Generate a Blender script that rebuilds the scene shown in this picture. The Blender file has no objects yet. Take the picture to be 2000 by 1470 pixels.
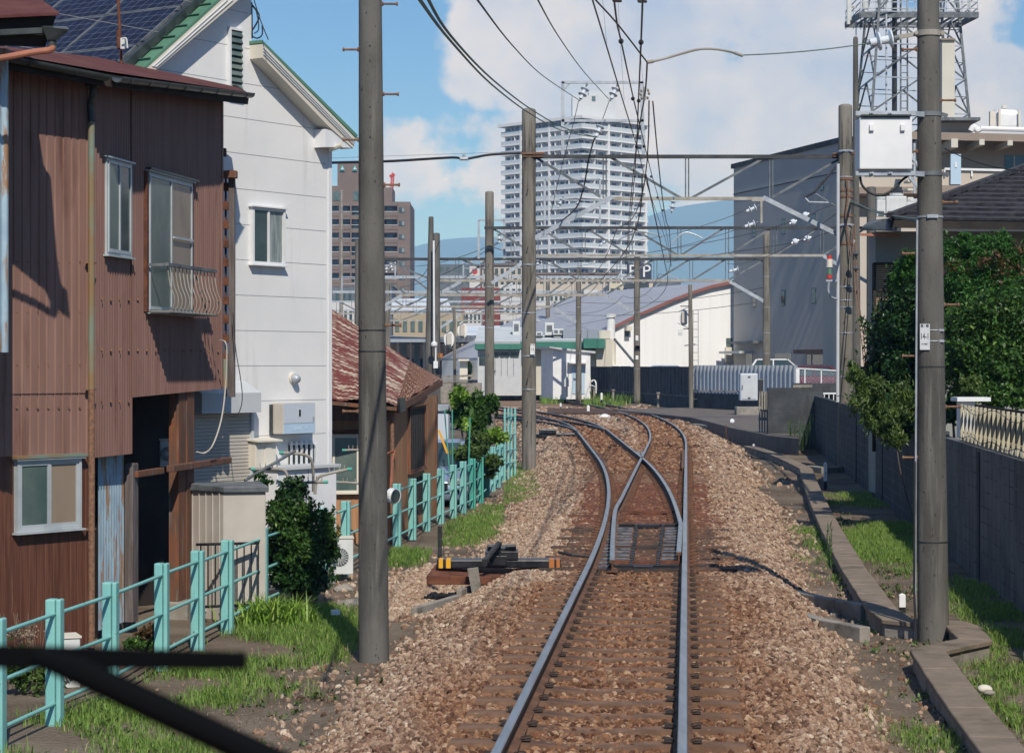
import bpy, math, random
import numpy as np
from mathutils import Vector, Matrix
R = math.radians
S = bpy.context.scene
COL = S.collection
rnd = random.Random(7)
# ------------------------------------------------------------------ camera, world, sun, exposure
F = 4200.0; H = 2.33; HY = 715.0          # focal length in photo pixels, eye height above the rails, horizon row
cd = bpy.data.cameras.new('camera'); cam = bpy.data.objects.new('camera', cd); COL.objects.link(cam)
cam.location = (0, 0, H); cam.rotation_euler = (R(90), 0, 0)
cd.sensor_width = 36; cd.lens = 36 * F / 2000; cd.shift_y = -0.010
cd.clip_start = 0.1; cd.clip_end = 60000
cd.dof.use_dof = True; cd.dof.focus_distance = 42; cd.dof.aperture_fstop = 17
S.camera = cam
S.render.resolution_x = 1024; S.render.resolution_y = 752
S.cycles.use_denoising = True
S.cycles.volume_bounces = 0; S.cycles.max_bounces = 6; S.cycles.diffuse_bounces = 3; S.cycles.transparent_max_bounces = 8
S.view_settings.view_transform = 'Standard'; S.view_settings.look = 'None'
S.view_settings.gamma = 1; S.view_settings.exposure = 0.0
EL = R(44); SD = Vector((-0.20, 0.98, 0)).normalized()
sun_d = bpy.data.lights.new('sun', 'SUN'); sun_d.energy = 4.5; sun_d.angle = R(0.5); sun_d.color = (1.0, 0.95, 0.87)
sun = bpy.data.objects.new('sun', sun_d); COL.objects.link(sun)
sd = Vector((SD.x * math.cos(EL), SD.y * math.cos(EL), -math.sin(EL)))
sun.rotation_euler = sd.to_track_quat('-Z', 'Y').to_euler(); sun.location = (3, -5, 12)

def px2(x, y):                            # direction of a photo pixel, as tangents
    return ((x - 1000) / F, (HY - y) / F)

def make_world():
    w = bpy.data.worlds.new('World'); S.world = w; w.use_nodes = True
    nt = w.node_tree; N = nt.nodes; L = nt.links; N.clear()
    out = N.new('ShaderNodeOutputWorld'); bg = N.new('ShaderNodeBackground'); L.new(bg.outputs[0], out.inputs[0])
    bg.inputs['Strength'].default_value = 0.082
    sky = N.new('ShaderNodeTexSky'); sky.sky_type = 'NISHITA'; sky.sun_disc = False
    sky.sun_elevation = EL; sky.sun_rotation = R(168.5); sky.air_density = 1.0; sky.dust_density = 0.1; sky.ozone_density = 4.0
    tc = N.new('ShaderNodeTexCoord')
    sep = N.new('ShaderNodeSeparateXYZ'); L.new(tc.outputs['Generated'], sep.inputs[0])
    def M(op, a, b=None, c=None):
        n = N.new('ShaderNodeMath'); n.operation = op
        for i, v in enumerate((a, b, c)):
            if v is None: continue
            if isinstance(v, (int, float)): n.inputs[i].default_value = v
            else: L.new(v, n.inputs[i])
        return n.outputs[0]
    yy = M('MAXIMUM', sep.outputs['Y'], 0.12)
    az = M('DIVIDE', sep.outputs['X'], yy); el = M('DIVIDE', sep.outputs['Z'], yy)
    comb = N.new('ShaderNodeCombineXYZ'); L.new(az, comb.inputs[0]); L.new(el, comb.inputs[1])
    def noise(scale, detail, rough, vec=comb.outputs[0]):
        n = N.new('ShaderNodeTexNoise'); n.inputs['Scale'].default_value = scale
        n.inputs['Detail'].default_value = detail; n.inputs['Roughness'].default_value = rough
        L.new(vec, n.inputs['Vector']); return n.outputs['Fac']
    n1 = noise(11, 7, 0.56)
    B = None
    for (x, y, rx, ry, k) in ((1300, 60, 430, 250, 1.0), (1500, 170, 430, 230, 1.0), (1010, 330, 330, 120, 0.5), (2050, 190, 230, 130, .9),
                            (980, 90, 150, 140, .8), (2500, -300, 700, 700, 1), (900, -1500, 3000, 900, .9), (-400, 420, 500, 160, .8), (3400, 300, 900, 250, .8)):
        a0, e0 = px2(x, y)
        da = M('DIVIDE', M('SUBTRACT', az, a0), rx / F); de = M('DIVIDE', M('SUBTRACT', el, e0), ry / F)
        q = M('MULTIPLY', M('SUBTRACT', 1.0, M('ADD', M('MULTIPLY', da, da), M('MULTIPLY', de, de))), k)
        B = q if B is None else M('MAXIMUM', B, q)
    B = M('MINIMUM', M('MAXIMUM', B, -1.0), 0.9)
    f = M('ADD', M('MULTIPLY', M('SUBTRACT', n1, 0.5), 4.4), B)
    ss = N.new('ShaderNodeMapRange'); ss.interpolation_type = 'SMOOTHSTEP'; L.new(f, ss.inputs[0])
    ss.inputs[1].default_value = -0.05; ss.inputs[2].default_value = 0.30; ss.inputs[4].default_value = 0.96
    # thin veil low down
    veil = M('MULTIPLY', noise(5, 4, 0.5), 0.45)
    mp = N.new('ShaderNodeMapping'); mp.inputs['Location'].default_value = (3, 1.2, 0); L.new(comb.outputs[0], mp.inputs[0])
    n2 = noise(13, 6, 0.55, mp.outputs[0])
    cr = N.new('ShaderNodeValToRGB'); L.new(n2, cr.inputs[0])
    cr.color_ramp.elements[0].position = 0.36; cr.color_ramp.elements[0].color = (5.3, 6.6, 9.7, 1)
    cr.color_ramp.elements[1].position = 0.60; cr.color_ramp.elements[1].color = (9.6, 9.7, 10.5, 1)
    tint = N.new('ShaderNodeMix'); tint.data_type = 'RGBA'; tint.blend_type = 'MULTIPLY'; tint.inputs[0].default_value = 1
    L.new(sky.outputs[0], tint.inputs[6]); tint.inputs[7].default_value = (.50, .88, 1.30, 1)
    m0 = N.new('ShaderNodeMix'); m0.data_type = 'RGBA'; L.new(veil, m0.inputs[0]); L.new(tint.outputs[2], m0.inputs[6]); m0.inputs[7].default_value = (3.3, 5.4, 9.4, 1)
    m1 = N.new('ShaderNodeMix'); m1.data_type = 'RGBA'; L.new(ss.outputs[0], m1.inputs[0]); L.new(m0.outputs[2], m1.inputs[6]); L.new(cr.outputs[0], m1.inputs[7])
    L.new(m1.outputs[2], bg.inputs['Color'])
make_world()

# ------------------------------------------------------------------ helpers
def P(x, y, Y): return Vector(((x - 1000) * Y / F, Y, H - (y - HY) * Y / F))
def G(x, y, z): Y = (H - z) * F / (y - HY); return Vector(((x - 1000) * Y / F, Y, z))
def X_(x, Y): return (x - 1000) * Y / F
def Z_(y, Y): return H - (y - HY) * Y / F
ORG = {}
def tag(o, label=None, cat=None, group=None, kind=None):
    if label: o['label'] = label
    if cat: o['category'] = cat
    if group: o['group'] = group
    if kind: o['kind'] = kind
    return o
def thing(name, label, cat, loc=(0, 0, 0), group=None):
    o = bpy.data.objects.new(name, None); COL.objects.link(o); o.location = loc; o.empty_display_size = .2
    ORG[o.name] = Vector(loc); return tag(o, label, cat, group)
def dup(o, loc=None, label=None, rotz=None, parent=None, group=None):
    c = o.copy(); COL.objects.link(c)
    if parent is not None: c.parent = parent
    for ch in o.children: dup(ch, parent=c)
    if loc is not None: c.location = loc; ORG[c.name] = Vector(loc)
    if rotz is not None: c.rotation_euler.z = rotz
    if label: c['label'] = label
    if group: c['group'] = group
    return c

class MB:
    def __init__(s): s.v = []; s.f = []; s.m = []; s.cm = 0
    def quad(s, *p):
        i = len(s.v); s.v += [tuple(q) for q in p]; s.f.append(tuple(range(i, i + len(p)))); s.m.append(s.cm); return s
    def hexa(s, p):       # 8 points: bottom 4 ccw, top 4 ccw
        i = len(s.v); s.v += [tuple(q) for q in p]
        for f in ((3, 2, 1, 0), (4, 5, 6, 7), (0, 1, 5, 4), (1, 2, 6, 5), (2, 3, 7, 6), (3, 0, 4, 7)):
            s.f.append(tuple(i + k for k in f)); s.m.append(s.cm)
        return s
    def box(s, c, d, rz=0):
        c = Vector(c); x, y, z = d[0] / 2, d[1] / 2, d[2] / 2; ca, sa = math.cos(rz), math.sin(rz)
        return s.hexa([(c.x + a * x * ca - b * y * sa, c.y + a * x * sa + b * y * ca, c.z + k * z) for k in (-1, 1) for a, b in ((-1, -1), (1, -1), (1, 1), (-1, 1))])
    def bar(s, p0, p1, w, h=None, up=(0, 0, 1)):
        h = h or w; p0 = Vector(p0); p1 = Vector(p1); d = (p1 - p0).normalized(); up = Vector(up)
        if abs(d.dot(up)) > .98: up = Vector((0, 1, 0))
        a = d.cross(up).normalized() * w / 2; b = a.cross(d).normalized() * h / 2
        return s.hexa([p0 - a - b, p0 + a - b, p1 + a - b, p1 - a - b, p0 - a + b, p0 + a + b, p1 + a + b, p1 - a + b])
    def cyl(s, p0, p1, r0, r1=None, n=10, cap=True):
        r1 = r0 if r1 is None else r1; p0 = Vector(p0); p1 = Vector(p1); d = (p1 - p0).normalized()
        a = d.orthogonal().normalized(); b = d.cross(a); i = len(s.v)
        for p, r in ((p0, r0), (p1, r1)):
            for k in range(n):
                t = 2 * math.pi * k / n; s.v.append(tuple(p + a * (r * math.cos(t)) + b * (r * math.sin(t))))
        for k in range(n):
            s.f.append((i + k, i + (k + 1) % n, i + n + (k + 1) % n, i + n + k)); s.m.append(s.cm)
        if cap: s.f.append(tuple(i + k for k in range(n))[::-1]); s.f.append(tuple(i + n + k for k in range(n))); s.m += [s.cm, s.cm]
        return s
    def tube(s, pts, r, n=6):
        pts = [Vector(p) for p in pts]; i = len(s.v); m = len(pts)
        rr = r if isinstance(r, (list, tuple)) else [r] * m
        prev = None
        for k, p in enumerate(pts):
            d = (pts[min(k + 1, m - 1)] - pts[max(k - 1, 0)]).normalized()
            a = d.orthogonal().normalized() if prev is None else (prev - d * prev.dot(d)).normalized()
            prev = a; b = d.cross(a)
            for j in range(n):
                t = 2 * math.pi * j / n; s.v.append(tuple(p + a * (rr[k] * math.cos(t)) + b * (rr[k] * math.sin(t))))
        for k in range(m - 1):
            for j in range(n):
                s.f.append((i + k * n + j, i + k * n + (j + 1) % n, i + (k + 1) * n + (j + 1) % n, i + (k + 1) * n + j)); s.m.append(s.cm)
        s.f.append(tuple(i + j for j in range(n))[::-1]); s.f.append(tuple(i + (m - 1) * n + j for j in range(n))); s.m += [s.cm, s.cm]
        return s
    def lathe(s, c, prof, n=14, axis=(0, 0, 1)):
        c = Vector(c); d = Vector(axis).normalized(); a = d.orthogonal().normalized(); b = d.cross(a); i = len(s.v)
        for r, z in prof:
            for k in range(n):
                t = 2 * math.pi * k / n; s.v.append(tuple(c + d * z + a * (r * math.cos(t)) + b * (r * math.sin(t))))
        for q in range(len(prof) - 1):
            for k in range(n):
                s.f.append((i + q * n + k, i + q * n + (k + 1) % n, i + (q + 1) * n + (k + 1) % n, i + (q + 1) * n + k)); s.m.append(s.cm)
        s.f.append(tuple(i + k for k in range(n))[::-1]); e = i + (len(prof) - 1) * n; s.f.append(tuple(e + k for k in range(n))); s.m += [s.cm, s.cm]
        return s
    def prism(s, pts, off):   # polygon pts (world) extruded by off
        off = Vector(off); pts = [Vector(p) for p in pts]; n = len(pts); i = len(s.v)
        s.v += [tuple(p) for p in pts] + [tuple(p + off) for p in pts]
        s.f.append(tuple(range(i, i + n))[::-1]); s.f.append(tuple(range(i + n, i + 2 * n))); s.m += [s.cm, s.cm]
        for k in range(n): s.f.append((i + k, i + (k + 1) % n, i + n + (k + 1) % n, i + n + k)); s.m.append(s.cm)
        return s
    def fbox(s, fr, a0, a1, z0, z1, o0, o1):
        return s.hexa([fr.pt(a, z, o) for z in (z0, z1) for a, o in ((a0, o1), (a1, o1), (a1, o0), (a0, o0))])
    def build(s, name, mat, parent=None, loc=None, smooth=False, fix=False):
        org = ORG.get(parent.name, Vector((0, 0, 0))) if parent is not None else Vector(loc or (0, 0, 0))
        me = bpy.data.meshes.new(name)
        vs = s.v if org.length == 0 else [(a - org.x, b - org.y, c - org.z) for a, b, c in s.v]
        me.from_pydata(vs, [], s.f)
        mats = mat if isinstance(mat, (list, tuple)) else [mat]
        for m_ in mats: me.materials.append(m_)
        if len(mats) > 1: me.polygons.foreach_set('material_index', s.m)
        if smooth: me.polygons.foreach_set('use_smooth', [True] * len(me.polygons))
        me.update()
        o = bpy.data.objects.new(name, me); COL.objects.link(o)
        if parent is not None: o.parent = parent
        else: o.location = org
        ORG[o.name] = org
        return o

def bevel(o, w=.01, seg=2):
    m = o.modifiers.new('bevel', 'BEVEL'); m.width = w; m.segments = seg; m.limit_method = 'ANGLE'; return o

class Fr:      # a vertical wall plane
    def __init__(s, o, u):
        s.o = Vector((o[0], o[1])); s.u = Vector(u).normalized(); s.n = Vector((s.u.y, -s.u.x))
    def pt(s, a, z, off=0):
        q = s.o + s.u * a + s.n * off; return Vector((q.x, q.y, z))
    def hit(s, px, py, off=0):
        d = Vector(((px - 1000) / F, 1.0)); o = s.o + s.n * off
        t = o.dot(s.n) / d.dot(s.n); q = d * t
        return (q - s.o).dot(s.u), H - (py - HY) * t / F

# ---- materials
def mat(name, c1, c2=None, sc=4, rough=.75, metal=0, bump=0, bsc=40, stretch=(1, 1, 1), stain=None, spec=.4, speck=None, spread=(.35, .65), attr=None):
    m = bpy.data.materials.new(name); m.use_nodes = True; nt = m.node_tree; N = nt.nodes; L = nt.links
    b = N['Principled BSDF']; b.inputs['Roughness'].default_value = rough; b.inputs['Metallic'].default_value = metal
    b.inputs['Specular IOR Level'].default_value = spec
    b.inputs['Base Color'].default_value = (*c1, 1)
    tc = N.new('ShaderNodeTexCoord'); mp = N.new('ShaderNodeMapping'); mp.inputs['Scale'].default_value = stretch; L.new(tc.outputs['Object'], mp.inputs[0])
    cur = None
    def noise(scale, det=5, vec=None, ro=.6):
        n = N.new('ShaderNodeTexNoise'); n.inputs['Scale'].default_value = scale; n.inputs['Detail'].default_value = det; n.inputs['Roughness'].default_value = ro
        L.new(vec or mp.outputs[0], n.inputs['Vector']); return n.outputs['Fac']
    def mr(v, a, b_):
        n = N.new('ShaderNodeMapRange'); L.new(v, n.inputs[0]); n.inputs[1].default_value = a; n.inputs[2].default_value = b_; n.interpolation_type = 'SMOOTHSTEP'; return n.outputs[0]
    def mix(fac, A, B_):
        n = N.new('ShaderNodeMix'); n.data_type = 'RGBA'; L.new(fac, n.inputs[0])
        for k, v in ((6, A), (7, B_)):
            if isinstance(v, tuple): n.inputs[k].default_value = (*v, 1)
            else: L.new(v, n.inputs[k])
        return n.outputs[2]
    if c2: cur = mix(mr(noise(sc), *spread), c1, c2)
    if stain:             # (colour, scale, lo, hi, stretch)
        mp2 = N.new('ShaderNodeMapping'); mp2.inputs['Scale'].default_value = stain[4]; mp2.inputs['Location'].default_value = (5.3, 2.1, 7.7); L.new(tc.outputs['Object'], mp2.inputs[0])
        cur = mix(mr(noise(stain[1], 6, mp2.outputs[0], .65), stain[2], stain[3]), cur or c1, stain[0])
    if speck:             # (colour, scale, threshold)
        cur = mix(mr(noise(speck[1], 2), speck[2], speck[2] + .03), cur or c1, speck[0])
    if attr:
        at = N.new('ShaderNodeAttribute'); at.attribute_name = attr[0]; cur = mix(at.outputs['Fac'], cur or c1, attr[1])
    if cur: L.new(cur, b.inputs['Base Color'])
    if bump:
        bm = N.new('ShaderNodeBump'); bm.inputs['Strength'].default_value = bump; bm.inputs['Distance'].default_value = .02
        L.new(noise(bsc, 4), bm.inputs['Height']); L.new(bm.outputs[0], b.inputs['Normal'])
    m['_b'] = 1
    return m
def leafmat(name, c1, c2, c3=None, rough=.45, trans=.25):
    m = bpy.data.materials.new(name); m.use_nodes = True; nt = m.node_tree; N = nt.nodes; L = nt.links
    b = N['Principled BSDF']; b.inputs['Roughness'].default_value = rough; b.inputs['Specular IOR Level'].default_value = .35
    at = N.new('ShaderNodeAttribute'); at.attribute_name = 'rv'
    cr = N.new('ShaderNodeValToRGB'); L.new(at.outputs['Fac'], cr.inputs[0]); e = cr.color_ramp.elements
    e[0].color = (*c1, 1); e[1].color = (*c2, 1)
    if c3: k = e.new(.95); k.color = (*c2, 1); e[-1].color = (*c3, 1)
    L.new(cr.outputs[0], b.inputs['Base Color'])
    tr = N.new('ShaderNodeBsdfTranslucent'); L.new(cr.outputs[0], tr.inputs[0]); ms = N.new('ShaderNodeMixShader'); ms.inputs[0].default_value = trans
    L.new(b.outputs[0], ms.inputs[1]); L.new(tr.outputs[0], ms.inputs[2]); L.new(ms.outputs[0], N['Material Output'].inputs[0])
    return m

M = {}
M['pole'] = mat('concrete_pole', (.066, .065, .06), (.135, .131, .121), sc=1.6, rough=.9, bump=.35, bsc=70, stretch=(1, 1, .35), speck=((.035, .033, .031), 38, .675), stain=((.17, .165, .15), 3, .5, .75, (4, 4, .2)))
M['pole2'] = mat('concrete_pole_streaked', (.13, .12, .10), (.22, .205, .18), sc=2.5, rough=.9, bump=.3, bsc=50, stretch=(1.5, 1.5, .2), stain=((.06, .055, .05), 2.2, .55, .7, (3, 3, .2)))
M['rustbolt'] = mat('rusty_steel', (.14, .075, .05), (.25, .14, .085), sc=30, rough=.85)
M['rust'] = mat('rusted_iron', (.085, .032, .02), (.165, .062, .034), sc=8, rough=.9, bump=.3)
M['galv'] = mat('galvanised_steel', (.33, .37, .42), (.46, .50, .55), sc=6, rough=.5, metal=.35)
M['galvd'] = mat('dull_galvanised_steel', (.085, .10, .115), (.17, .19, .21), sc=3, rough=.65, metal=.1)
M['steel'] = mat('dark_painted_steel', (.03, .033, .038), (.055, .06, .065), sc=3, rough=.7)
M['galvr'] = mat('stained_galvanised_steel', (.38, .37, .34), (.27, .245, .21), sc=3, rough=.7, metal=.1, stretch=(1, 1, 1))
M['dark'] = mat('black_iron', (.018, .02, .024), (.04, .042, .045), sc=9, rough=.45)
M['cable'] = mat('cable_rubber', (.02, .022, .026), rough=.6)
M['wire'] = mat('copper_wire', (.05, .045, .045), (.09, .07, .06), sc=20, rough=.5, metal=.5)
M['wiregr'] = mat('green_copper_wire', (.12, .17, .15), rough=.6)
M['railtop'] = mat('polished_rail', (.40, .385, .37), (.54, .52, .50), sc=2, rough=.3, metal=1, stretch=(6, .5, 1))
M['railside'] = mat('rusty_rail_side', (.095, .05, .033), (.17, .085, .05), sc=6, rough=.9)
M['raildark'] = mat('greased_rail_side', (.03, .024, .022), (.07, .045, .035), sc=5, rough=.7)
M['sleeper'] = mat('brown_dusted_sleeper', (.13, .074, .046), (.20, .118, .076), sc=5, rough=.95, bump=.5, bsc=30, stain=((.09, .05, .035), 3, .5, .7, (1, 1, 1)))
M['sleeperdk'] = mat('oily_timber_sleeper', (.045, .035, .03), (.13, .065, .04), sc=4, rough=.9, bump=.5, bsc=25)
M['white'] = mat('white_siding', (.70, .715, .72), (.76, .765, .77), sc=.8, rough=.8, bump=.10, bsc=14, stretch=(1, 1, 1), stain=((.58, .585, .58), 1.6, .52, .8, (2.5, 2.5, .3)))
M['cream'] = mat('cream_trim', (.66, .63, .55), (.60, .57, .50), sc=2, rough=.7)
M['whitep'] = mat('white_paint', (.74, .76, .78), (.68, .70, .73), sc=3, rough=.55)
M['greyw'] = mat('light_grey_paint', (.47, .50, .53), (.52, .55, .58), sc=2, rough=.6)
M['brownL'] = mat('brown_sheet_panel', (.26, .152, .125), (.215, .122, .098), sc=1.2, rough=.55, stretch=(5, 5, .5), stain=((.115, .05, .035), 1.1, .52, .72, (3, 3, .35)))
M['brownW'] = mat('wood_grain_board', (.085, .034, .022), (.14, .06, .038), sc=3, rough=.5, stretch=(9, 9, .5), stain=((.28, .16, .12), 2, .62, .8, (4, 4, .3)))
M['brownR'] = mat('brown_corrugated_steel', (.235, .137, .114), (.195, .107, .086), sc=1.3, rough=.6, stretch=(5, 5, .4), stain=((.12, .05, .035), 1.4, .55, .75, (5, 5, .5)))
M['redroof'] = mat('dark_red_roofing', (.085, .022, .02), (.12, .04, .032), sc=3, rough=.85, bump=.5, bsc=30, stretch=(1, 1, 1))
M['green'] = mat('green_roof_sheet', (.085, .20, .135), (.11, .25, .17), sc=2, rough=.5)
M['gutter'] = mat('dark_gutter', (.022, .03, .032), (.05, .06, .06), sc=5, rough=.4)
M['pipe'] = mat('weathered_green_pipe', (.17, .23, .19), (.24, .15, .07), sc=2.2, rough=.6, stretch=(1, 1, .6))
M['orangepipe'] = mat('orange_brown_pipe', (.40, .15, .09), (.28, .11, .07), sc=4, rough=.6)
M['timber'] = mat('weathered_timber', (.20, .075, .035), (.10, .065, .05), sc=2.3, rough=.9, stretch=(6, 6, .7), bump=.5, bsc=20, stain=((.24, .22, .21), 2, .55, .75, (6, 6, .5)))
M['timberg'] = mat('grey_timber', (.16, .14, .14), (.10, .08, .075), sc=3, rough=.9, stretch=(6, 6, .6), bump=.5, bsc=20)
M['interior'] = mat('dark_interior', (.02, .017, .015), (.035, .028, .022), sc=3, rough=.9)  # near-black: the shade inside openings is put into the colour
M['bluesheet'] = mat('pale_blue_steel', (.33, .46, .55), (.26, .36, .45), sc=3, rough=.6, stain=((.30, .17, .09), 2.2, .5, .62, (5, 5, .8)))
M['alu'] = mat('aluminium_frame', (.40, .45, .48), (.50, .55, .58), sc=3, rough=.45, metal=.2)
M['glass'] = mat('window_glass', (.03, .05, .055), (.06, .09, .09), sc=.9, rough=.1, spec=.8)
M['glassg'] = mat('frosted_window_glass', (.06, .10, .10), (.13, .17, .155), sc=1.3, rough=.25, spec=.7, stretch=(1, 1, .6))
M['glassb'] = mat('curtained_window_glass', (.27, .215, .165), (.18, .14, .105), sc=1.4, rough=.28, spec=.5, stretch=(1, 1, .6))
M['curtain'] = mat('net_curtain_glass', (.30, .34, .34), (.14, .18, .19), sc=6, rough=.3, spec=.6, stretch=(6, 6, .5))
M['fence'] = mat('turquoise_paint', (.185, .455, .44), (.225, .51, .485), sc=3, rough=.6, bump=.15, bsc=60, stain=((.11, .30, .29), 5, .62, .74, (2, 2, .6)), speck=((.17, .10, .06), 20, .70))
M['fenceg'] = mat('green_turquoise_paint', (.06, .33, .27), (.09, .38, .31), sc=3, rough=.6)
M['concrete'] = mat('concrete', (.22, .205, .18), (.30, .28, .25), sc=3, rough=.95, bump=.4, bsc=40, stain=((.12, .11, .09), 2, .5, .7, (1, 1, 1)))
M['trough'] = mat('mossy_concrete_lid', (.185, .15, .115), (.235, .19, .15), sc=4, rough=.95, bump=.4, bsc=50, stain=((.11, .095, .07), 1.5, .52, .7, (1, 1, 1)))
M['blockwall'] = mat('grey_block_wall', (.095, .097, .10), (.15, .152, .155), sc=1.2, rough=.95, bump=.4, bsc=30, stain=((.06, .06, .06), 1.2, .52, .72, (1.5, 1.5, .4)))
M['blockdk'] = mat('mould_and_shade_block_wall', (.040, .046, .052), (.07, .078, .086), sc=1.5, rough=.95, bump=.4, bsc=30, stain=((.03, .032, .035), 1.1, .5, .7, (1.5, 1.5, .4)))
M['asphalt'] = mat('asphalt', (.115, .10, .09), (.15, .13, .115), sc=2, rough=.95, bump=.3, bsc=60)
M['rustroof'] = None
M['tan'] = mat('tan_board', (.40, .215, .105), (.31, .15, .075), sc=1.5, rough=.75, stretch=(6, 6, .5), stain=((.27, .10, .05), 1.3, .55, .75, (4, 4, .5)))
M['brownwall'] = mat('dark_brown_sheet', (.13, .075, .05), (.19, .12, .085), sc=2, rough=.8, stretch=(6, 6, .5))
M['shed'] = mat('beige_shed_steel', (.43, .40, .36), (.50, .47, .43), sc=1.5, rough=.6)
M['acwhite'] = mat('white_plastic', (.62, .65, .66), (.55, .58, .58), sc=3, rough=.5)
M['porcelain'] = mat('porcelain', (.62, .68, .74), rough=.2, spec=.7)
M['porcdk'] = mat('dark_porcelain', (.06, .07, .08), rough=.3, spec=.7)
M['yellow'] = mat('yellow_paint', (.75, .38, .02), rough=.5)
M['orange'] = mat('orange_paint', (.42, .15, .04), rough=.5)
M['red'] = mat('red_paint', (.50, .04, .03), rough=.45)
M['black'] = mat('black_paint', (.012, .013, .016), (.03, .03, .035), sc=7, rough=.35)
M['blacksign'] = mat('black_lettering', (.02, .02, .03), rough=.6)
M['wiper'] = mat('matt_black_wiper', (.0025, .003, .004), rough=.8, spec=.08)
M['plate'] = mat('greased_slide_plate', (.06, .065, .08), (.26, .29, .34), sc=7, rough=.35, metal=.5)

def cat(pts, n=6):          # Catmull-Rom through points
    pts = [Vector(p) for p in pts]; out = []
    for i in range(len(pts) - 1):
        p0 = pts[max(i - 1, 0)]; p1 = pts[i]; p2 = pts[i + 1]; p3 = pts[min(i + 2, len(pts) - 1)]
        for k in range(n):
            t = k / n
            out.append(.5 * ((2 * p1) + (p2 - p0) * t + (2 * p0 - 5 * p1 + 4 * p2 - p3) * t * t + (3 * p1 - p0 - 3 * p2 + p3) * t ** 3))
    out.append(pts[-1]); return out

# ------------------------------------------------------------------ track geometry
RS = .0814
def x_right(Y):   # right rail of the right-hand track
    return -.0273 + RS * Y - (max(0, Y - 64) ** 2) / 940
def x_ldev(Y):
    if Y < 24: return 0
    if Y < 56: return (Y - 24) ** 2 / 860
    return 32 ** 2 / 860 + (Y - 56) * 64 / 860 + max(0, Y - 78) ** 2 / 460
def x_left(Y):    # left rail of the left-hand track
    return -.0273 + RS * Y - 1.13 - x_ldev(Y)
def slope(fn, Y): return (fn(Y + .05) - fn(Y - .05)) / .1
def gg(fn, Y, off):   # point offset sideways from a rail
    m = slope(fn, Y); L_ = math.sqrt(1 + m * m); return Vector((fn(Y) + off / L_, Y - off * m / L_, 0))
def trackdist(X, Y):    # signed lateral distances to both centre lines
    return X - (x_right(Y) - .565), X - (x_left(Y) + .565)

def hnoise(x, y):
    return (math.sin(x * 1.7 + y * .9) + math.sin(x * .6 - y * 1.3 + 2) + math.sin(x * 3.1 + 1.3 + y * 2.3) * .5) / 2.5
def sst(a, b, x):
    t = min(1, max(0, (x - a) / (b - a))); return t * t * (3 - 2 * t)
def ground_z(X, Y):
    dr, dl = trackdist(X, Y)
    right = dr > 0; d = min(abs(dr), abs(dl)) if not (dl > 0 and dr < 0) else 0
    base = -.56 if not right else -.50
    if Y > 95:
        far = .25 if (right or X < x_left(Y)) else -.3
        base = base + (far - base) * sst(95, 150, Y)
        if Y > 150: base = .25 if d > 2.2 else base
    base += .03 * hnoise(X, Y)
    bed = -.205 + .012 * hnoise(X * 2, Y * 2)
    if Y > 400: return -.3
    return bed + (base - bed) * sst(1.35, 2.35 if right else 2.45, d)

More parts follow.
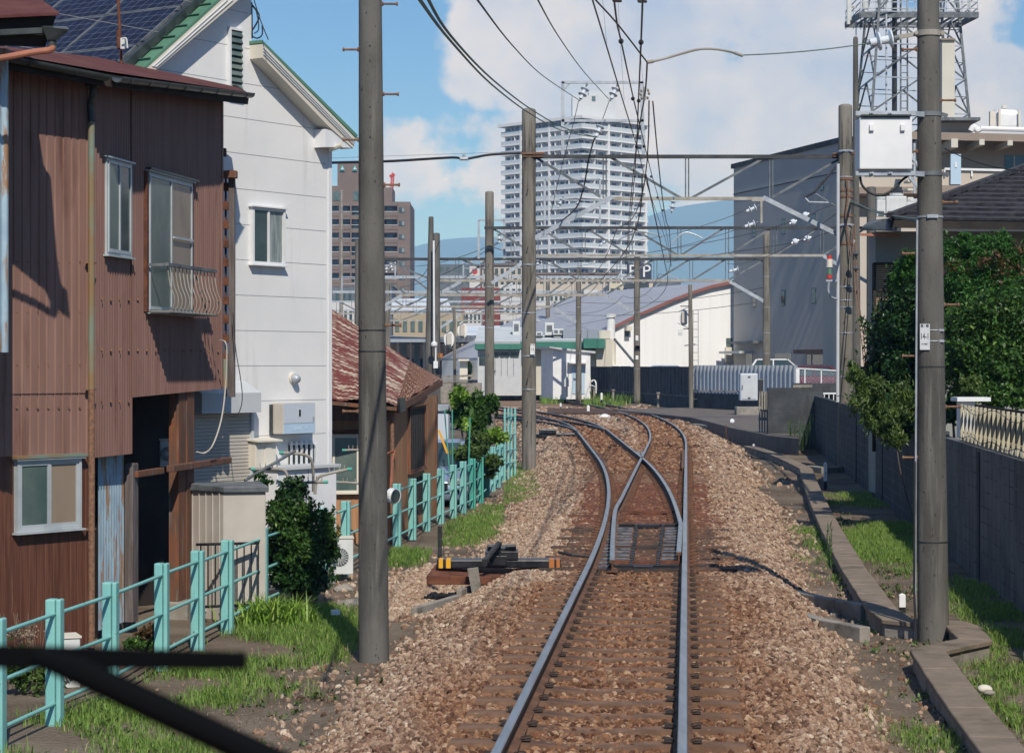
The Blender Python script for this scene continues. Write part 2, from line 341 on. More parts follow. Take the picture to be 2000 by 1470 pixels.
def make_ground():
    xs = np.concatenate([[-16000, -6000, -2500, -1000, -400, -150, -60, -30, -18, -12], np.arange(-9, 14.01, .25), [16, 20, 26, 34, 50, 90, 200, 500, 1200, 3000, 7000, 16000]])
    ys = np.concatenate([[-3000, -300, -60, -20, 0, 4], np.arange(7, 60, .3), np.arange(60, 125, .6), np.arange(125, 190, 2), [200, 220, 260, 320, 420, 600, 1000, 2500, 6000, 14000, 24000]])
    nx, ny = len(xs), len(ys); v = []; a = []; r = []
    for Y in ys:
        for X in xs:
            X = float(X); Yf = float(Y); v.append((X, Yf, ground_z(X, Yf)))
            dr, dl = trackdist(X, Yf); right = dr > 0
            d = min(abs(dr), abs(dl)) if not (dl > 0 and dr < 0) else 0
            a.append(1 - sst(1.9 if right else 1.8, 2.5 if right else 2.5, d + .15 + .12 * hnoise(X * 3, Yf * 3)) if Yf < 300 else 0)
            r.append((1 - sst(.55, 1.35, min(abs(dr), abs(dl)))) * (1 if Yf < 300 else 0))
    f = [(j * nx + i, j * nx + i + 1, (j + 1) * nx + i + 1, (j + 1) * nx + i) for j in range(ny - 1) for i in range(nx - 1)]
    me = bpy.data.meshes.new('ground'); me.from_pydata(v, [], f)
    at = me.attributes.new('ballast', 'FLOAT', 'POINT'); at.data.foreach_set('value', a)
    at = me.attributes.new('rusty', 'FLOAT', 'POINT'); at.data.foreach_set('value', r)
    me.polygons.foreach_set('use_smooth', [True] * len(f))
    m = bpy.data.materials.new('soil_and_ballast'); m.use_nodes = True; nt = m.node_tree; N = nt.nodes; L = nt.links; b = N['Principled BSDF']; b.inputs['Roughness'].default_value = .95
    b.inputs['Specular IOR Level'].default_value = .2
    tc = N.new('ShaderNodeTexCoord')
    def noise(s, d=5):
        n = N.new('ShaderNodeTexNoise'); n.inputs['Scale'].default_value = s; n.inputs['Detail'].default_value = d; L.new(tc.outputs['Object'], n.inputs['Vector']); return n.outputs['Fac']
    def ramp(v, *st):
        n = N.new('ShaderNodeValToRGB'); L.new(v, n.inputs[0]); e = n.color_ramp.elements
        e[0].position, e[0].color = st[0][0], (*st[0][1], 1); e[1].position, e[1].color = st[-1][0], (*st[-1][1], 1)
        for p, c in st[1:-1]: k = e.new(p); k.color = (*c, 1)
        return n.outputs[0]
    def mix(fac, A, B):
        n = N.new('ShaderNodeMix'); n.data_type = 'RGBA'; L.new(fac, n.inputs[0]); L.new(A, n.inputs[6]); L.new(B, n.inputs[7]); return n.outputs[2]
    soil = ramp(noise(1.1, 8), (.35, (.105, .08, .058)), (.5, (.15, .118, .088)), (.66, (.195, .16, .125)))
    vo = N.new('ShaderNodeTexVoronoi'); vo.inputs['Scale'].default_value = 19; L.new(tc.outputs['Object'], vo.inputs['Vector'])
    st = ramp(vo.outputs['Color'], (.1, (.16, .10, .07)), (.5, (.25, .165, .11)), (.9, (.38, .28, .20)))
    rr = ramp(vo.outputs['Color'], (.1, (.10, .05, .03)), (.6, (.19, .10, .06)), (.95, (.27, .16, .105)))
    A = N.new('ShaderNodeAttribute'); A.attribute_name = 'ballast'; B = N.new('ShaderNodeAttribute'); B.attribute_name = 'rusty'
    c = mix(A.outputs['Fac'], soil, mix(B.outputs['Fac'], st, rr)); L.new(c, b.inputs['Base Color'])
    bp = N.new('ShaderNodeBump'); bp.inputs['Distance'].default_value = .03; bp.inputs['Strength'].default_value = .7
    ad = N.new('ShaderNodeMath'); ad.operation = 'ADD'; L.new(vo.outputs['Distance'], ad.inputs[0]); L.new(noise(30, 6), ad.inputs[1]); L.new(ad.outputs[0], bp.inputs['Height']); L.new(bp.outputs[0], b.inputs['Normal'])
    me.materials.append(m)
    o = bpy.data.objects.new('ground', me); COL.objects.link(o); o['kind'] = 'structure'
make_ground()

# ------------------------------------------------------------------ stones: one cloud of points, real stones instanced on it
def stone_mat(name, cols):
    m = bpy.data.materials.new(name); m.use_nodes = True; nt = m.node_tree; N = nt.nodes; L = nt.links; b = N['Principled BSDF']; b.inputs['Roughness'].default_value = .9
    b.inputs['Specular IOR Level'].default_value = .25
    a1 = N.new('ShaderNodeAttribute'); a1.attribute_type = 'INSTANCER'; a1.attribute_name = 'tone'
    a2 = N.new('ShaderNodeAttribute'); a2.attribute_type = 'INSTANCER'; a2.attribute_name = 'rusty'
    r1 = N.new('ShaderNodeValToRGB'); r2 = N.new('ShaderNodeValToRGB')
    for r_, cc in ((r1, cols[0]), (r2, cols[1])):
        L.new(a1.outputs['Fac'], r_.inputs[0]); e = r_.color_ramp.elements
        e[0].color = (*cc[0], 1); e[1].color = (*cc[-1], 1)
        for i, c in enumerate(cc[1:-1]): k = e.new((i + 1) / (len(cc) - 1)); k.color = (*c, 1)
    mx = N.new('ShaderNodeMix'); mx.data_type = 'RGBA'; L.new(a2.outputs['Fac'], mx.inputs[0]); L.new(r1.outputs[0], mx.inputs[6]); L.new(r2.outputs[0], mx.inputs[7])
    tc = N.new('ShaderNodeTexCoord'); n = N.new('ShaderNodeTexNoise'); n.inputs['Scale'].default_value = 2.5; n.inputs['Detail'].default_value = 5; L.new(tc.outputs['Object'], n.inputs['Vector'])
    mu = N.new('ShaderNodeMix'); mu.data_type = 'RGBA'; mu.blend_type = 'MULTIPLY'; mu.inputs[0].default_value = 1
    rg = N.new('ShaderNodeValToRGB'); rg.color_ramp.elements[0].color = (.62, .62, .62, 1); rg.color_ramp.elements[0].position = .35; rg.color_ramp.elements[1].color = (1.15, 1.15, 1.15, 1); rg.color_ramp.elements[1].position = .65
    L.new(n.outputs['Fac'], rg.inputs[0]); L.new(mx.outputs[2], mu.inputs[6]); L.new(rg.outputs[0], mu.inputs[7]); L.new(mu.outputs[2], b.inputs['Base Color'])
    return m
def stones(name, pts, size, tone, rusty, material, label, seed=0):
    me = bpy.data.meshes.new(name); me.vertices.add(len(pts)); me.vertices.foreach_set('co', np.asarray(pts, dtype=np.float32).ravel())
    rs = np.random.RandomState(seed)
    for nm, arr in (('size', size), ('tone', tone), ('rusty', rusty)):
        a = me.attributes.new(nm, 'FLOAT', 'POINT'); a.data.foreach_set('value', np.asarray(arr, dtype=np.float32))
    a = me.attributes.new('rot', 'FLOAT_VECTOR', 'POINT'); a.data.foreach_set('vector', (rs.rand(len(pts) * 3) * 6.28).astype(np.float32))
    me.update(); me.materials.append(material)
    o = bpy.data.objects.new(name, me); COL.objects.link(o)
    ng = bpy.data.node_groups.new(name, 'GeometryNodeTree')
    ng.interface.new_socket('Geometry', in_out='INPUT', socket_type='NodeSocketGeometry'); ng.interface.new_socket('Geometry', in_out='OUTPUT', socket_type='NodeSocketGeometry')
    N = ng.nodes; L = ng.links; gi = N.new('NodeGroupInput'); go = N.new('NodeGroupOutput')
    gi_ = N.new('GeometryNodeGeometryToInstance')
    for k in range(6):
        ic = N.new('GeometryNodeMeshIcoSphere'); ic.inputs['Subdivisions'].default_value = 1 if k in (1, 2, 4) else 2; ic.inputs['Radius'].default_value = 1
        pos = N.new('GeometryNodeInputPosition')
        vo = N.new('ShaderNodeTexVoronoi'); vo.inputs['Scale'].default_value = .75; ad = N.new('ShaderNodeVectorMath'); ad.operation = 'ADD'; ad.inputs[1].default_value = (k * 3.1, k * 1.7, k * .9)
        L.new(pos.outputs[0], ad.inputs[0]); L.new(ad.outputs[0], vo.inputs['Vector'])
        # faceted lumps: scale each vertex by its cell distance
        mr = N.new('ShaderNodeMapRange'); L.new(vo.outputs['Distance'], mr.inputs[0]); mr.inputs[1].default_value = 0; mr.inputs[2].default_value = 1.0; mr.inputs[3].default_value = .72; mr.inputs[4].default_value = 1.22
        sc = N.new('ShaderNodeVectorMath'); sc.operation = 'SCALE'; L.new(pos.outputs[0], sc.inputs[0]); L.new(mr.outputs[0], sc.inputs['Scale'])
        mu = N.new('ShaderNodeVectorMath'); mu.operation = 'MULTIPLY'; L.new(sc.outputs[0], mu.inputs[0]); mu.inputs[1].default_value = ((1.15, .85, .62), (1, .7, .75), (1.3, .75, .6), (.95, .95, .7), (1.1, .65, .85), (1.2, 1, .5))[k]
        sp = N.new('GeometryNodeSetPosition'); L.new(ic.outputs['Mesh'], sp.inputs['Geometry']); L.new(mu.outputs[0], sp.inputs['Position'])
        sm = N.new('GeometryNodeSetMaterial'); sm.inputs['Material'].default_value = material; L.new(sp.outputs[0], sm.inputs[0])
        fs = N.new('GeometryNodeSetShadeSmooth'); fs.inputs['Shade Smooth'].default_value = False; L.new(sm.outputs[0], fs.inputs[0])
        L.new(fs.outputs[0], gi_.inputs[0])
    iop = N.new('GeometryNodeInstanceOnPoints'); iop.inputs['Pick Instance'].default_value = True
    L.new(gi.outputs[0], iop.inputs['Points']); L.new(gi_.outputs[0], iop.inputs['Instance'])
    def att(nm, t):
        n = N.new('GeometryNodeInputNamedAttribute'); n.data_type = t; n.inputs['Name'].default_value = nm; return n.outputs[0]
    L.new(att('rot', 'FLOAT_VECTOR'), iop.inputs['Rotation']); L.new(att('size', 'FLOAT'), iop.inputs['Scale'])
    L.new(iop.outputs[0], go.inputs[0])
    md = o.modifiers.new('stones', 'NODES'); md.node_group = ng
    tag(o, label, 'ballast', kind='stuff'); return o

STM = stone_mat('ballast_stone', (((.09, .055, .038), (.25, .165, .115), (.36, .25, .175), (.46, .345, .26), (.17, .09, .055), (.60, .50, .39)), ((.06, .026, .015), (.155, .068, .036), (.225, .11, .058), (.31, .175, .10), (.11, .048, .026), (.43, .29, .19))))
def scatter_ballast():
    rs = np.random.RandomState(3); pts = []; sz = []; tn = []; ru = []
    bands = [(11.5, 22, 1250, .0265), (22, 34, 850, .030), (34, 50, 480, .036), (50, 75, 190, .055), (75, 128, 60, .085)]
    for y0, y1, den, s in bands:
        xa, xb = (-2.6, 5.5) if y1 < 60 else (-4, 11)
        n = int((xb - xa) * (y1 - y0) * den)
        X = rs.uniform(xa, xb, n); Y = rs.uniform(y0, y1, n)
        for x, y, q, t, w in zip(X, Y, rs.rand(n), rs.rand(n), rs.rand(n)):
            if abs(x) > y * .245: continue
            dr, dl = trackdist(x, y); right = dr > 0
            d = min(abs(dr), abs(dl)) if not (dl > 0 and dr < 0) else 0
            lim = (2.05 + .35 * sst(24, 42, y) if right else 2.2 + .3 * sst(20, 30, y) + .95 * sst(23.6, 25.2, y) * (1 - sst(30, 32.5, y))) + .14 * hnoise(x * 2, y * 1.5)
            if d > lim - .25 + .5 * q * q * q:
                if not (y < 60 and d < lim + .8 and q > .965): continue
            near = min(abs(dr), abs(dl))
            if min(abs(dr + .565), abs(dr - .565)) < .085 and y < 128: continue
            if y > 22 and min(abs(dl + .565), abs(dl - .565)) < .085: continue
            if y > 26.3 and y < 47 and x > x_left(y) + .1 and x < x_right(y) - .1 and abs((y - 26.5) / .52 - round((y - 26.5) / .52)) < .24 and q < .82: continue
            if y < 26 and abs(dr) < 1.0 and abs((y - dr * -.08 - 11.2 - .0) / .595 - round((y + dr * .08 - 11.2) / .595)) < .19 and q < .24: continue
            rr = 1 - sst(.45, 1.55, near * (.72 if y < 25 else 1) + .25 * hnoise(x * 4, y))
            if not right and 24.5 < y < 40 and d > 1.2: t = .35 + .65 * t; rr = 0
            z = ground_z(x, y) + s * .25 * w
            pts.append((x, y, z)); sz.append(s * (.5 + 1.0 * w * w + .15 * q)); tn.append(t); ru.append(rr)
    stones('ballast', pts, sz, tn, ru, STM, 'reddish brown crushed stone ballast packed around the rails', 1)
scatter_ballast()

# ------------------------------------------------------------------ rails, sleepers, turnout
RP = [(-.064, -.153), (-.064, -.142), (-.012, -.125), (-.009, -.045), (-.0325, -.035), (-.0325, -.005), (-.026, 0), (.026, 0), (.0325, -.005), (.0325, -.035), (.009, -.045), (.012, -.125), (.064, -.142), (.064, -.153)]
def rail(path, parent, name='rail', prof=RP, mats=None, top=(5, 6, 7)):
    mb = MB(); n = len(prof); m = len(path)
    for k, p in enumerate(path):
        d = path[min(k + 1, m - 1)] - path[max(k - 1, 0)]; L_ = math.hypot(d.x, d.y); nx, ny = d.y / L_, -d.x / L_
        for (a, z) in prof: mb.v.append((p.x + nx * a, p.y + ny * a, p.z + z))
    for k in range(m - 1):
        for j in range(n):
            mb.f.append((k * n + j, k * n + (j + 1) % n, (k + 1) * n + (j + 1) % n, (k + 1) * n + j)); mb.m.append(1 if j in top else 2 if j in (2, 3, 4, 8, 9, 10) else 0)
    mb.f.append(tuple(range(n))); mb.m.append(0); mb.f.append(tuple((m - 1) * n + j for j in range(n))[::-1]); mb.m.append(0)
    return mb.build(name, mats or [M['railside'], M['railtop'], M['raildark']], parent)
def ypath(fn, off, y0, y1, step=1.0, z=0):
    out = []; Y = y0
    while Y < y1 + 1e-6: p = gg(fn, Y, off); p.z = z; out.append(p); Y += step
    return out

track_a = thing('railway_track', 'straight railway track running ahead from the camera, nearest of the tracks', 'railway track', (1.1, 20, -.2))
track_b = thing('railway_track', 'railway track branching off to the left at the turnout', 'railway track', (1.9, 45, -.2))
rail(ypath(x_right, 0, 3, 168), track_a)
# straight track, left rail: blade from the switch tip, through the crossing
blade_a = [P(1196, 1093, 25.9), P(1197.5, 1041, 30.0), P(1202, 995, 34.9)]
for p in blade_a: p.z = 0
pth = cat(blade_a + [gg(x_right, Y, -1.13) for Y in (38, 41, 44, 47)], 5) + ypath(x_right, -1.13, 48, 168)
rail(pth, track_a)
rail(ypath(x_left, 0, 3, 124), track_b)
pth = [Vector((x_right(Y) - .075 + .002 * max(0, Y - 27), Y, 0)) for Y in np.arange(27, 33, 1)]
pth = [p for p in pth] + [p for p in ypath(x_left, 1.13, 35, 124)]
rail(pth, track_b)
# check rails beside the crossing
for fn, off, s in ((x_right, -.075, track_a), (x_left, .075, track_b)):
    rail(ypath(fn, off, 50, 60), s, 'check_rail', mats=[M['railside'], M['railside'], M['raildark']])
for a_, b_ in ((-1, 1),):
    rail([Vector((x_left(Y) + 1.13 + .07, Y, -.004)) for Y in np.arange(55.9, 59, .5)], track_b, 'wing_rail')
    rail([Vector((x_right(Y) - 1.13 - .07, Y, -.004)) for Y in np.arange(55.9, 59, .5)], track_a, 'wing_rail')
# the third track splitting to the left beyond the crossing
track_c = thing('railway_track', 'distant railway track splitting off leftmost beyond the crossing', 'railway track', (1.5, 85, -.2))
x_third = lambda Y: x_left(Y) - max(0, Y - 76) ** 2 / 300
rail(ypath(x_third, 0, 77, 116), track_c); rail(ypath(x_third, 1.13, 80, 116), track_c)

# fasteners: a curved spring clip on a small base
def clip_mesh():
    mb = MB()
    mb.box((.035, 0, -.006), (.10, .09, .016))
    mb.tube([(0, -.05, .006), (.045, -.052, .022), (.082, -.035, .03), (.095, 0, .022), (.075, .03, .028), (.03, .036, .024), (-.002, .02, .014)], .0085, 6)
    o = mb.build('rail_clip', M['raildark']); me = o.data; bpy.data.objects.remove(o); return me
CLIP = clip_mesh()
def sleeper_mesh(half, w=.225):
    mb = MB(); xs = [-half, -half + .02, -half * .72, -half * .38, -half * .2, half * .2, half * .38, half * .72, half - .02, half]
    zs = [-.19, -.157, -.154, -.157, -.172, -.172, -.157, -.154, -.157, -.19]
    n = len(xs)
    for x, z in zip(xs, zs):
        mb.v += [(x, -w / 2 - .012, -.33), (x, -w / 2 + .012, z), (x, w / 2 - .012, z), (x, w / 2 + .012, -.33)]
    for i in range(n - 1):
        for j in range(4): mb.f.append((i * 4 + j, (i + 1) * 4 + j, (i + 1) * 4 + (j + 1) % 4, i * 4 + (j + 1) % 4)); mb.m.append(0)
    mb.f += [(0, 1, 2, 3), (n * 4 - 1, n * 4 - 2, n * 4 - 3, n * 4 - 4)]; mb.m += [0, 0]
    o = mb.build('sleeper', M['sleeper']); me = o.data; bpy.data.objects.remove(o); return me
SL = sleeper_mesh(1.0)
def sleepers(fn, off, parent, y0, y1, step, clips_until=0):
    Y = y0; base = ORG[parent.name]
    while Y < y1:
        p = gg(fn, Y, off); o = bpy.data.objects.new('sleeper', SL); COL.objects.link(o); o.parent = parent
        o.location = Vector((p.x, p.y, 0)) - base; ang = -math.atan(slope(fn, Y)); o.rotation_euler.z = ang
        if Y < clips_until:
            for rx in (-.565, .565):
                for s in (-1, 1):
                    c = bpy.data.objects.new('rail_clip', CLIP); COL.objects.link(c); c.parent = o
                    c.location = (rx + s * .062, rnd.uniform(-.012, .012), -.135); c.rotation_euler.z = 0 if s > 0 else math.pi; c.scale = (.75, .7, .6)
        Y += step
sleepers(x_right, -.565, track_a, 11.2, 26.0, .595, 26.1)
# the rest of the clips (beyond the hundred nearest) as one mass on the switch sleepers
def clips_mass(parent, rows):
    mb = MB(); src = [v.co.copy() for v in CLIP.vertices]; fs = [tuple(p.vertices) for p in CLIP.polygons]
    for (x, y, ang, s) in rows:
        i = len(mb.v); ca, sa = math.cos(ang), math.sin(ang)
        for c in src:
            a, b = c.x * s, c.y * s; mb.v.append((x + a * ca - b * sa, y + a * sa + b * ca, c.z - .135))
        for f in fs: mb.f.append(tuple(i + k for k in f)); mb.m.append(0)
    o = mb.build('rail_clip', M['railside'], parent); o['kind'] = 'stuff'
rows = []
# long switch timbers
Y = 26.5; k = 0
while Y < 62:
    xl = x_left(Y) - .48; xr = x_right(Y) + .42
    if k % 3 == 0 and Y < 36: xl -= .2; xr += .25
    dk = Y > 49.5
    mb = MB(); mb.box(((xl + xr) / 2, Y, -.23), (xr - xl, .21, .16), -.02)
    bevel(mb.build('sleeper', M['sleeperdk'] if dk else M['sleeper'] if Y < 26 or Y > 46 else M['rust'] if Y > 33.5 else M['sleeperdk'], track_a), .012, 1)
    if Y > 34:
        for fn, off in ((x_right, 0), (x_left, 0)):
            for s in (-1, 1): rows.append((gg(fn, Y, off + s * .065).x, Y, 0 if s > 0 else math.pi, 1))
        for fn, off in ((x_right, -1.13), (x_left, 1.13)):
            for s in (-1, 1): rows.append((gg(fn, Y, off + s * .065).x, Y, 0 if s > 0 else math.pi, 1))
    else:
        rows.append((x_right(Y) + .065, Y, 0, 1)); rows.append((x_left(Y) - .065, Y, math.pi, 1))
    Y += .52; k += 1
clips_mass(track_a, rows)
sleepers(x_right, -.565, track_a, 62.4, 96, .75)
sleepers(x_left, .565, track_b, 62.2, 96, .75)
# slide chairs: greased plates under both blades
for i in range(14):
    Y = 26.55 + i * .52
    mb = MB(); xr = x_right(Y)
    mb.box((xr - .19, Y, -.143), (.22, .07, .022)); mb.box((xr - .20, Y + .12, -.147), (.16, .03, .02))
    mb.build('slide_plate', M['plate'], track_a)
    mb = MB(); xl = x_left(Y)
    mb.box((xl + .24, Y, -.143), (.36, .07, .022)); mb.box((xl + .26, Y + .12, -.147), (.28, .03, .02))
    mb.build('slide_plate', M['plate'], track_a)
# black chair lines, tie bars and the front rod
for x_off in (.56, ):
    mb = MB()
    for i in range(26):
        Y = 26.6 + i * .26
        mb.box((x_right(Y) - .34, Y, -.125), (.04, .07, .05)); mb.box((x_left(Y) + .47, Y, -.125), (.04, .07, .05))
    mb.build('chair_bolts', M['black'], track_a)
for Y, m_ in ((26.35, 'black'), (26.9, 'rust'), (29.2, 'raildark'), (33.2, 'black'), (36.2, 'rust')):
    mb = MB(); mb.bar((x_left(Y) + .2, Y, -.12), (x_right(Y) - .08, Y, -.12), .055, .04)
    mb.bar((x_left(Y) + .5, Y - .1, -.13), (x_right(Y) - .4, Y - .1, -.13), .07, .05); mb.build('stretcher_bar', M[m_], track_a)
mb = MB()
mb.box((x_left(26.2) + .58, 26.28, -.19), (1.0, .16, .10)); mb.build('switch_cover', M['raildark'], track_a)

# switch machine beside the blades
sm = thing('switch_machine', 'black switch machine with yellow striped ends on rusty base left of the turnout', 'switch machine', (-.4, 26.6, -.5))
Y0 = 26.7; zt = -.14
def px3(x, y, Y=Y0): return P(x, y, Y)
mb = MB(); mb.hexa([(X_(836, Y0), 26.2, -.33), (X_(1105, Y0), 26.2, -.33), (X_(1105, Y0), 27.0, -.33), (X_(850, Y0), 27.0, -.33), (X_(836, Y0), 26.2, -.22), (X_(1105, Y0), 26.2, -.25), (X_(1105, Y0), 27.0, -.25), (X_(850, Y0), 27.0, -.14)])
bevel(mb.build('base_plate', M['rust'], sm))
mb = MB()
mb.box((X_(977, Y0), Y0 - .05, -.105), (X_(1092, Y0) - X_(861, Y0), .28, .10)); bevel(mb.build('body', M['black'], sm), .015)
mb = MB(); x0, x1 = X_(948, Y0), X_(1012, Y0)
mb.box(((x0 + x1) / 2, Y0, .0), (x1 - x0, .42, .10)); mb.box(((x0 + x1) / 2, Y0 + .02, .07), (x1 - x0 - .05, .36, .05)); mb.box((x0 + .09, Y0 - .1, .105), (.13, .2, .03)); mb.box((x1 - .09, Y0 - .1, .105), (.13, .2, .03))
mb.cyl((X_(976, Y0), Y0 - .24, .0), (X_(976, Y0), Y0 - .24, .16), .02); mb.box((X_(976, Y0), Y0 - .2, -.06), (.18, .1, .12))
bevel(mb.build('motor_housing', M['black'], sm), .012)
for a0, a1, s in ((858, 866, 0), (872, 881, 0), (1072, 1082, 1), (1086, 1093, 1)):
    mb = MB(); mb.box(((X_(a0, Y0) + X_(a1, Y0)) / 2, Y0 - .05, -.105), (X_(a1, Y0) - X_(a0, Y0), .29, .105)); mb.build('warning_stripe', M['yellow'] if not s else M['orange'], sm)
mb = MB(); mb.box((X_(868, Y0), Y0 - .05, -.104), (.17, .285, .102)); mb.box((X_(1083, Y0), Y0 - .05, -.104), (.15, .285, .102)); mb.build('end_block', M['black'], sm)
mb = MB(); mb.tube([px3(976, 1060, 26.4), px3(962, 1076, 26.3), px3(950, 1091, 26.2), px3(946, 1096, 26.1)], .035, 8); mb.tube([px3(1092, 1078, 26.6), px3(1118, 1084, 26.4), px3(1150, 1086, 26.4)], .02); mb.build('operating_rod', M['dark'], sm)
mb = MB(); mb.hexa([(X_(922, 26) , 26.0, -.42), (X_(922, 26) + .12, 25.96, -.42), (X_(922, 26) + .12, 26.05, -.42), (X_(922, 26), 26.1, -.42), (X_(916, 26) - .02, 26.0, -.12), (X_(916, 26) + .11, 25.96, -.10), (X_(916, 26) + .11, 26.05, -.10), (X_(916, 26) - .02, 26.1, -.12)])
tag(mb.build('marker_block', M['concrete'], loc=(-.49, 26, -.4)), 'small leaning concrete block in the stones before the switch machine', 'concrete block')
mb = MB(); mb.box((X_(859, 27.4), 27.4, .02), (.055, .04, .55)); tag(mb.build('marker_stake', M['dark'], loc=(-.92, 27.4, -.25)), 'dark upright stake behind left end of the switch machine', 'stake')
# far second switch machine
mb = MB(); mb.box((1.42, 75.5, -.1), (1.6, .5, .18)); mb.box((1.25, 75.4, .05), (.6, .4, .16)); tag(bevel(mb.build('switch_machine', M['black'], loc=(1.3, 75.5, -.2)), .03).id_data, 'distant black switch machine just right of pole with sign 13', 'switch machine')

# ------------------------------------------------------------------ poles
POLE = {}
def pole(label, x, Y, zb, ytop, db, dt, px_tilt=0, bolts=(), bands=(), holes=(), m='pole', cap=True, group='concrete poles along the line', joints=()):
    X = X_(x, Y); zt_ = Z_(ytop, Y); root = thing('concrete_pole', label, 'pole', (X, Y, zb), group)
    mb = MB(); h = zt_ - zb
    prof = [(db / 2, -.3), (db / 2, 0)]
    for k in range(1, 9): prof.append((db / 2 + (dt - db) / 2 * k / 8, h * k / 8 * .995))
    prof += [(dt * .47, h), (dt * .3, h + .03)]
    lean = X_(x + px_tilt, Y) - X
    mb.lathe((X, Y, zb), prof, 28, (lean, 0, h)); o = mb.build('shaft', M[m], root, smooth=False)
    for p in o.data.polygons: p.use_smooth = len(p.vertices) == 4
    def rad(z): return (db + (dt - db) * (z - zb) / h) / 2
    def cx(z): return X + lean * (z - zb) / h
    for (py, side) in bolts:
        z = Z_(py, Y); s = 1 if side > 0 else -1; b = MB()
        x0 = cx(z) + s * (rad(z) - .02); L_ = .16 if Y < 30 else .14
        if abs(side) == 2:   # pointing at the camera
            b.cyl((cx(z) - .03, Y - rad(z) + .02, z), (cx(z) - .03, Y - rad(z) - .15, z), .011, n=8); b.cyl((cx(z) - .03, Y - rad(z) - .15, z), (cx(z) - .03, Y - rad(z) - .165, z), .019, n=8)
        else:
            b.cyl((x0, Y, z), (x0 + s * L_, Y, z), .011, n=8); b.cyl((x0 + s * L_, Y, z), (x0 + s * (L_ + .018), Y, z), .019, n=8)
            b.cyl((x0 + s * .01, Y, z), (x0 + s * .035, Y, z), .022, n=6)
        b.build('step_bolt', M['rustbolt'], root)
    for py in bands:
        z = Z_(py, Y); b = MB(); b.lathe((cx(z), Y, z), [(rad(z) + .001, -.012), (rad(z) + .008, -.012), (rad(z) + .008, .012), (rad(z) + .001, .012)], 24); b.box((cx(z) - .02, Y - rad(z) - .015, z), (.06, .03, .03)); b.build('band', M['galv'], root)
    for py in joints:
        z = Z_(py, Y); b = MB(); b.lathe((cx(z), Y, z), [(rad(z) + .0005, -.006), (rad(z) + .004, -.006), (rad(z) + .004, .006), (rad(z) + .0005, .006)], 24); b.build('joint_ring', M['dark'], root)
    for py in holes:
        z = Z_(py, Y); b = MB(); b.cyl((cx(z) - .0, Y - rad(z) + .004, z), (cx(z), Y - rad(z) - .002, z), .010, n=12); b.build('bolt_hole', M['dark'], root)
    POLE[label] = (cx, rad, Y, root); return root
YL = 21.15
p1 = pole('thick grey concrete pole standing closest, before the white house', 730, YL, -.55, -220, .302, .215, px_tilt=-8,
     bolts=[(8, 1), (97, -1), (184, 1), (273, -1), (361, 1), (635, 1)] + [(803, -1)], holes=(93, 122, 212, 271), bands=(), joints=(645, 686))
YR = 21.9
p2 = pole('stout concrete pole with white equipment box and sign reading 14-1', 1823, YR, -.50, -220, .318, .205, px_tilt=-12,
     bolts=[(97, -1), (296, -1), (196, 1), (395, 1), (495, -1), (595, 1), (695, -1), (794, 1), (893, -1)], joints=(716, 1057, 1254), bands=())
p13 = pole('concrete pole with white sign 13 carrying left end of nearest gantry', 1033, 59, -.45, 214, .40, .385, m='pole2', bolts=[(y, 2) for y in (370, 482, 560, 648, 738, 820)], bands=(517, 611, 695, 760))
p14 = pole('rust streaked concrete pole carrying right end of nearest gantry', 1651, 58.6, -.45, 206, .42, .37, m='pole2', bolts=[(y, 2) for y in (545, 620, 700, 785)], bands=(346, 560, 586, 600, 650, 735))
pole('slim tapered concrete pole rising behind the rust streaked pole', 1673, 64, -.3, 74, .30, .145, px_tilt=-2, m='pole', group='concrete poles along the line')
pole('concrete pole carrying left end of second gantry', 956, 90, -.5, 375, .42, .36, m='pole2', bolts=[(y, 2) for y in (430, 515, 613, 690)], bands=(485, 560, 640))
pole('concrete pole beside the tiled house, right end of second gantry', 1702, 88, -.2, 366, .42, .38, m='pole')
pole('tall leftmost pole of the leaning pair past the rusty roof', 838, 108, -.4, 424, .56, .25, px_tilt=4, m='pole')
pole('shorter rightmost pole of the pair past the rusty roof', 852, 116, -.4, 456, .46, .40, m='pole')
pole('concrete pole before the dark grey building, right end of third gantry', 1497, 117, -.1, 452, .44, .38, m='pole2', bolts=[(y, 2) for y in (560, 620, 665, 735)], bands=(540, 600, 650, 690))
pole('concrete pole with orange triangle sign before the white hall', 1244, 132, .3, 500, .42, .36, m='pole2', bands=(610, 640, 665, 720))
pole('concrete pole standing before the small white hut', 1130, 141, .3, 528, .40, .33, m='pole2', bands=(600, 650, 690))
pole('distant concrete pole above the low green trimmed building', 1070, 180, .25, 540, .38, .34, m='pole2')
pole('distant concrete pole seen just right of thick near pole', 757, 150, -.3, 552, .40, .36, m='pole2')
pole('slim pale utility pole past the corner of white house', 667, 190, -.3, 372, .34, .22, m='concrete', group='distant utility poles')
pole('slim concrete pole above the rusty roof, next to near pole', 697, 120, -.3, 470, .26, .2, m='pole', group='distant utility poles')

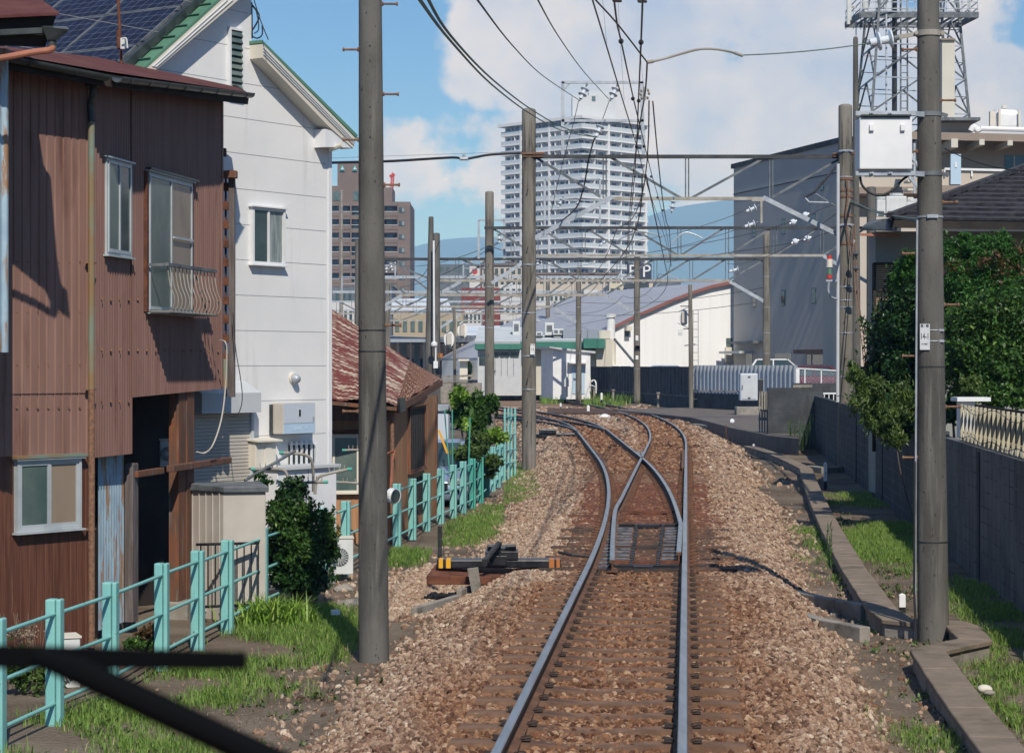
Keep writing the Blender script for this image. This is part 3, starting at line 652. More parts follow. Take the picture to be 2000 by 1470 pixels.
# ------------------------------------------------------------------ insulators, cables
def insulator(label, p0, d, n=2, r=.085, gap=.14, tail=.10, m='porcelain', cat_='insulator', group='porcelain insulators', parent=None):
    p0 = Vector(p0); d = Vector(d).normalized(); root = thing('insulator', label, cat_, tuple(p0), group)
    mb = MB(); pr = []
    z = tail
    for k in range(n):
        pr += [(r * .35, z), (r * .95, z + .012), (r, z + .028), (r * .45, z + .05), (r * .4, z + gap - .01)]; z += gap
    mb.lathe(p0, pr, 16, d); mb.build('porcelain_disc', M[m], root, smooth=False)
    mb = MB(); mb.cyl(p0, p0 + d * (tail + .01), .016, n=8); mb.cyl(p0 + d * (z - .01), p0 + d * (z + tail * .6), .016, n=8); mb.cyl(p0 - d * .02, p0 + d * .03, .028, n=8); mb.build('fitting', M['galvd'], root)
    return root, p0 + d * (z + tail * .6)
def wire(label, pts, r, m='wire', n=6, smooth=6, name='overhead_wire', cat_='wire', clips=None):
    pts = cat(pts, smooth) if smooth else [Vector(p) for p in pts]
    mb = MB(); mb.tube(pts, r, n); mid = pts[0]
    o = mb.build(name, M[m], loc=tuple(mid)); tag(o, label, cat_); return o
def sag(a, b, s, n=12):
    a = Vector(a); b = Vector(b); return [a.lerp(b, k / n) - Vector((0, 0, s * 4 * (k / n) * (1 - k / n))) for k in range(n + 1)]

# pole 14-1: box, brackets, sign, insulator arm, downpipe
cx, rad, Yp, root = POLE['stout concrete pole with white equipment box and sign reading 14-1']
zc = lambda y: Z_(y, Yp)
bx = thing('equipment_box', 'white steel equipment box bracketed to the pole with sign 14-1', 'equipment box', (X_(1722, Yp), Yp - .05, zc(335)))
mb = MB(); mb.box((X_(1722, Yp), Yp - .10, (zc(235) + zc(335)) / 2), (X_(1774, Yp) - X_(1672, Yp), .30, zc(235) - zc(335))); bevel(mb.build('casing', M['whitep'], bx), .012)
mb = MB(); mb.box((X_(1722, Yp), Yp - .11, zc(233) + .006), (.50, .34, .02)); mb.build('lid', M['dark'], bx)
for x in (1694, 1754):
    mb = MB(); mb.box((X_(x, Yp), Yp - .265, zc(255)), (.045, .03, .065)); bevel(mb.build('latch', M['whitep'], bx), .004)
for yy in (226, 342):
    mb = MB(); mb.box(((X_(1665, Yp) + X_(1780, Yp)) / 2, Yp - .19, zc(yy)), (X_(1780, Yp) - X_(1665, Yp), .04, .045))
    mb.bar((X_(1775, Yp), Yp - .19, zc(yy)), (X_(1800, Yp), Yp - .1, zc(yy)), .03, .05)
    for x in (1697, 1733): mb.cyl((X_(x, Yp), Yp - .23, zc(yy)), (X_(x, Yp), Yp - .25, zc(yy)), .012, n=6); mb.box((X_(x, Yp) - .01, Yp - .225, zc(yy)), (.04, .02, .015))
    mb.build('mounting_bar', M['galv'], bx)
    b = MB(); z = zc(yy - 2); b.lathe((cx(z), Yp, z), [(rad(z) + .001, -.022), (rad(z) + .008, -.022), (rad(z) + .008, .022), (rad(z) + .001, .022)], 28); b.bar((cx(z) + rad(z), Yp - .04, z), (cx(z) + rad(z) + .06, Yp - .05, z - .02), .01, .04); b.bar((cx(z) - rad(z), Yp - .05, z), (cx(z) - rad(z) - .06, Yp - .07, z), .01, .05); b.build('clamp_band', M['galvd'], root)
mb = MB(); mb.tube(cat([P(1680, 345, Yp - .15), P(1684, 362, Yp - .15), P(1700, 377, Yp - .15), P(1722, 381, Yp - .15), P(1745, 370, Yp - .13), P(1762, 352, Yp - .1), P(1776, 342, Yp - .05)], 5), .0125, 8)
tag(mb.build('cable_loop', M['cable'], loc=tuple(P(1722, 381, Yp))), 'black cable looping under the white equipment box', 'cable')
mb = MB(); mb.box((cx(zc(658)) - rad(zc(658)) * .62, Yp - rad(zc(658)) * .90, zc(658)), (.103, .006, .262), -.55)
sg = mb.build('number_plate', M['whitep'], root)
def text(parent, s, size, loc, rz=0, m='blacksign', name='lettering', sx=1, align='CENTER', rx=90, ext=.001, n=None):
    cu = bpy.data.curves.new(name, 'FONT'); cu.body = s; cu.size = size; cu.align_x = align; cu.align_y = 'CENTER'; cu.extrude = ext; cu.resolution_u = 3
    t = bpy.data.objects.new(name, cu); COL.objects.link(t); bpy.context.view_layer.update()
    dg = bpy.context.evaluated_depsgraph_get(); me = bpy.data.meshes.new_from_object(t.evaluated_get(dg)); bpy.data.objects.remove(t)
    me.materials.clear(); me.materials.append(M[m]); o = bpy.data.objects.new(name, me); COL.objects.link(o); o.parent = parent
    org = ORG.get(parent.name, Vector()); o.location = Vector(loc) - org; o.rotation_euler = (R(rx), 0, rz); o.scale = (sx, 1, 1); ORG[o.name] = org
    return o
pz = Vector((cx(zc(658)) - rad(zc(658)) * .62, Yp - rad(zc(658)) * .90, 0)); nn = Vector((math.sin(-.55), -math.cos(-.55), 0)) * .005
text(sg, '14-1', .085, (pz.x + nn.x, pz.y + nn.y, zc(657)), -.55, sx=.62)
text(sg, '相・駅', .034, (pz.x + nn.x, pz.y + nn.y, zc(637)), -.55, sx=.85)
text(sg, '19-1982.7', .020, (pz.x + nn.x, pz.y + nn.y, zc(672)), -.55, sx=.9)
for yy in (644, 665):
    mb = MB(); pr = []
    for k in range(9):
        t = -2.0 + k * .36; pr.append((cx(zc(yy)) + (rad(zc(yy)) + .004) * math.cos(t), Yp + (rad(zc(yy)) + .004) * math.sin(t), zc(yy) - .005))
    mb.tube(pr, .004, 5); mb.box(pr[3], (.05, .02, .022)); mb.build('sign_wire', M['galv'], root)
mb = MB(); xq = cx(zc(600)) - rad(zc(600)) - .018
mb.tube([(xq + .01, Yp - .03, zc(430)), (xq, Yp - .03, zc(700)), (xq - .008, Yp - .03, zc(1000)), (xq - .01, Yp - .03, -.45)], .011, 6); mb.build('conduit', M['galv'], root)
mb = MB(); mb.tube([(xq - .02, Yp - .05, zc(900)), (xq - .028, Yp - .06, zc(1150)), (xq - .01, Yp - .09, zc(1250))], .012, 6); mb.build('ground_cable', M['cable'], root)
mb = MB(); z = zc(424); mb.lathe((cx(z), Yp, z), [(rad(z) + .001, -.01), (rad(z) + .007, -.01), (rad(z) + .007, .01), (rad(z) + .001, .01)], 24); mb.box((cx(z) + .0, Yp - rad(z) - .01, z), (.11, .02, .035)); mb.build('buckle_band', M['galv'], root)
mb = MB(); z = zc(66); mb.lathe((cx(z), Yp, z), [(rad(z) + .001, -.028), (rad(z) + .011, -.028), (rad(z) + .011, .028), (rad(z) + .001, .028)], 28)
mb.bar((cx(z) - rad(z) + .02, Yp - .03, z), P(1750, 74, Yp), .012, .045); mb.cyl((cx(z) - rad(z) - .02, Yp - .06, z), (cx(z) - rad(z) - .02, Yp + .0, z), .02, n=8); mb.cyl((cx(z) + rad(z) + .02, Yp - .06, z), (cx(z) + rad(z) + .02, Yp + .02, z), .025, n=8)
mb.build('arm_bracket', M['galvr'], root)
ins, e = insulator('double disc insulator held out by arm at top of pole 14-1', P(1752, 74, Yp), P(1700, 84, Yp) - P(1752, 74, Yp), 2, .098, .125, .04)
wire('thin steady wire from the pole insulator to curved arm', sag(P(1692, 85.5, Yp), P(1446, 108, 20.3), .02), .006, 'wiregr')
mb = MB(); arm = [P(1446, 108, 20.3), P(1425, 101, 20.2), P(1395, 96, 20.1), P(1365, 96.5, 20.0), P(1335, 104, 19.9), P(1300, 114, 19.8), P(1266, 122, 19.8)]
mb.tube(cat(arm, 4), .0115, 8); mb.cyl(P(1450, 109, 20.3), P(1436, 104, 20.25), .016, n=8); mb.cyl(P(1277, 119.5, 19.8), P(1264, 122, 19.8), .017, n=8)
tag(mb.build('steady_arm', M['galvr'], loc=tuple(P(1350, 100, 20))), 'curved pale steady arm reaching toward the overhead wires', 'steady arm')

# ------------------------------------------------------------------ gantries
def gantry(label, Y, xl, xr, yt, yb, bl, br, verts, diags, braces, w=.10, top='steel', bot='galvr', dY=0):
    g = thing('overhead_gantry', label, 'gantry', (X_((xl + xr) / 2, Y), Y, Z_(yt, Y)), 'gantries spanning the tracks')
    def Q(x, y): return P(x, y, Y + dY * (x - xl) / (xr - xl))
    mb = MB(); mb.bar(Q(xl, yt), Q(xr, yt), w, w * .9); mb.bar(Q(xl, yt) + Vector((0, -w * .6, -w * .35)), Q(xr, yt) + Vector((0, -w * .6, -w * .35)), .02, w * .3); mb.build('top_chord', M[top], g)
    mb = MB(); mb.bar(Q(bl, yb), Q(br, yb), w * .8, w * .8); mb.build('bottom_chord', M[bot], g)
    for x in verts: mb = MB(); mb.bar(Q(x - 3, yt), Q(x - 3, yb), .03, w * .7, up=(0, 1, 0)); mb.bar(Q(x + 3, yt), Q(x + 3, yb), .03, w * .7, up=(0, 1, 0)); mb.build('upright', M['galvd'], g)
    for a in diags: mb = MB(); mb.bar(Q(a[0], a[1]), Q(a[2], a[3]), w * .55, w * .6); mb.build('diagonal', M['galvd'], g)
    for a in braces: mb = MB(); mb.bar(Q(a[0], a[1]) - Vector((0, .06, 0)), Q(a[2], a[3]) - Vector((0, .06, 0)), .05, w * 1.1); mb.build('corner_brace', M['galv'], g)
    return g, Q
g1, Q1 = gantry('nearest steel truss gantry spanning the tracks from pole 13', 59, 1020, 1665, 306, 388, 1180, 1500, (1181, 1342, 1506),
    [(1045, 307, 1172, 384), (1190, 306, 1332, 388), (1498, 306, 1348, 388), (1648, 306, 1510, 384)], [(1196, 385, 1035, 470), (1490, 386, 1668, 474)], w=.11)
for x in (1040, 1645):
    mb = MB(); mb.cyl(Q1(x, 300) - Vector((0, .24, 0)), Q1(x + 24, 300) - Vector((0, .24, 0)), .02); mb.cyl(Q1(x - 22, 302) - Vector((0, .23, 0)), Q1(x + 24, 302) - Vector((0, .23, 0)), .025); mb.box(Q1(x, 306) - Vector((0, .1, 0)), (.55, .22, .05)); mb.build('end_clamp', M['rustbolt'], g1)
# frame standing on the nearest gantry
fr1 = thing('feeder_frame', 'tall pale steel frame standing on top of nearest gantry', 'steel frame', tuple(Q1(1177, 303)))
for x0, y0, x1, y1 in ((1099, 160, 1099, 303), (1253, 160, 1257, 303)):
    mb = MB(); mb.bar(Q1(x0, y0), Q1(x1, y1), .09, .07, up=(0, 1, 0)); mb.build('frame_post', M['galv'], fr1)
for y in (161, 236):
    mb = MB(); mb.bar(Q1(1097, y), Q1(1257, y), .07, .07); mb.bar(Q1(1102, y + 14), Q1(1114, y), .04, .05); mb.build('crossbar', M['galv'], fr1)
for i, (x, y, l) in enumerate(((1146, 166, 'left insulator string hanging in the tall frame'), (1206, 166, 'right insulator string hanging in the tall frame'), (1176, 240, 'lower insulator string under the tall frame crossbar'))):
    insulator(l, Q1(x, y), Q1(x - 14, y + 32) - Q1(x, y) + Vector((0, -.15, 0)), 2, .125, .17, .12)
wire('thin feeder wire sagging from upper left to left frame insulator', [P(925, -10, 16), P(1000, 88, 30), P(1060, 148, 44), P(1131, 196, 58.6)], .009, 'cable')
wire('thin feeder wire sagging from above to right frame insulator', [P(1045, -10, 20), P(1090, 70, 34), P(1140, 140, 48), P(1191, 196, 58.6)], .009, 'cable')
for dx in (0, .09):
    wire(('upper' if dx else 'lower') + ' of the two thick feeder cables sagging from top to the lower frame insulator', [P(813, -10, 14) + Vector((dx * .4, 0, dx * .6)), P(880, 80, 22) + Vector((0, 0, dx * .6)), P(960, 165, 34) + Vector((0, 0, dx)), P(1035, 222, 46) + Vector((0, 0, dx * 1.2)), P(1100, 256, 54) + Vector((0, 0, dx)), P(1164, 268, 58.7)], .014, 'wiregr')
wire('thin jumper wire dropping from the left frame insulator behind gantry', [P(1130, 197, 58.6), P(1120, 240, 61), P(1096, 330, 66), P(1075, 420, 75)], .009, 'cable')
wire('thin jumper wire dropping from the right frame insulator', [P(1190, 197, 58.6), P(1176, 236, 59)], .009, 'cable')
wire('black insulated cable falling from the lower frame insulator past the gantry', [P(1161, 270, 58.7), P(1150, 310, 58.6), P(1139, 370, 60), P(1122, 410, 66), P(1085, 440, 75)], .022, 'cable')
# bundle from the white house to pole 13
wire('bundled black communication cable between the house and pole 13', [P(560, 322, 52), P(645, 318, 54), P(760, 315, 56), P(860, 309, 57.5), P(890, 308, 58), P(906, 311, 58.2), P(925, 308, 58.3), P(960, 302, 58.6), P(1022, 299, 58.9)], .035, 'cable')
mb = MB(); mb.cyl(P(898, 310, 58.1), P(914, 310, 58.1), .05, n=10); mb.cyl(P(906, 310, 58.1), P(906, 302, 58.1), .04, n=8); tag(mb.build('cable_clamp', M['galv'], loc=tuple(P(906, 310, 58.1))), 'bright metal clamp on the bundled cable before pole 13', 'cable clamp')
wire('hair thin wire just above the bundled communication cable', [P(560, 312, 52), P(760, 305, 56), P(1022, 296, 58.9)], .004, 'cable')

gantry('second steel truss gantry, carried by pole right behind the rust streaked pole', 89, 946, 1700, 445, 499, 1040, 1612, (1001, 1048, 1140, 1232, 1327, 1420, 1513, 1605),
    [(962, 446, 1045, 497), (1055, 446, 1138, 497), (1146, 446, 1228, 497), (1236, 446, 1322, 497), (1414, 446, 1332, 497), (1506, 446, 1424, 497), (1598, 446, 1516, 497), (1690, 446, 1610, 497)], [(1046, 497, 960, 553), (1608, 500, 1702, 556)], w=.13)
gantry('third steel truss gantry ending at pole before the dark grey building', 117, 740, 1503, 506, 548, 850, 1425, (790, 893, 996, 1065, 1132, 1208, 1280, 1350, 1420),
    [(752, 508, 842, 546), (905, 508, 990, 546), (1000, 508, 1060, 546), (1070, 508, 1128, 546), (1275, 508, 1212, 546), (1345, 508, 1284, 546), (1415, 508, 1354, 546), (1492, 508, 1424, 546), (905, 546, 950, 508)], [(900, 550, 852, 577), (1425, 550, 1500, 593)], w=.16)
gantry('fourth steel truss gantry ending at pole with orange triangle', 132, 735, 1248, 541, 576, 780, 1185, (800, 850, 905, 960, 1012, 1065, 1120, 1180),
    [(745, 542, 795, 575), (805, 542, 848, 575), (855, 542, 900, 575), (958, 542, 910, 575), (1010, 542, 964, 575), (1062, 542, 1016, 575), (1116, 542, 1070, 575), (1176, 542, 1124, 575), (1240, 542, 1184, 575)], [(1182, 577, 1242, 612), (785, 577, 745, 600)], w=.18, top='galv')
gantry('fifth steel truss gantry ending at pole before the white hut', 141, 650, 1134, 570, 599, 720, 1078, (690, 740, 790, 850, 905, 960, 1020, 1075),
    [(700, 571, 738, 598), (745, 571, 788, 598), (848, 571, 794, 598), (903, 571, 854, 598), (958, 571, 908, 598), (1015, 571, 963, 598), (1072, 571, 1024, 598), (1130, 571, 1080, 598)], [(1078, 600, 1130, 630), (762, 600, 700, 632)], w=.17, top='galv')
gantry('sixth steel truss gantry, low behind the pair of poles', 180, 640, 1074, 589, 612, 650, 1030, (660, 710, 760, 810, 868, 920, 975, 1028),
    [(665, 590, 706, 611), (715, 590, 756, 611), (806, 590, 764, 611), (864, 590, 814, 611), (918, 590, 872, 611), (972, 590, 924, 611), (1025, 590, 979, 611)], [(1030, 613, 1070, 636), (900, 614, 860, 640)], w=.17, top='galv')
gantry('farthest pale gantry over the station throat', 205, 640, 1050, 606, 626, 650, 1010, (680, 730, 780, 840, 900, 960, 1005),
    [(685, 607, 726, 625), (735, 607, 776, 625), (836, 607, 784, 625), (896, 607, 844, 625), (956, 607, 904, 625)], [(1005, 627, 1045, 650)], w=.16, top='galv')
# small frames on the farther gantries
for (x0, x1, y0, y1, Y, l) in ((935, 985, 430, 505, 90, 'thin pale frame on second gantry beside its left pole'), (738, 772, 510, 545, 117, 'thin pale frame on third gantry beside the near pole'), (1064, 1172, 350, 442, 89, 'tall thin frame on second gantry before the white tower'), (668, 694, 541, 570, 150, 'small pale frame over the rusty roof, right of house'), (905, 948, 510, 541, 150, 'rusty tinted frame on fourth gantry before distant blocks')):
    mb = MB(); mb.bar(P(x0, y0, Y), P(x0, y1, Y), .09, .07, up=(0, 1, 0)); mb.bar(P(x1, y0, Y), P(x1, y1, Y), .09, .07, up=(0, 1, 0)); mb.bar(P(x0, y0, Y), P(x1, y0, Y), .07, .07); mb.bar(P(x0, (y0 * .55 + y1 * .45), Y), P(x1, (y0 * .55 + y1 * .45), Y), .05, .05)
    tag(mb.build('feeder_frame', M['galv'], loc=tuple(P(x0, y1, Y))), l, 'steel frame', 'small feeder frames')
INS = [(1316, 386, -4, 26, 58.5, 'insulator hanging under nearest gantry, left of middle upright'), (1240, 400, 3, 26, 70, 'insulator beside the white tower edge, below the gantry'),
       (1482, 402, -26, 12, 58.6, 'upper double insulator left of bracket under nearest gantry'), (1480, 434, -26, 9, 58.6, 'lower double insulator left of bracket under nearest gantry'),
       (975, 452, 0, 22, 90, 'insulator beside left pole of second gantry'), (755, 515, 0, 18, 117, 'insulator hanging in the frame beside the near pole'), (762, 512, 6, 22, 117, 'second insulator hanging in frame beside near pole'),
       (1446, 524, -26, 8, 89, 'double insulator under second gantry before dark building'), (1100, 385, -12, 24, 89, 'left insulator inside tall thin frame'), (1135, 385, -12, 24, 89, 'right insulator inside tall thin frame'),
       (1050, 505, 0, 20, 117, 'insulator below third gantry right of pole 13'), (1222, 540, -22, 14, 117, 'insulator near the P sign on third gantry'), (820, 545, 0, 18, 150, 'insulator low between the near pole and leaning pair'),
       (1170, 480, 16, -12, 117, 'slanting insulator before lower white tower'), (1220, 505, 18, -14, 117, 'slanting insulator left of dark P sign'), (990, 560, 14, -8, 150, 'slanting insulator just left of pole 13')]
for x, y, dx, dy, Y, l in INS:
    insulator(l, P(x, y, Y), P(x + dx, y + dy, Y) - P(x, y, Y), 2, .10 if Y < 80 else .14, .15 if Y < 80 else .2, .08)
mb = MB(); Y = 58.7; mb.bar(P(1468, 391, Y), P(1492, 391, Y), .06, .06); mb.bar(P(1487, 391, Y), P(1487, 436, Y), .06, .07, up=(0, 1, 0)); mb.build('bracket', M['galvr'], g1)
# white ball insulators on the slanting lines right
k = 0
for (x, y, Y, l) in ((1549, 434, 72, 'upper left white ball insulator on slanting wire'), (1573, 420, 72, 'upper right white ball insulator on slanting wire'), (1553, 472, 70, 'lower left white ball insulator on slanting wire'), (1577, 466, 70, 'lower right white ball insulator on slanting wire')):
    mb = MB(); p = P(x, y, Y); d = Vector((.8, .2, .35)).normalized(); mb.lathe(p - d * .09, [(.02, 0), (.085, .02), (.105, .07), (.105, .11), (.085, .16), (.02, .18)], 16, d); mb.cyl(p - d * .14, p + d * .14, .03, n=8)
    tag(mb.build('ball_insulator', M['porcelain'], loc=tuple(p), smooth=False), l, 'insulator', 'white ball insulators')
wire('upper slanting wire with two white balls before dark building', [P(1640, 396, 60), P(1600, 410, 68), P(1560, 428, 73), P(1440, 462, 88), P(1260, 495, 118), P(1130, 520, 150)], .013, 'wire')
wire('lower slanting wire with two white balls before dark building', [P(1645, 445, 60), P(1600, 460, 66), P(1560, 472, 71), P(1415, 495, 85), P(1300, 512, 110)], .013, 'wire')
wire('pale wire rising to the bracket insulators', [P(1452, 412, 58.6), P(1400, 432, 66), P(1310, 458, 80), P(1200, 478, 105)], .009, 'wiregr')
wire('lower pale wire rising to the bracket insulators', [P(1450, 444, 58.6), P(1390, 464, 68), P(1310, 485, 86), P(1180, 510, 130)], .009, 'wiregr')

# ------------------------------------------------------------------ wires over the tracks
wire('leftmost bold contact wire descending toward the gantry', [P(1148, -30, 15.2), P(1183, 85, 18.2), P(1216, 195, 22.8), P(1245, 290, 30), P(1262, 355, 38), P(1282, 415, 48), P(1300, 470, 60), P(1312, 520, 78)], .0072, 'wire')
wire('bold wire slanting down to end of the curved steady arm', [P(1140, -30, 16), P(1163, 0, 16.8), P(1205, 46, 18), P(1264, 122, 19.8)], .0072, 'wire', smooth=3)
wire('wire bending down from the curved arm through brown clamp', [P(1264, 122, 19.8), P(1262, 160, 21.5), P(1258, 195, 23.5), P(1250, 240, 27), P(1240, 310, 34), P(1232, 390, 46), P(1226, 460, 62), P(1222, 520, 90)], .0085, 'wire')
wire('middle messenger wire with two black discs left', [P(1196, -30, 13.5), P(1205, 45, 15.5), P(1213, 81, 17), P(1237, 192, 22.8), P(1258, 280, 29.5), P(1274, 345, 38), P(1292, 410, 50), P(1306, 480, 68), P(1310, 520, 90)], .0075, 'wire')
wire('near vertical messenger wire with black discs right', [P(1256, -30, 13.5), P(1252, 83, 17), P(1247, 197, 23), P(1243, 290, 30), P(1238, 360, 40), P(1232, 420, 50), P(1226, 480, 70)], .0075, 'wire')
for i, (x, y, Y, r, l) in enumerate(((1213, 81, 17, .021, 'black disc hanger at left, topmost pair'), (1252, 83, 17, .021, 'black disc hanger at right, topmost pair'), (1236, 193, 22.8, .021, 'black disc hanger at left, second pair'), (1247.5, 197, 23, .021, 'black disc hanger at right, second pair'),
                        (1243, 287, 29.5, .023, 'black disc hanger at left, third pair above gantry'), (1258, 286, 29.5, .023, 'black disc hanger at right, third pair above gantry'), (1240, 345, 36, .022, 'small black disc just under the gantry top, left'), (1272, 345, 37, .022, 'small black disc just under the gantry top, right'), (1284, 386, 45, .025, 'small black disc beside the gantry bottom beam'), (1294, 411, 50, .03, 'small black disc above the hanging insulator'))):
    mb = MB(); p = P(x, y, Y); mb.lathe(p - Vector((0, .015, 0)), [(r * .6, 0), (r, .006), (r, .024), (r * .6, .03)], 16, (0, 1, 0)); mb.cyl(p - Vector((0, .03, 0)), p + Vector((0, .03, 0)), r * .35, n=8)
    tag(mb.build('wire_hanger', M['dark'], loc=tuple(p)), l, 'wire hanger', 'black disc hangers')
mb = MB(); p = P(1259, 183, 22.6)
for dx, dz in ((-.035, .03), (.035, .035), (-.04, -.01), (.045, 0), (-.03, -.05), (.03, -.045)): mb.lathe(p + Vector((dx, -.01, dz)), [(.012, -.012), (.02, 0), (.012, .012)], 10, (1, 0, .2))
mb.cyl(p + Vector((0, 0, .07)), p - Vector((0, 0, .07)), .014, n=8); tag(mb.build('wire_clamp', M['galvr'], loc=tuple(p)), 'brown multi bolt clamp on the wire right above gantry', 'wire clamp')
for (x, y, Y, l) in ((1205, 2, 16, 'dark clamp cluster cut by the top edge, left'), (1254, 3, 16, 'dark clamp cluster cut by the top edge, right')):
    mb = MB(); p = P(x, y, Y)
    for dx in (-.018, 0, .02): mb.lathe(p + Vector((dx, 0, 0)), [(.012, -.01), (.02, 0), (.012, .012)], 10, (.2, 0, 1))
    mb.box(p, (.06, .03, .015)); tag(mb.build('wire_clamp', M['dark'], loc=tuple(p)), l, 'wire clamp')
mb = MB(); mb.hexa([P(1256, 0, 16), P(1262, 0, 16), P(1266, 12, 16), P(1263, 12, 16), P(1256, 0, 16.05), P(1262, 0, 16.05), P(1266, 12, 16.05), P(1263, 12, 16.05)])
for i, (x0, y0, x1, y1, Y, l) in enumerate(((1176, -10, 1185, 85, 17, 'leftmost'), (1207, -5, 1210, 60, 16, 'second'), (1212, 88, 1219, 195, 20, 'third'), (1249, 90, 1258, 180, 20, 'fourth'))):
    wire(l + ' hair thin dropper wire from the left among overhead wires', [P(x0, y0, Y), P(x1, y1, Y + 1)], .0016, 'wire', 4, 0)
# contact wires following each track to the station
def track_wires(fn, off, lab, y0, y1):
    pts = [gg(fn, Y, off) + Vector((0, 0, 5.1)) for Y in np.linspace(y0, y1, 24)]
    wire('contact wire above ' + lab, pts, .011, 'wire', 5, 0)
    sup = [y0, 59, 89, 117, min(150, y1)]; pts = []
    for a, b in zip(sup[:-1], sup[1:]):
        if b <= a: continue
        for k in range(10):
            t = k / 10; Y = a + (b - a) * t; pts.append(gg(fn, Y, off + .1) + Vector((0, 0, 6.15 - 1.8 * t * (1 - t))))
    pts.append(gg(fn, sup[-1], off) + Vector((0, 0, 6.15)))
    wire('messenger wire above ' + lab, pts, .011, 'wire', 5, 0)
track_wires(x_right, -.565, 'the straight right hand track', 31, 150)
track_wires(x_left, .565, 'the left hand branching track', 31, 118)
wire('wire running along right side of gantries to the dark building', sag(P(1655, 400, 58.5), P(1420, 515, 117), .5), .012, 'wire')
for i, (a, b, l) in enumerate(((P(950, 478, 90), P(1240, 540, 150), 'low wire crossing behind pole 13 toward P sign'), (P(980, 470, 90), P(780, 560, 150), 'wire sloping left behind second gantry pole'), (P(1010, 455, 90), P(790, 520, 150), 'upper wire sloping left behind second gantry pole'), (P(1500, 560, 117), P(1130, 590, 163), 'low sagging wire before white hall roof'), (P(1480, 590, 117), P(1080, 612, 180), 'second low sagging wire before white hall roof'), (P(858, 470, 110), P(815, 545, 117), 'stay wire left of the leaning pair of poles'))):
    wire(l, sag(a, b, .4), .016, 'wire')
for i, (x0, y0, x1, y1, Y, l) in enumerate(((1205, 470, 1295, 464, 86, 'curved pale steady arm beside the white tower foot'), (1310, 478, 1372, 466, 86, 'curved pale steady arm left of the dark building'), (1240, 585, 1275, 586, 150, 'small pale steady arm above white hall roof'), (1280, 560, 1335, 552, 117, 'pale steady arm under the third gantry'))):
    mb = MB(); mb.tube(cat([P(x0, y0, Y), P(x0 * .6 + x1 * .4, min(y0, y1) - 11, Y), P(x0 * .25 + x1 * .75, min(y0, y1) - 8, Y), P(x1, y1, Y)], 5), .03, 6); tag(mb.build('steady_arm', M['galv'], loc=tuple(P(x0, y0, Y))), l, 'steady arm', 'pale steady arms')
# fittings on the rust streaked pole
cx, rad, Yp2, rt = POLE['rust streaked concrete pole carrying right end of nearest gantry']
for y, m_ in ((296, 'galv'), (350, 'rustbolt'), (372, 'rustbolt'), (384, 'rustbolt'), (422, 'rustbolt'), (440, 'galv'), (476, 'rustbolt')):
    z = Z_(y, Yp2); b = MB(); b.lathe((cx(z), Yp2, z), [(rad(z), -.03), (rad(z) + .02, -.03), (rad(z) + .02, .03), (rad(z), .03)], 20); b.cyl((cx(z) - .2, Yp2 - rad(z) - .02, z), (cx(z) + .2, Yp2 - rad(z) - .02, z), .014, n=6) if m_ == 'galv' else 0; b.build('clamp_band', M[m_], rt)
wire('brown cable hanging down front of the rust streaked pole', [P(1654, 346, 58.3), P(1656, 380, 58.3), P(1652, 420, 58.3), P(1656, 460, 58.3), P(1662, 500, 58.2)], .02, 'rustbolt')
for x, y, l in ((1672, 497, 'topmost dark disc insulator on the stay'), (1672, 526, 'middle dark disc insulator on the stay'), (1672, 569, 'lowest dark disc insulator on the stay')):
    mb = MB(); p = P(x, y, 57.9); mb.lathe(p, [(.02, -.08), (.04, -.02), (.10, 0), (.10, .02), (.04, .05), (.02, .1)], 16); tag(mb.build('stay_insulator', M['porcdk'], loc=tuple(p)), l, 'insulator', 'disc insulators down the stay')
for dx in (-2, 3):
    wire(('left' if dx < 0 else 'right') + ' strand of the rusty stay wire down to ground', [P(1667 + dx, 440, 58.3), P(1673 + dx, 570, 57.6), P(1683 + dx, 650, 56.8), P(1692 + dx * .6, 740, 56.0), P(1706 + dx * .5, 862, 54.8), P(1716, 900, 54)], .014, 'rustbolt')
mb = MB(); mb.tube([P(1712, 872, 54.3), P(1717, 908, 53.5), P(1720, 942, 52.6)], .022, 8); mb.tube([P(1712, 896, 54), P(1718, 925, 53.2), P(1721, 944, 52.5)], .02, 8); mb.lathe(P(1714, 898, 54), [(.03, -.12), (.07, -.05), (.07, .05), (.03, .12)], 12); tag(mb.build('stay_guard', M['whitep'], loc=tuple(P(1720, 942, 52.6))), 'white sleeve guarding the foot of stay wire', 'stay guard')
mb = MB(); Y = 57.4; mb.cyl(P(1637, 320, Y), P(1636, 785, Y), .045, n=10); tag(mb.build('conduit_pipe', M['greyw'], loc=tuple(P(1636, 785, Y))), 'light blue grey conduit pipe standing left of rust streaked pole', 'pipe')
sp = thing('warning_lamp', 'small red and white cylindrical lamp on bracket by conduit pipe', 'lamp', tuple(P(1620, 548, 57.3)))
for (y0, y1, r, m_) in ((499, 506, .07, 'red'), (506, 522, .085, 'cream'), (524, 536, .06, 'green'), (537, 544, .075, 'red')):
    mb = MB(); mb.cyl(P(1620, y1, 57.3), P(1620, y0, 57.3), r, r * .9, 12); mb.build('lamp_section', M[m_], sp)
mb = MB(); mb.bar(P(1613, 548, 57.3), P(1636, 548, 57.3), .06, .05); mb.tube(cat([P(1619, 551, 57.2), P(1618, 568, 57.2), P(1624, 580, 57.2), P(1635, 584, 57.3)], 4), .03, 8); mb.build('lamp_bracket', M['galv'], sp)
rt2 = thing('bent_insulator_arm', 'crooked dark insulator arm left of the rust streaked pole', 'insulator arm', tuple(P(1640, 330, 58)))
mb = MB(); mb.tube([P(1635, 322, 58.2), P(1612, 350, 58), P(1592, 374, 57.8), P(1572, 386, 57.7)], .035, 8); mb.build('arm', M['dark'], rt2)
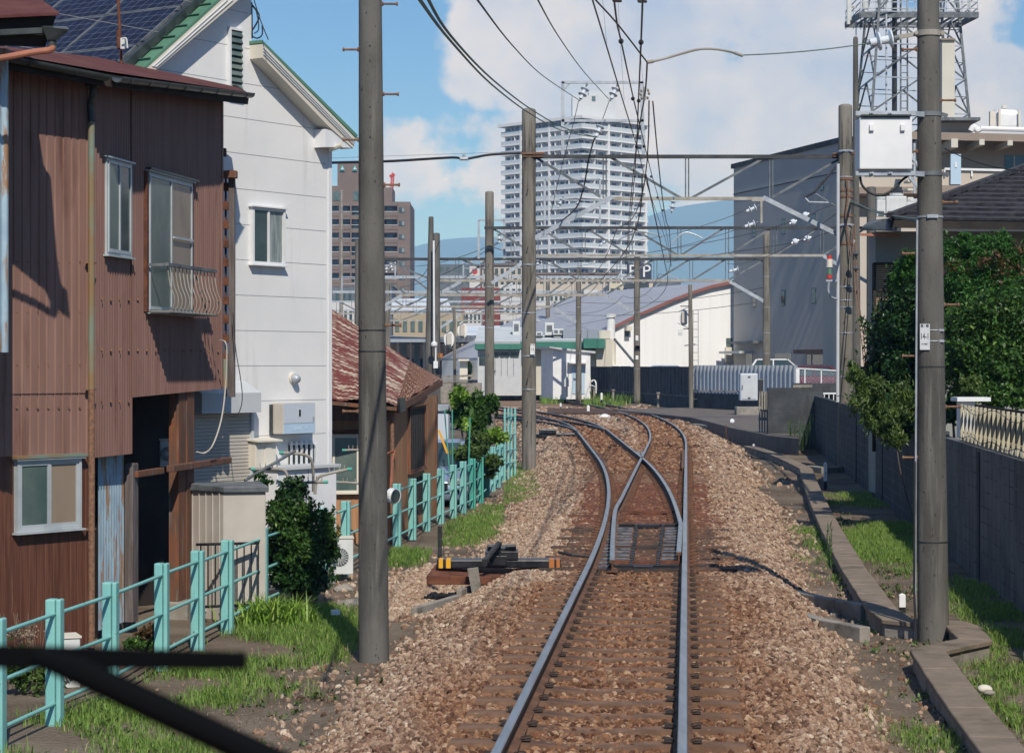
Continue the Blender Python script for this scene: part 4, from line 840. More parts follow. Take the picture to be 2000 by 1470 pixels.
mb = MB(); mb.tube([P(1572, 386, 57.7), P(1580, 395, 57.7), P(1618, 396, 57.9)], .028, 8); mb.tube([P(1590, 376, 57.8), P(1612, 390, 58), P(1632, 402, 58.2)], .014, 6); mb.build('arm_tube', M['galv'], rt2)
wire('thick dark cable run right of the rust streaked pole', [P(1662, 398, 58.4), P(1700, 410, 52), P(1750, 424, 44), P(1800, 432, 36)], .028, 'cable')
wire('green grey cable leading from rust streaked pole to the right', [P(1662, 392, 58.4), P(1710, 414, 50), P(1760, 424, 42), P(1800, 428, 36)], .018, 'wiregr')
wire('thin wire from pole 14-1 rightwards before the beige building', sag(P(1845, 290, 21.9), P(2100, 325, 20), .12), .006, 'cable')

# signal lamps and posts
def signal_back(label, x, y, Y, r):
    s_ = thing('railway_signal', label, 'signal', tuple(P(x, y, Y)), 'railway signals seen from behind')
    mb = MB(); mb.cyl(P(x, y, Y), P(x, y, Y) + Vector((0, .03, 0)), r, n=24)
    o = mb.build('backboard', M['whitep'], s_); o.scale = (1, 1, 1.62)
    mb = MB(); p = P(x, y, Y - .1); mb.box(p, (.28, .25, r * 2.3)); bevel(mb.build('lamp_case', M['shed'], s_), .03)
    mb = MB()
    for k in (-1, 1): mb.bar(p + Vector((-.35, .05, k * .3)), p + Vector((.3, .05, k * .6)), .03, .03)
    mb.build('strut', M['galvd'], s_); return s_
signal_back('white backed railway signal, leftmost of the two near the leaning poles', 877, 662, 125, .30)
signal_back('white backed railway signal, upper right of the two near the leaning poles', 903, 645, 140, .33)
signal_back('white backed railway signal on ladder post before white hall', 1336, 620, 118, .27)
def ladder_post(label, x, Y, yt, zb, r, lx):
    s_ = thing('signal_post', label, 'signal post', (X_(x, Y), Y, zb), 'signal posts with ladders')
    mb = MB(); mb.cyl((X_(x, Y), Y, zb), P(x - 2, yt, Y), r, r * .8, 14); mb.build('post', M['pole2'], s_)
    mb = MB(); z0 = zb + .6; z1 = Z_(yt + 50, Y)
    a = X_(x, Y) + lx; b = a + .28
    mb.bar((a, Y, z0), (a, Y, z1), .03); mb.bar((b, Y, z0), (b, Y, z1), .03); z = z0
    while z < z1: mb.bar((a, Y, z), (b, Y, z), .025); z += .42
    mb.build('ladder', M['galvd'], s_); return s_
ladder_post('slim signal post with ladder before the white hall', 1350, 117, 556, -.05, .13, .1)
ladder_post('distant slim ladder post right of the two signals', 889, 138, 600, -.3, .11, -.1)
mb = MB(); mb.bar(P(1329, 598, 118), P(1350, 598, 117.5), .05); mb.bar(P(1335, 642, 118), P(1350, 642, 117.5), .05); mb.bar(P(1337, 675, 117), P(1358, 672, 117), .06); tag(mb.build('signal_bracket', M['galvd'], loc=tuple(P(1350, 620, 117.5))), 'steel bracket tying the right signal to its ladder post', 'bracket')
mb = MB(); mb.box(P(1329, 652, 117.5), (.2, .2, .2)); mb.box(P(1329, 645, 117.5), (.26, .26, .05)); tag(mb.build('bell_box', M['acwhite'], loc=tuple(P(1329, 652, 117.5))), 'tiny white bell box below the right signal', 'bell box')
cx, rad, Yq, rt = POLE['concrete pole with orange triangle sign before the white hall']
mb = MB(); mb.prism([P(1240.5, 681.5, Yq - .25), P(1249.5, 681.5, Yq - .25), P(1245, 673.5, Yq - .25)], (0, .01, 0)); mb.build('triangle_sign', M['orange'], rt)
mb = MB(); mb.box(P(1245, 679, Yq - .24), (.32, .02, .28)); mb.build('sign_board', M['black'], rt)
for y0, y1 in ((655, 665), (694, 702)): mb = MB(); mb.box(P(1244, (y0 + y1) / 2, Yq - .24), (.17, .01, (y1 - y0) * Yq / F)); mb.build('number_plate', M['whitep'], rt)
cx, rad, Yq, rt = POLE['concrete pole with white sign 13 carrying left end of nearest gantry']
mb = MB(); mb.box((X_(1040, 58.75), 58.75, Z_(682, 58.75)), (.135, .008, .29), .35); o = mb.build('number_plate', M['whitep'], rt)
text(o, '13', .11, (X_(1040, 58.75), 58.737, Z_(682, 58.75)), .35, sx=.8); text(o, '相・駅', .04, (X_(1040, 58.75), 58.737, Z_(674, 58.75)), .35)
# signal bell lamp on the leaning pair
mb = MB(); mb.lathe(P(848, 672, 107), [(.05, -.12), (.16, -.08), (.17, .05), (.05, .14)], 14); mb.cyl(P(848, 672, 107), P(847, 470, 107.3), .05, n=8); mb.box(P(851, 712, 107), (.22, .15, .35)); mb.cyl(P(851, 676, 107), P(851, 708, 107), .04, n=8)
tag(mb.build('white_conduit', M['whitep'], loc=tuple(P(850, 712, 107))), 'white conduit with round junction down the leaning pair of poles', 'conduit')
mb = MB(); mb.cyl(P(860, 698, 115), P(860, 690, 115), .14, n=12); tag(mb.build('orange_lamp', M['orange'], loc=tuple(P(860, 698, 115))), 'small orange lamp right of the leaning pair of poles', 'lamp')

# ------------------------------------------------------------------ left: brown house
def panel(fr, a0, a1, zb, zt, pitch, depth, mode='sine', off=0, k=8):
    """profiled steel sheet: zb, zt are functions of a"""
    mb = MB(); n = max(2, int((a1 - a0) / pitch)) * k
    for i in range(n + 1):
        a = a0 + (a1 - a0) * i / n; ph = (a - a0) / pitch
        if mode == 'sine': o = off + depth * .5 * (1 + math.cos(2 * math.pi * ph))
        else: q = ph % 1; o = off + (0 if q < .10 else depth)
        mb.v += [tuple(fr.pt(a, zb(a), o)), tuple(fr.pt(a, zt(a), o))]
    for i in range(n): mb.f.append((2 * i, 2 * i + 2, 2 * i + 3, 2 * i + 1)); mb.m.append(0)
    return mb
def lin(a0, v0, a1, v1): return lambda a: v0 + (v1 - v0) * (a - a0) / (a1 - a0)
def window(fr, x0, y0, x1, y1, parent, frame='alu', panes=('glassg', 'glassb'), off=.03, fw=.035, sill=True, proud=.03):
    a0, z1 = fr.hit(x0, y0, off); a1, _ = fr.hit(x1, y1, off); _, z0 = fr.hit(x0, y1, off)
    a1, zz = fr.hit(x1, y1, off)
    z0 = (z0 + zz) / 2 if abs(z0 - zz) < .2 else z0
    mb = MB()
    mb.fbox(fr, a0, a1, z0, z0 + fw, off - .03, off + proud); mb.fbox(fr, a0, a1, z1 - fw, z1, off - .03, off + proud)
    mb.fbox(fr, a0, a0 + fw, z0 + fw, z1 - fw, off - .03, off + proud); mb.fbox(fr, a1 - fw, a1, z0 + fw, z1 - fw, off - .03, off + proud)
    n = len(panes)
    for k in range(1, n):
        am = a0 + (a1 - a0) * k / n; mb.fbox(fr, am - fw * .5, am + fw * .5, z0 + fw, z1 - fw, off - .02, off + proud - .008)
    if sill: mb.fbox(fr, a0 - .03, a1 + .03, z0 - .02, z0 - .002, off - .02, off + proud + .03); mb.fbox(fr, a0 - .03, a1 + .03, z1 + .002, z1 + .02, off - .02, off + proud + .03)
    w = mb.build('window', M[frame], parent)
    for k, g in enumerate(panes):
        b0 = a0 + fw + (a1 - a0 - 2 * fw) * k / n + .004; b1 = a0 + fw + (a1 - a0 - 2 * fw) * (k + 1) / n - .004
        mb = MB(); o_ = off + (.004 if k % 2 else .012); mb.fbox(fr, b0, b1, z0 + fw, z1 - fw, o_ - .02, o_)
        mb.build('pane', M[g], w)
        if frame == 'alu':
            mb = MB(); q = .022
            for (c0, c1, d0, d1) in ((b0, b1, z0 + fw, z0 + fw + q * 1.6), (b0, b1, z1 - fw - q, z1 - fw), (b0, b0 + q, z0 + fw + q * 1.6, z1 - fw - q), (b1 - q, b1, z0 + fw + q * 1.6, z1 - fw - q)): mb.fbox(fr, c0, c1, d0, d1, o_ - .005, o_ + .012)
            mb.build('sash', M[frame], w)
    return w, (a0, a1, z0, z1)
CB = Vector((-4.26, 21.8)); FL = Fr(CB, (.6, .8)); FRt = Fr(CB, (.165, .986))
bh = thing('brown_house', 'two storey brown corrugated steel house at left with open dark ground floor', 'house', (CB.x, CB.y, -.5))
zc1 = FRt.hit(183, 150)[1]; aF, zF = FRt.hit(431, 186)
# left face: grooved upper sheets, wood grain lower sheets
aL = FL.hit(-260, 500)[0]; zs = FL.hit(90, 768)[1]; zs2 = FL.hit(90, 888)[1]
# bottom edges
panel(FL, aL, -.02, lambda a: zs, lambda a: zc1 + .02, .105, .012, 'groove', .012, 10).build('wall', M['brownL'], bh)
panel(FL, aL, -.02, lambda a: zs2, lambda a: zs + .01, .105, .012, 'groove', 0, 10).build('wall', M['brownL'], bh)
panel(FL, aL, -.02, lambda a: -.6, lambda a: zs2 + .002, .105, .004, 'groove', -.004, 10).build('wall', M['brownW'], bh)
mb = MB()
for (y, st) in ((512, 20), (609, 20), (713, 20), (796, 20)):
    for i in range(8):
        a, z = FL.hit(30 + i * 20.5, y); p = FL.pt(a, z, .02); mb.box(p, (.018, .018, .018), .6)
mb.build('screw_row', M['rustbolt'], bh)['kind'] = 'stuff'
# right face, two sheets of different length
a0 = .02; a1 = FRt.hit(253, 800)[0]; a2 = aF
z_b1 = FRt.hit(187, 893)[1]; z_b1b = FRt.hit(253, 886)[1]; zb2 = FRt.hit(254, 776)[1]; zb3 = FRt.hit(431, 759)[1]
zc1 -= .06; ztop = lin(0, zc1, aF, zF + .1)
panel(FRt, a0, a1 + .04, lin(a0, z_b1, a1, z_b1b), ztop, .076, .018).build('wall', M['brownR'], bh)
panel(FRt, a1, a2, lin(a1, zb2, a2, zb3), ztop, .076, .018, off=.006).build('wall', M['brownR'], bh)
mb = MB(); mb.fbox(FRt, a2 - .03, a2 + .02, zb3, zF + .1, -.3, .03); mb.build('corner_trim', M['brownL'], bh)
mb = MB()
for y in (583, 682, 782):
    for i in range(14):
        x = 195 + i * 17.5
        if 275 < x < 400 and y < 620: continue
        if y > 770 and x > 250: continue
        a, z = FRt.hit(x, y + (x - 195) * .015); mb.box(FRt.pt(a, z, .024), (.02, .02, .025), .2)
mb.build('screw_row', M['rustbolt'], bh)['kind'] = 'stuff'
# inner volume so the house is a body, and the dark carport under the upper floor
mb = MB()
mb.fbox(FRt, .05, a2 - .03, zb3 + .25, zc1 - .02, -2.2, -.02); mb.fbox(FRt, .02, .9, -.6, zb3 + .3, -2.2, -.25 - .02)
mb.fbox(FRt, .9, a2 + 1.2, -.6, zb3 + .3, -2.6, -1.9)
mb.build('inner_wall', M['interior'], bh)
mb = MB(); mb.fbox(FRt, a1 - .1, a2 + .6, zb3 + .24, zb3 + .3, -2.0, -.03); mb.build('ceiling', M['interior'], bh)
FWb = Fr((X_(646, 29.2), 29.2), (.56, .83)); mb = MB(); mb.fbox(FWb, FWb.hit(150, 900, .15)[0], FWb.hit(352, 900, .15)[0], -.6, zb3 + .3, .06, .15); mb.build('shade_backing', M['interior'], bh)  # near-black sheet closing the carport, its shade put into the colour
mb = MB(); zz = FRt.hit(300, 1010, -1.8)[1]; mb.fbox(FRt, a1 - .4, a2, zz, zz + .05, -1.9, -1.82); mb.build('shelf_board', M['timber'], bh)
mb = MB(); mb.fbox(FRt, a1 + .5, a2 + .9, .3, .32, -1.9, -1.5)
# pale blue steel sheet, cut aslant
F3 = Fr(FRt.o + FRt.n * -.12, FRt.u); a_s0 = F3.hit(189, 1000)[0]; a_s1 = F3.hit(240, 1000)[0]
panel(F3, a_s0, a_s1, lambda a: F3.hit(200, 1228)[1], lambda a: z_b1 + .1, .08, .014).build('sheet_wall', M['bluesheet'], bh)
# timbers
mb = MB(); pa = F3.hit(243, 900)[0]; mb.fbox(F3, pa - .01, pa + .17, -.42, F3.hit(243, 905)[1], 0, .10); bevel(mb.build('post', M['timberg'], bh), .01)
F4 = Fr(FRt.o + FRt.n * -.02, FRt.u); pa0 = F4.hit(349, 1000)[0]; pa1 = F4.hit(378, 1000)[0]
mb = MB(); mb.fbox(F4, pa0, (pa0 + pa1) / 2 - .005, -.36, zb2 + .1, -.12, 0); mb.fbox(F4, (pa0 + pa1) / 2 + .005, pa1, -.36, zb2 + .1, -.12, .01); bevel(mb.build('post', M['timber'], bh), .008)
mb = MB(); q0, z0 = F4.hit(333, 918, .06); q1, z1 = F4.hit(447, 912, .06); mb.fbox(F4, q0, q1, z0 - .02, z0 + .055, .01, .10); bevel(mb.build('cross_board', M['timber'], bh), .008)
mb = MB(); q0, z0 = F3.hit(256, 927, .06); q1, z1 = F3.hit(308, 930, .06); mb.fbox(F3, q0, q1, z0 - .03, z0 + .04, .08, .14); bevel(mb.build('cross_board', M['timber'], bh), .008)
mb = MB(); mb.fbox(F4, pa0 - .05, pa1 + .12, -.62, -.36, -.2, .12); bevel(mb.build('footing_block', M['concrete'], bh), .02)
# windows
w, (b0, b1, d0, d1) = window(FL, 31, 900, 156, 1035, bh, panes=('glassg', 'glassb'), off=.03, fw=.03)
w, _ = window(FRt, 207, 308, 256, 500, bh, panes=('glassg', 'glass'), off=.03, fw=.026, proud=.012)
w, (c0, c1, e0, e1) = window(FRt, 288, 335, 375, 612, bh, panes=('glassg', 'glassb'), off=.03, fw=.026, proud=.012)
mb = MB(); zz = FRt.hit(330, 462, .05)[1]; mb.fbox(FRt, (c0 + c1) / 2 + .03, c1 - .04, zz - .012, zz + .012, .05, .065); mb.build('glazing_bar', M['alu'], bh)
mb = MB(); mb.fbox(FRt, c0 - .07, c0 - .01, e0, e1, .0, .05); mb.build('window_jamb', M['rust'], bh)
mb = MB(); mb.fbox(FRt, c1 + .01, c1 + .05, e0 + .1, e1, .0, .04); mb.build('window_jamb', M['rust'], bh)
mb = MB(); mb.fbox(FL, b0 - .05, b1 + .05, d1 + .02, d1 + .05, .0, .10); mb.build('window_hood', M['pipe'], bh)
mb = MB(); mb.fbox(FRt, c0 - .04, c1 + .1, e1 + .02, e1 + .045, .0, .09); mb.build('window_hood', M['gutter'], bh)
# bulging bar grille at the window
gr = MB(); gz1 = FRt.hit(285, 515, .2)[1]; gz0 = FRt.hit(285, 606, .1)[1]; g0 = c0 - .03; g1_ = c1 + .16
for k in range(14):
    a = g0 + .05 + (g1_ - g0 - .06) * k / 13
    gr.tube(cat([FRt.pt(a, gz1, .25), FRt.pt(a, gz1 - .2, .28), FRt.pt(a, gz0 + .14, .33), FRt.pt(a, gz0 + .03, .31), FRt.pt(a, gz0, .24), FRt.pt(a, gz0, .03)], 4), .0062, 6)
gr.build('window_grille', M['galvr'], bh)
gr = MB(); gr.fbox(FRt, g0, g1_, gz1, gz1 + .035, .22, .28); gr.fbox(FRt, g0, g0 + .02, gz1, gz1 + .03, .02, .24); gr.fbox(FRt, g1_ - .02, g1_, gz1, gz1 + .03, .02, .24); gr.fbox(FRt, g0, g1_, gz0 - .02, gz0 - .009, .03, .30); gr.build('grille_rail', M['galvd'], bh)
# roof, fascia, gutters, downpipe
rdg0 = P(-260, 72, 25.2); rdg1 = P(458, 169, 26.7)
ev = [FL.pt(aL, FL.hit(20, 112, .42)[1] + .06, .40), Vector((CB.x + .223, CB.y - .303, Z_(150, 21.5) + .05)), FRt.pt(aF + .2, FRt.hit(468, 182, .27)[1] + .05, .27)]
mb = MB(); mb.quad(ev[0], ev[1], P(190, 112, 25.6), rdg0); mb.quad(ev[1], ev[2], rdg1, P(190, 112, 25.6)); mb.quad(*[p - Vector((0, 0, .05)) for p in (rdg0, P(190, 112, 25.6), ev[1], ev[0])]); mb.quad(*[p - Vector((0, 0, .05)) for p in (P(190, 112, 25.6), rdg1, ev[2], ev[1])])
mb.build('roof', M['redroof'], bh)
mb = MB(); e2 = [p - Vector((0, 0, .09)) for p in ev]
mb.bar(e2[0], e2[1], .03, .12); mb.bar(e2[1], e2[2], .03, .12); mb.bar(ev[2] - Vector((0, 0, .07)), rdg1 - Vector((0, 0, .03)), .05, .1)
mb.quad(FL.pt(aL, zc1, 0), FL.pt(.05, zc1, 0), e2[1], e2[0]); mb.quad(FRt.pt(0, zc1, 0), FRt.pt(aF, zF + .1, 0), e2[2], e2[1])
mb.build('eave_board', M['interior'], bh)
def gutter(p0, p1, r=.06):
    mb = MB(); p0 = Vector(p0); p1 = Vector(p1); d = (p1 - p0).normalized(); s = d.cross(Vector((0, 0, 1))).normalized(); i0 = 0; n = 10
    for q in (p0, p1):
        for rr in (r, r - .006):
            for k in range(n + 1):
                t = math.pi * k / n; mb.v.append(tuple(q + s * (rr * math.cos(t)) - Vector((0, 0, rr * math.sin(t)))))
    m = n + 1
    for k in range(n): mb.f.append((k, k + 1, 2 * m + k + 1, 2 * m + k)); mb.m.append(0); mb.f.append((m + k + 1, m + k, 3 * m + k, 3 * m + k + 1)); mb.m.append(0)
    for b in (0, 2 * m):
        for k in range(n): mb.f.append((b + k, b + k + 1, b + m + k + 1, b + m + k)); mb.m.append(0)
    mb.f += [(0, m, 3 * m, 2 * m), (n, 2 * m + n, 3 * m + n, m + n)]; mb.m += [0, 0]
    L_ = (p1 - p0).length
    for k in range(int(L_ / .6)): q = p0 + d * (.3 + k * .6); mb.tube([q + s * (r * 1.06 * math.cos(math.pi * j / 8)) - Vector((0, 0, r * 1.06 * math.sin(math.pi * j / 8))) for j in range(9)], .005, 4)
    return mb
o0 = Vector((.05, -.05, -.02))
gutter(ev[0] + o0, ev[1] + o0 + Vector((-.05, -.05, -.03))).build('gutter', M['gutter'], bh); gutter(ev[1] + o0 + Vector((.04, .05, -.03)), ev[2] + o0).build('gutter', M['gutter'], bh)
pz_ = lambda y: Z_(y, 21.75)
mb = MB(); mb.box((X_(183, 21.7), 21.62, pz_(158)), (.12, .12, .16)); mb.build('rain_head', M['gutter'], bh)
mb = MB(); mb.tube(cat([(X_(183, 21.65), 21.6, pz_(170)), (X_(183, 21.65), 21.6, pz_(190)), (X_(176, 21.65), 21.66, pz_(205)), (X_(178, 21.65), 21.66, pz_(240))], 3), .036, 8); mb.build('downpipe', M['gutter'], bh)
mb = MB(); mb.cyl((X_(178, 21.65), 21.66, pz_(240)), (X_(178, 21.65), 21.66, pz_(760)), .034, n=12); mb.build('downpipe', M['pipe'], bh)
mb = MB(); mb.cyl((X_(178.5, 21.65), 21.66, pz_(760)), (X_(178.5, 21.65), 21.66, -.5), .033, n=12)
for y in (514, 760, 1032): mb.box((X_(176, 21.65), 21.68, pz_(y)), (.10, .08, .014))
mb.build('downpipe', M['rustbolt'], bh)
# slim rusty post ladder between the houses
ld = thing('timber_ladder_post', 'rusty brown slatted timber upright between brown house and white house', 'timber post', tuple(P(445, 775, 26.3)))
mb = MB(); mb.bar(P(453, 775, 26.4), P(453, 333, 26.4), .075, .1, up=(0, 1, 0)); bevel(mb.build('upright', M['timberg'], ld), .006)
mb = MB(); mb.bar(P(441, 775, 26.5), P(441, 345, 26.5), .02, .06, up=(0, 1, 0)); mb.build('upright', M['rust'], ld)
for k in range(11):
    mb = MB(); y = 365 + k * 37; mb.box(P(440, y, 26.42), (.14, .07, .10)); bevel(mb.build('slat', M['rust'], ld), .004)
mb = MB(); mb.box(P(447, 341, 26.3), (.20, .14, .09)); mb.box(P(437, 298, 26.3), (.06, .1, .1)); bevel(mb.build('top_block', M['timber'], ld), .006)
mb = MB(); mb.box(P(437, 730, 26.2), (.11, .12, .36)); tag(bevel(mb.build('junction_box', M['pipe'], loc=tuple(P(437, 755, 26.2))), .01).id_data, 'small grey green box at lower right corner of brown house', 'box')
mb = MB(); mb.tube(cat([P(430, 665, 25.6), P(440, 668, 25.5), P(443, 690, 25.5), P(440, 760, 25.5), P(432, 820, 25.4), P(416, 868, 25.3), P(400, 884, 25.3), P(384, 882, 25.2)], 5), .0095, 8); tag(mb.build('hose', M['shed'], loc=tuple(P(430, 820, 25.4))), 'pale flexible hose hanging under corner of brown house', 'hose')
# light building part at the extreme left edge
eb = thing('neighbour_eave', 'peeling pale blue steel wall and dark eave of a house cut by left edge', 'house', (-4.8, 19.6, -.5))
FE = Fr((X_(16, 19.6), 19.6), (.75, .66))
panel(FE, -1.6, 0, lambda a: Z_(688, 19.6), lambda a: Z_(96, 19.6), .075, .016).build('wall', M['bluesheet'], eb)
mb = MB(); mb.fbox(FE, -1.6, -.01, Z_(688, 19.6) + .05, Z_(96, 19.6) - .05, -1.2, -.005); mb.build('inner_wall', M['interior'], eb)
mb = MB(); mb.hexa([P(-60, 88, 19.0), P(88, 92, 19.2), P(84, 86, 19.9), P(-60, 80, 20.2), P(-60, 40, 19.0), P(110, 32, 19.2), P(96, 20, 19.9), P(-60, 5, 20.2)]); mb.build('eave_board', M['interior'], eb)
mb = MB(); mb.hexa([P(-60, 38, 18.9), P(115, 30, 19.1), P(30, -30, 21), P(-60, -30, 21), P(-60, 32, 18.9), P(116, 25, 19.1), P(32, -36, 21), P(-60, -36, 21)]); mb.build('roof', M['redroof'], eb)
mb = MB(); mb.bar(P(-30, 66, 19.0), P(96, 60, 19.1), .08, .05); mb.hexa([P(92, 78, 19.05), P(113, 78, 19.05), P(113, 78, 19.15), P(92, 78, 19.15), P(82, 52, 19.0), P(136, 58, 19.0), P(130, 52, 19.2), P(84, 50, 19.2)]); mb.cyl(P(103, 74, 19.1), P(101, 98, 19.1), .04, n=10); mb.build('gutter', M['gutter'], eb)
mb = MB(); mb.tube(cat([P(103, 92, 19.1), P(97, 98, 19.05), P(60, 103, 19), P(0, 114, 18.9), P(-60, 122, 18.8)], 4), .030, 10); mb.build('downpipe', M['orangepipe'], eb)
mb = MB(); mb.cyl(P(237, 125, 25.2), P(229, -40, 25.2), .018, n=8); mb.cyl(P(232, 60, 25.2), P(233, 95, 25.2), .03, n=8); tag(mb.build('antenna_mast', M['rust'], loc=tuple(P(237, 125, 25.2))), 'thin rusty mast standing on the dark red roof', 'mast')
mb = MB(); mb.box(P(240, 86, 25.1), (.05, .06, .13)); mb.tube(cat([P(238, 76, 25), P(246, 75, 25), P(248, 84, 25), P(249, 95, 25)], 3), .012, 6); tag(bevel(mb.build('antenna_amplifier', M['acwhite'], loc=tuple(P(240, 86, 25.1))), .01).id_data, 'small white amplifier box fixed to the rusty mast', 'antenna box')

# ------------------------------------------------------------------ left: white house
CW = Vector((X_(646, 29.2), 29.2)); FW = Fr(CW, (.56, .83))
wh = thing('white_house', 'white two storey house with green roof, solar panels and stepped gable', 'house', (CW.x, CW.y, -.6))
def wq(x, y, off=0): a, z = FW.hit(x, y, off); return FW.pt(a, z, off)
OV = .22
(ra, rz_), (rb, rc) = FW.hit(513, 86, OV), FW.hit(694, 276, OV); (la, lz), (lb, lc) = FW.hit(309, 135, OV), FW.hit(466, 2, OV)
rl_ = lambda a: rz_ + (rc - rz_) * (a - ra) / (rb - ra); ll_ = lambda a: lz + (lc - lz) * (a - la) / (lb - la); a9 = FW.hit(491, 80)[0]
mb = MB(); mb.prism([FW.pt(a, z) for a, z in ((0, -.7), (0, rl_(0)), (a9, rl_(a9)), (a9, ll_(a9)), (-6, ll_(-6)), (-6, -.7))], (FW.n * -7).to_3d()); mb.build('wall', M['white'], wh)
# board joints: thin raised lines every 0.455 m
mb = MB(); z = Z_(845, 29.2)
jm = mat('siding_joint', (.30, .31, .32), rough=.9); M['joint'] = jm
for k in range(18):
    zz = z + k * .455; yy = HY - (zz - H) * F / 29.2
    lim = 646 if yy > 275 else (646 - (275 - yy) * .9 if yy > 110 else 490)
    aR = FW.hit(min(lim, 642), yy)[0]; mb.fbox(FW, -6, aR - .06, zz - .003, zz + .003, -.01, .0025)
mb.build('board_joint', jm, wh)['kind'] = 'stuff'
mb = MB(); mb.fbox(FW, -.06, .012, -.6, Z_(280, 29.2), -.06, .012); mb.build('corner_trim', M['whitep'], wh)
def slab(pts_top, pts_bot, back, name, m):
    q = [wq(x, y, OV) for x, y in pts_bot] + [wq(x, y, OV) for x, y in pts_top][::-1]; b = MB(); b.prism(q, (FW.n * -back).to_3d()); return b.build(name, m, wh)
# right lower roof
slab([(512, 78), (699, 264)], [(512, 84), (697, 270)], 7.5, 'roof', M['green'])
slab([(513, 86), (695, 271)], [(513, 113), (640, 245), (690, 290)], OV * 1.0 - .005, 'verge_board', M['cream'])
for d in (7, 13, 19):
    mb = MB(); mb.prism([wq(514, 86 + d, OV + .004), wq(694 - d * .15, 271 + d * .6, OV + .004), wq(694 - d * .15, 271.8 + d * .6 + 1, OV + .004), wq(514, 87.6 + d, OV + .004)], (FW.n * .012).to_3d()); mb.build('verge_moulding', M['whitep'], wh)
mb = MB(); q = [wq(636, 252, .2), wq(692, 268, OV - .01), wq(688, 289, OV - .01), wq(636, 287, .2)]; mb.prism(q, (FW.n * -2.5).to_3d()); mb.build('eave_box', M['whitep'], wh)
mb = MB(); mb.cyl(wq(645, 292, .1), wq(668, 283, .3), .035, n=8); mb.build('gutter_elbow', M['cream'], wh)
# left upper roof (seen from above, with the panels)
tl = [(200, 210), (292, 128), (432, 0), (500, -62)]; bl_ = [(218, 214), (309, 133), (466, 0), (530, -54)]
slab([(x - 4, y - 3) for x, y in tl], tl, 7.5, 'roof', M['green'])
slab([(x, y + 1) for x, y in tl], bl_, .30, 'verge_board', M['cream'])
for d in (.3, .6):
    q0 = (292 + 17 * d, 128 + 5 * d); q1 = (432 + 34 * d, 0); mb = MB(); mb.prism([wq(*q0, OV + .003), wq(*q1, OV + .003), wq(q1[0] + 2, q1[1], OV + .003), wq(q0[0] + 2, q0[1] + .8, OV + .003)], (FW.n * .012).to_3d()); mb.build('verge_moulding', M['whitep'], wh)
tg0 = wq(196, 207, OV); tg1 = wq(496, -65, OV); nb = (FW.n * -1).to_3d()
up = (tg1 - tg0).normalized(); rn = up.cross(nb).normalized()
if rn.z < 0: rn = -rn
mb = MB()
Lr = (tg1 - tg0).length; k = 0; s_ = 0
while s_ < Lr:
    p = tg0 + up * s_ + rn * .004; mb.prism([p + nb * .02, p + nb * 7.4, p + nb * 7.4 + rn * .018, p + nb * .02 + rn * .018], up * .02); s_ += .27
mb.build('roof_ridge_line', mat('green_roof_dark', (.05, .12, .085), rough=.5), wh)['kind'] = 'stuff'
pm = bpy.data.materials.new('solar_panel'); pm.use_nodes = True; nt = pm.node_tree; N = nt.nodes; L = nt.links; b = N['Principled BSDF']
tc = N.new('ShaderNodeTexCoord'); br = N.new('ShaderNodeTexBrick'); br.offset = 0; br.inputs['Scale'].default_value = 1; br.inputs['Brick Width'].default_value = .156; br.inputs['Row Height'].default_value = .156
br.inputs['Mortar Size'].default_value = .0035; br.inputs['Mortar Smooth'].default_value = 0; br.inputs['Color1'].default_value = (.007, .010, .028, 1); br.inputs['Color2'].default_value = (.012, .018, .048, 1); br.inputs['Mortar'].default_value = (.12, .14, .19, 1)
L.new(tc.outputs['Object'], br.inputs['Vector']); L.new(br.outputs['Color'], b.inputs['Base Color']); b.inputs['Roughness'].default_value = .5; b.inputs['Specular IOR Level'].default_value = .2
NR, NC = 5, 6; pw, ph_ = 1.30, .96; s0 = .32
rot = Matrix((nb, up, rn)).transposed().to_4x4()
for i in range(NC):
    for j in range(NR):
        o_ = tg0 + nb * (s0 + i * (pw + .015)) + up * (.3 + j * (ph_ + .015)) + rn * .09
        me = bpy.data.meshes.get('solar_panel_mesh')
        if me is None:
            b_ = MB(); b_.hexa([(0.02, .02, .0), (pw - .02, .02, .0), (pw - .02, ph_ - .02, .0), (.02, ph_ - .02, .0), (.02, .02, .03), (pw - .02, .02, .03), (pw - .02, ph_ - .02, .03), (.02, ph_ - .02, .03)]); me = bpy.data.meshes.new('solar_panel_mesh'); me.from_pydata(b_.v, [], b_.f); me.materials.append(pm)
            b_ = MB()
            for c0_, c1_, d0_, d1_ in ((0, pw, 0, .022), (0, pw, ph_ - .022, ph_), (0, .022, .022, ph_ - .022), (pw - .022, pw, .022, ph_ - .022)): b_.hexa([(c0_, d0_, -.01), (c1_, d0_, -.01), (c1_, d1_, -.01), (c0_, d1_, -.01), (c0_, d0_, .036), (c1_, d0_, .036), (c1_, d1_, .036), (c0_, d1_, .036)])
            mf = bpy.data.meshes.new('solar_frame_mesh'); mf.from_pydata(b_.v, [], b_.f); mf.materials.append(M['galvd'])
        p_ = bpy.data.objects.new('solar_panel', me); COL.objects.link(p_); p_.parent = wh; p_.matrix_local = Matrix.Translation(o_ - ORG[wh.name]) @ rot
        f_ = bpy.data.objects.new('frame', mf); COL.objects.link(f_); f_.parent = p_
mb = MB(); p = tg0 + nb * .24 + rn * .06; mb.bar(p, p + up * Lr, .07, .1, up=rn); mb.build('panel_edge_rail', M['gutter'], wh)
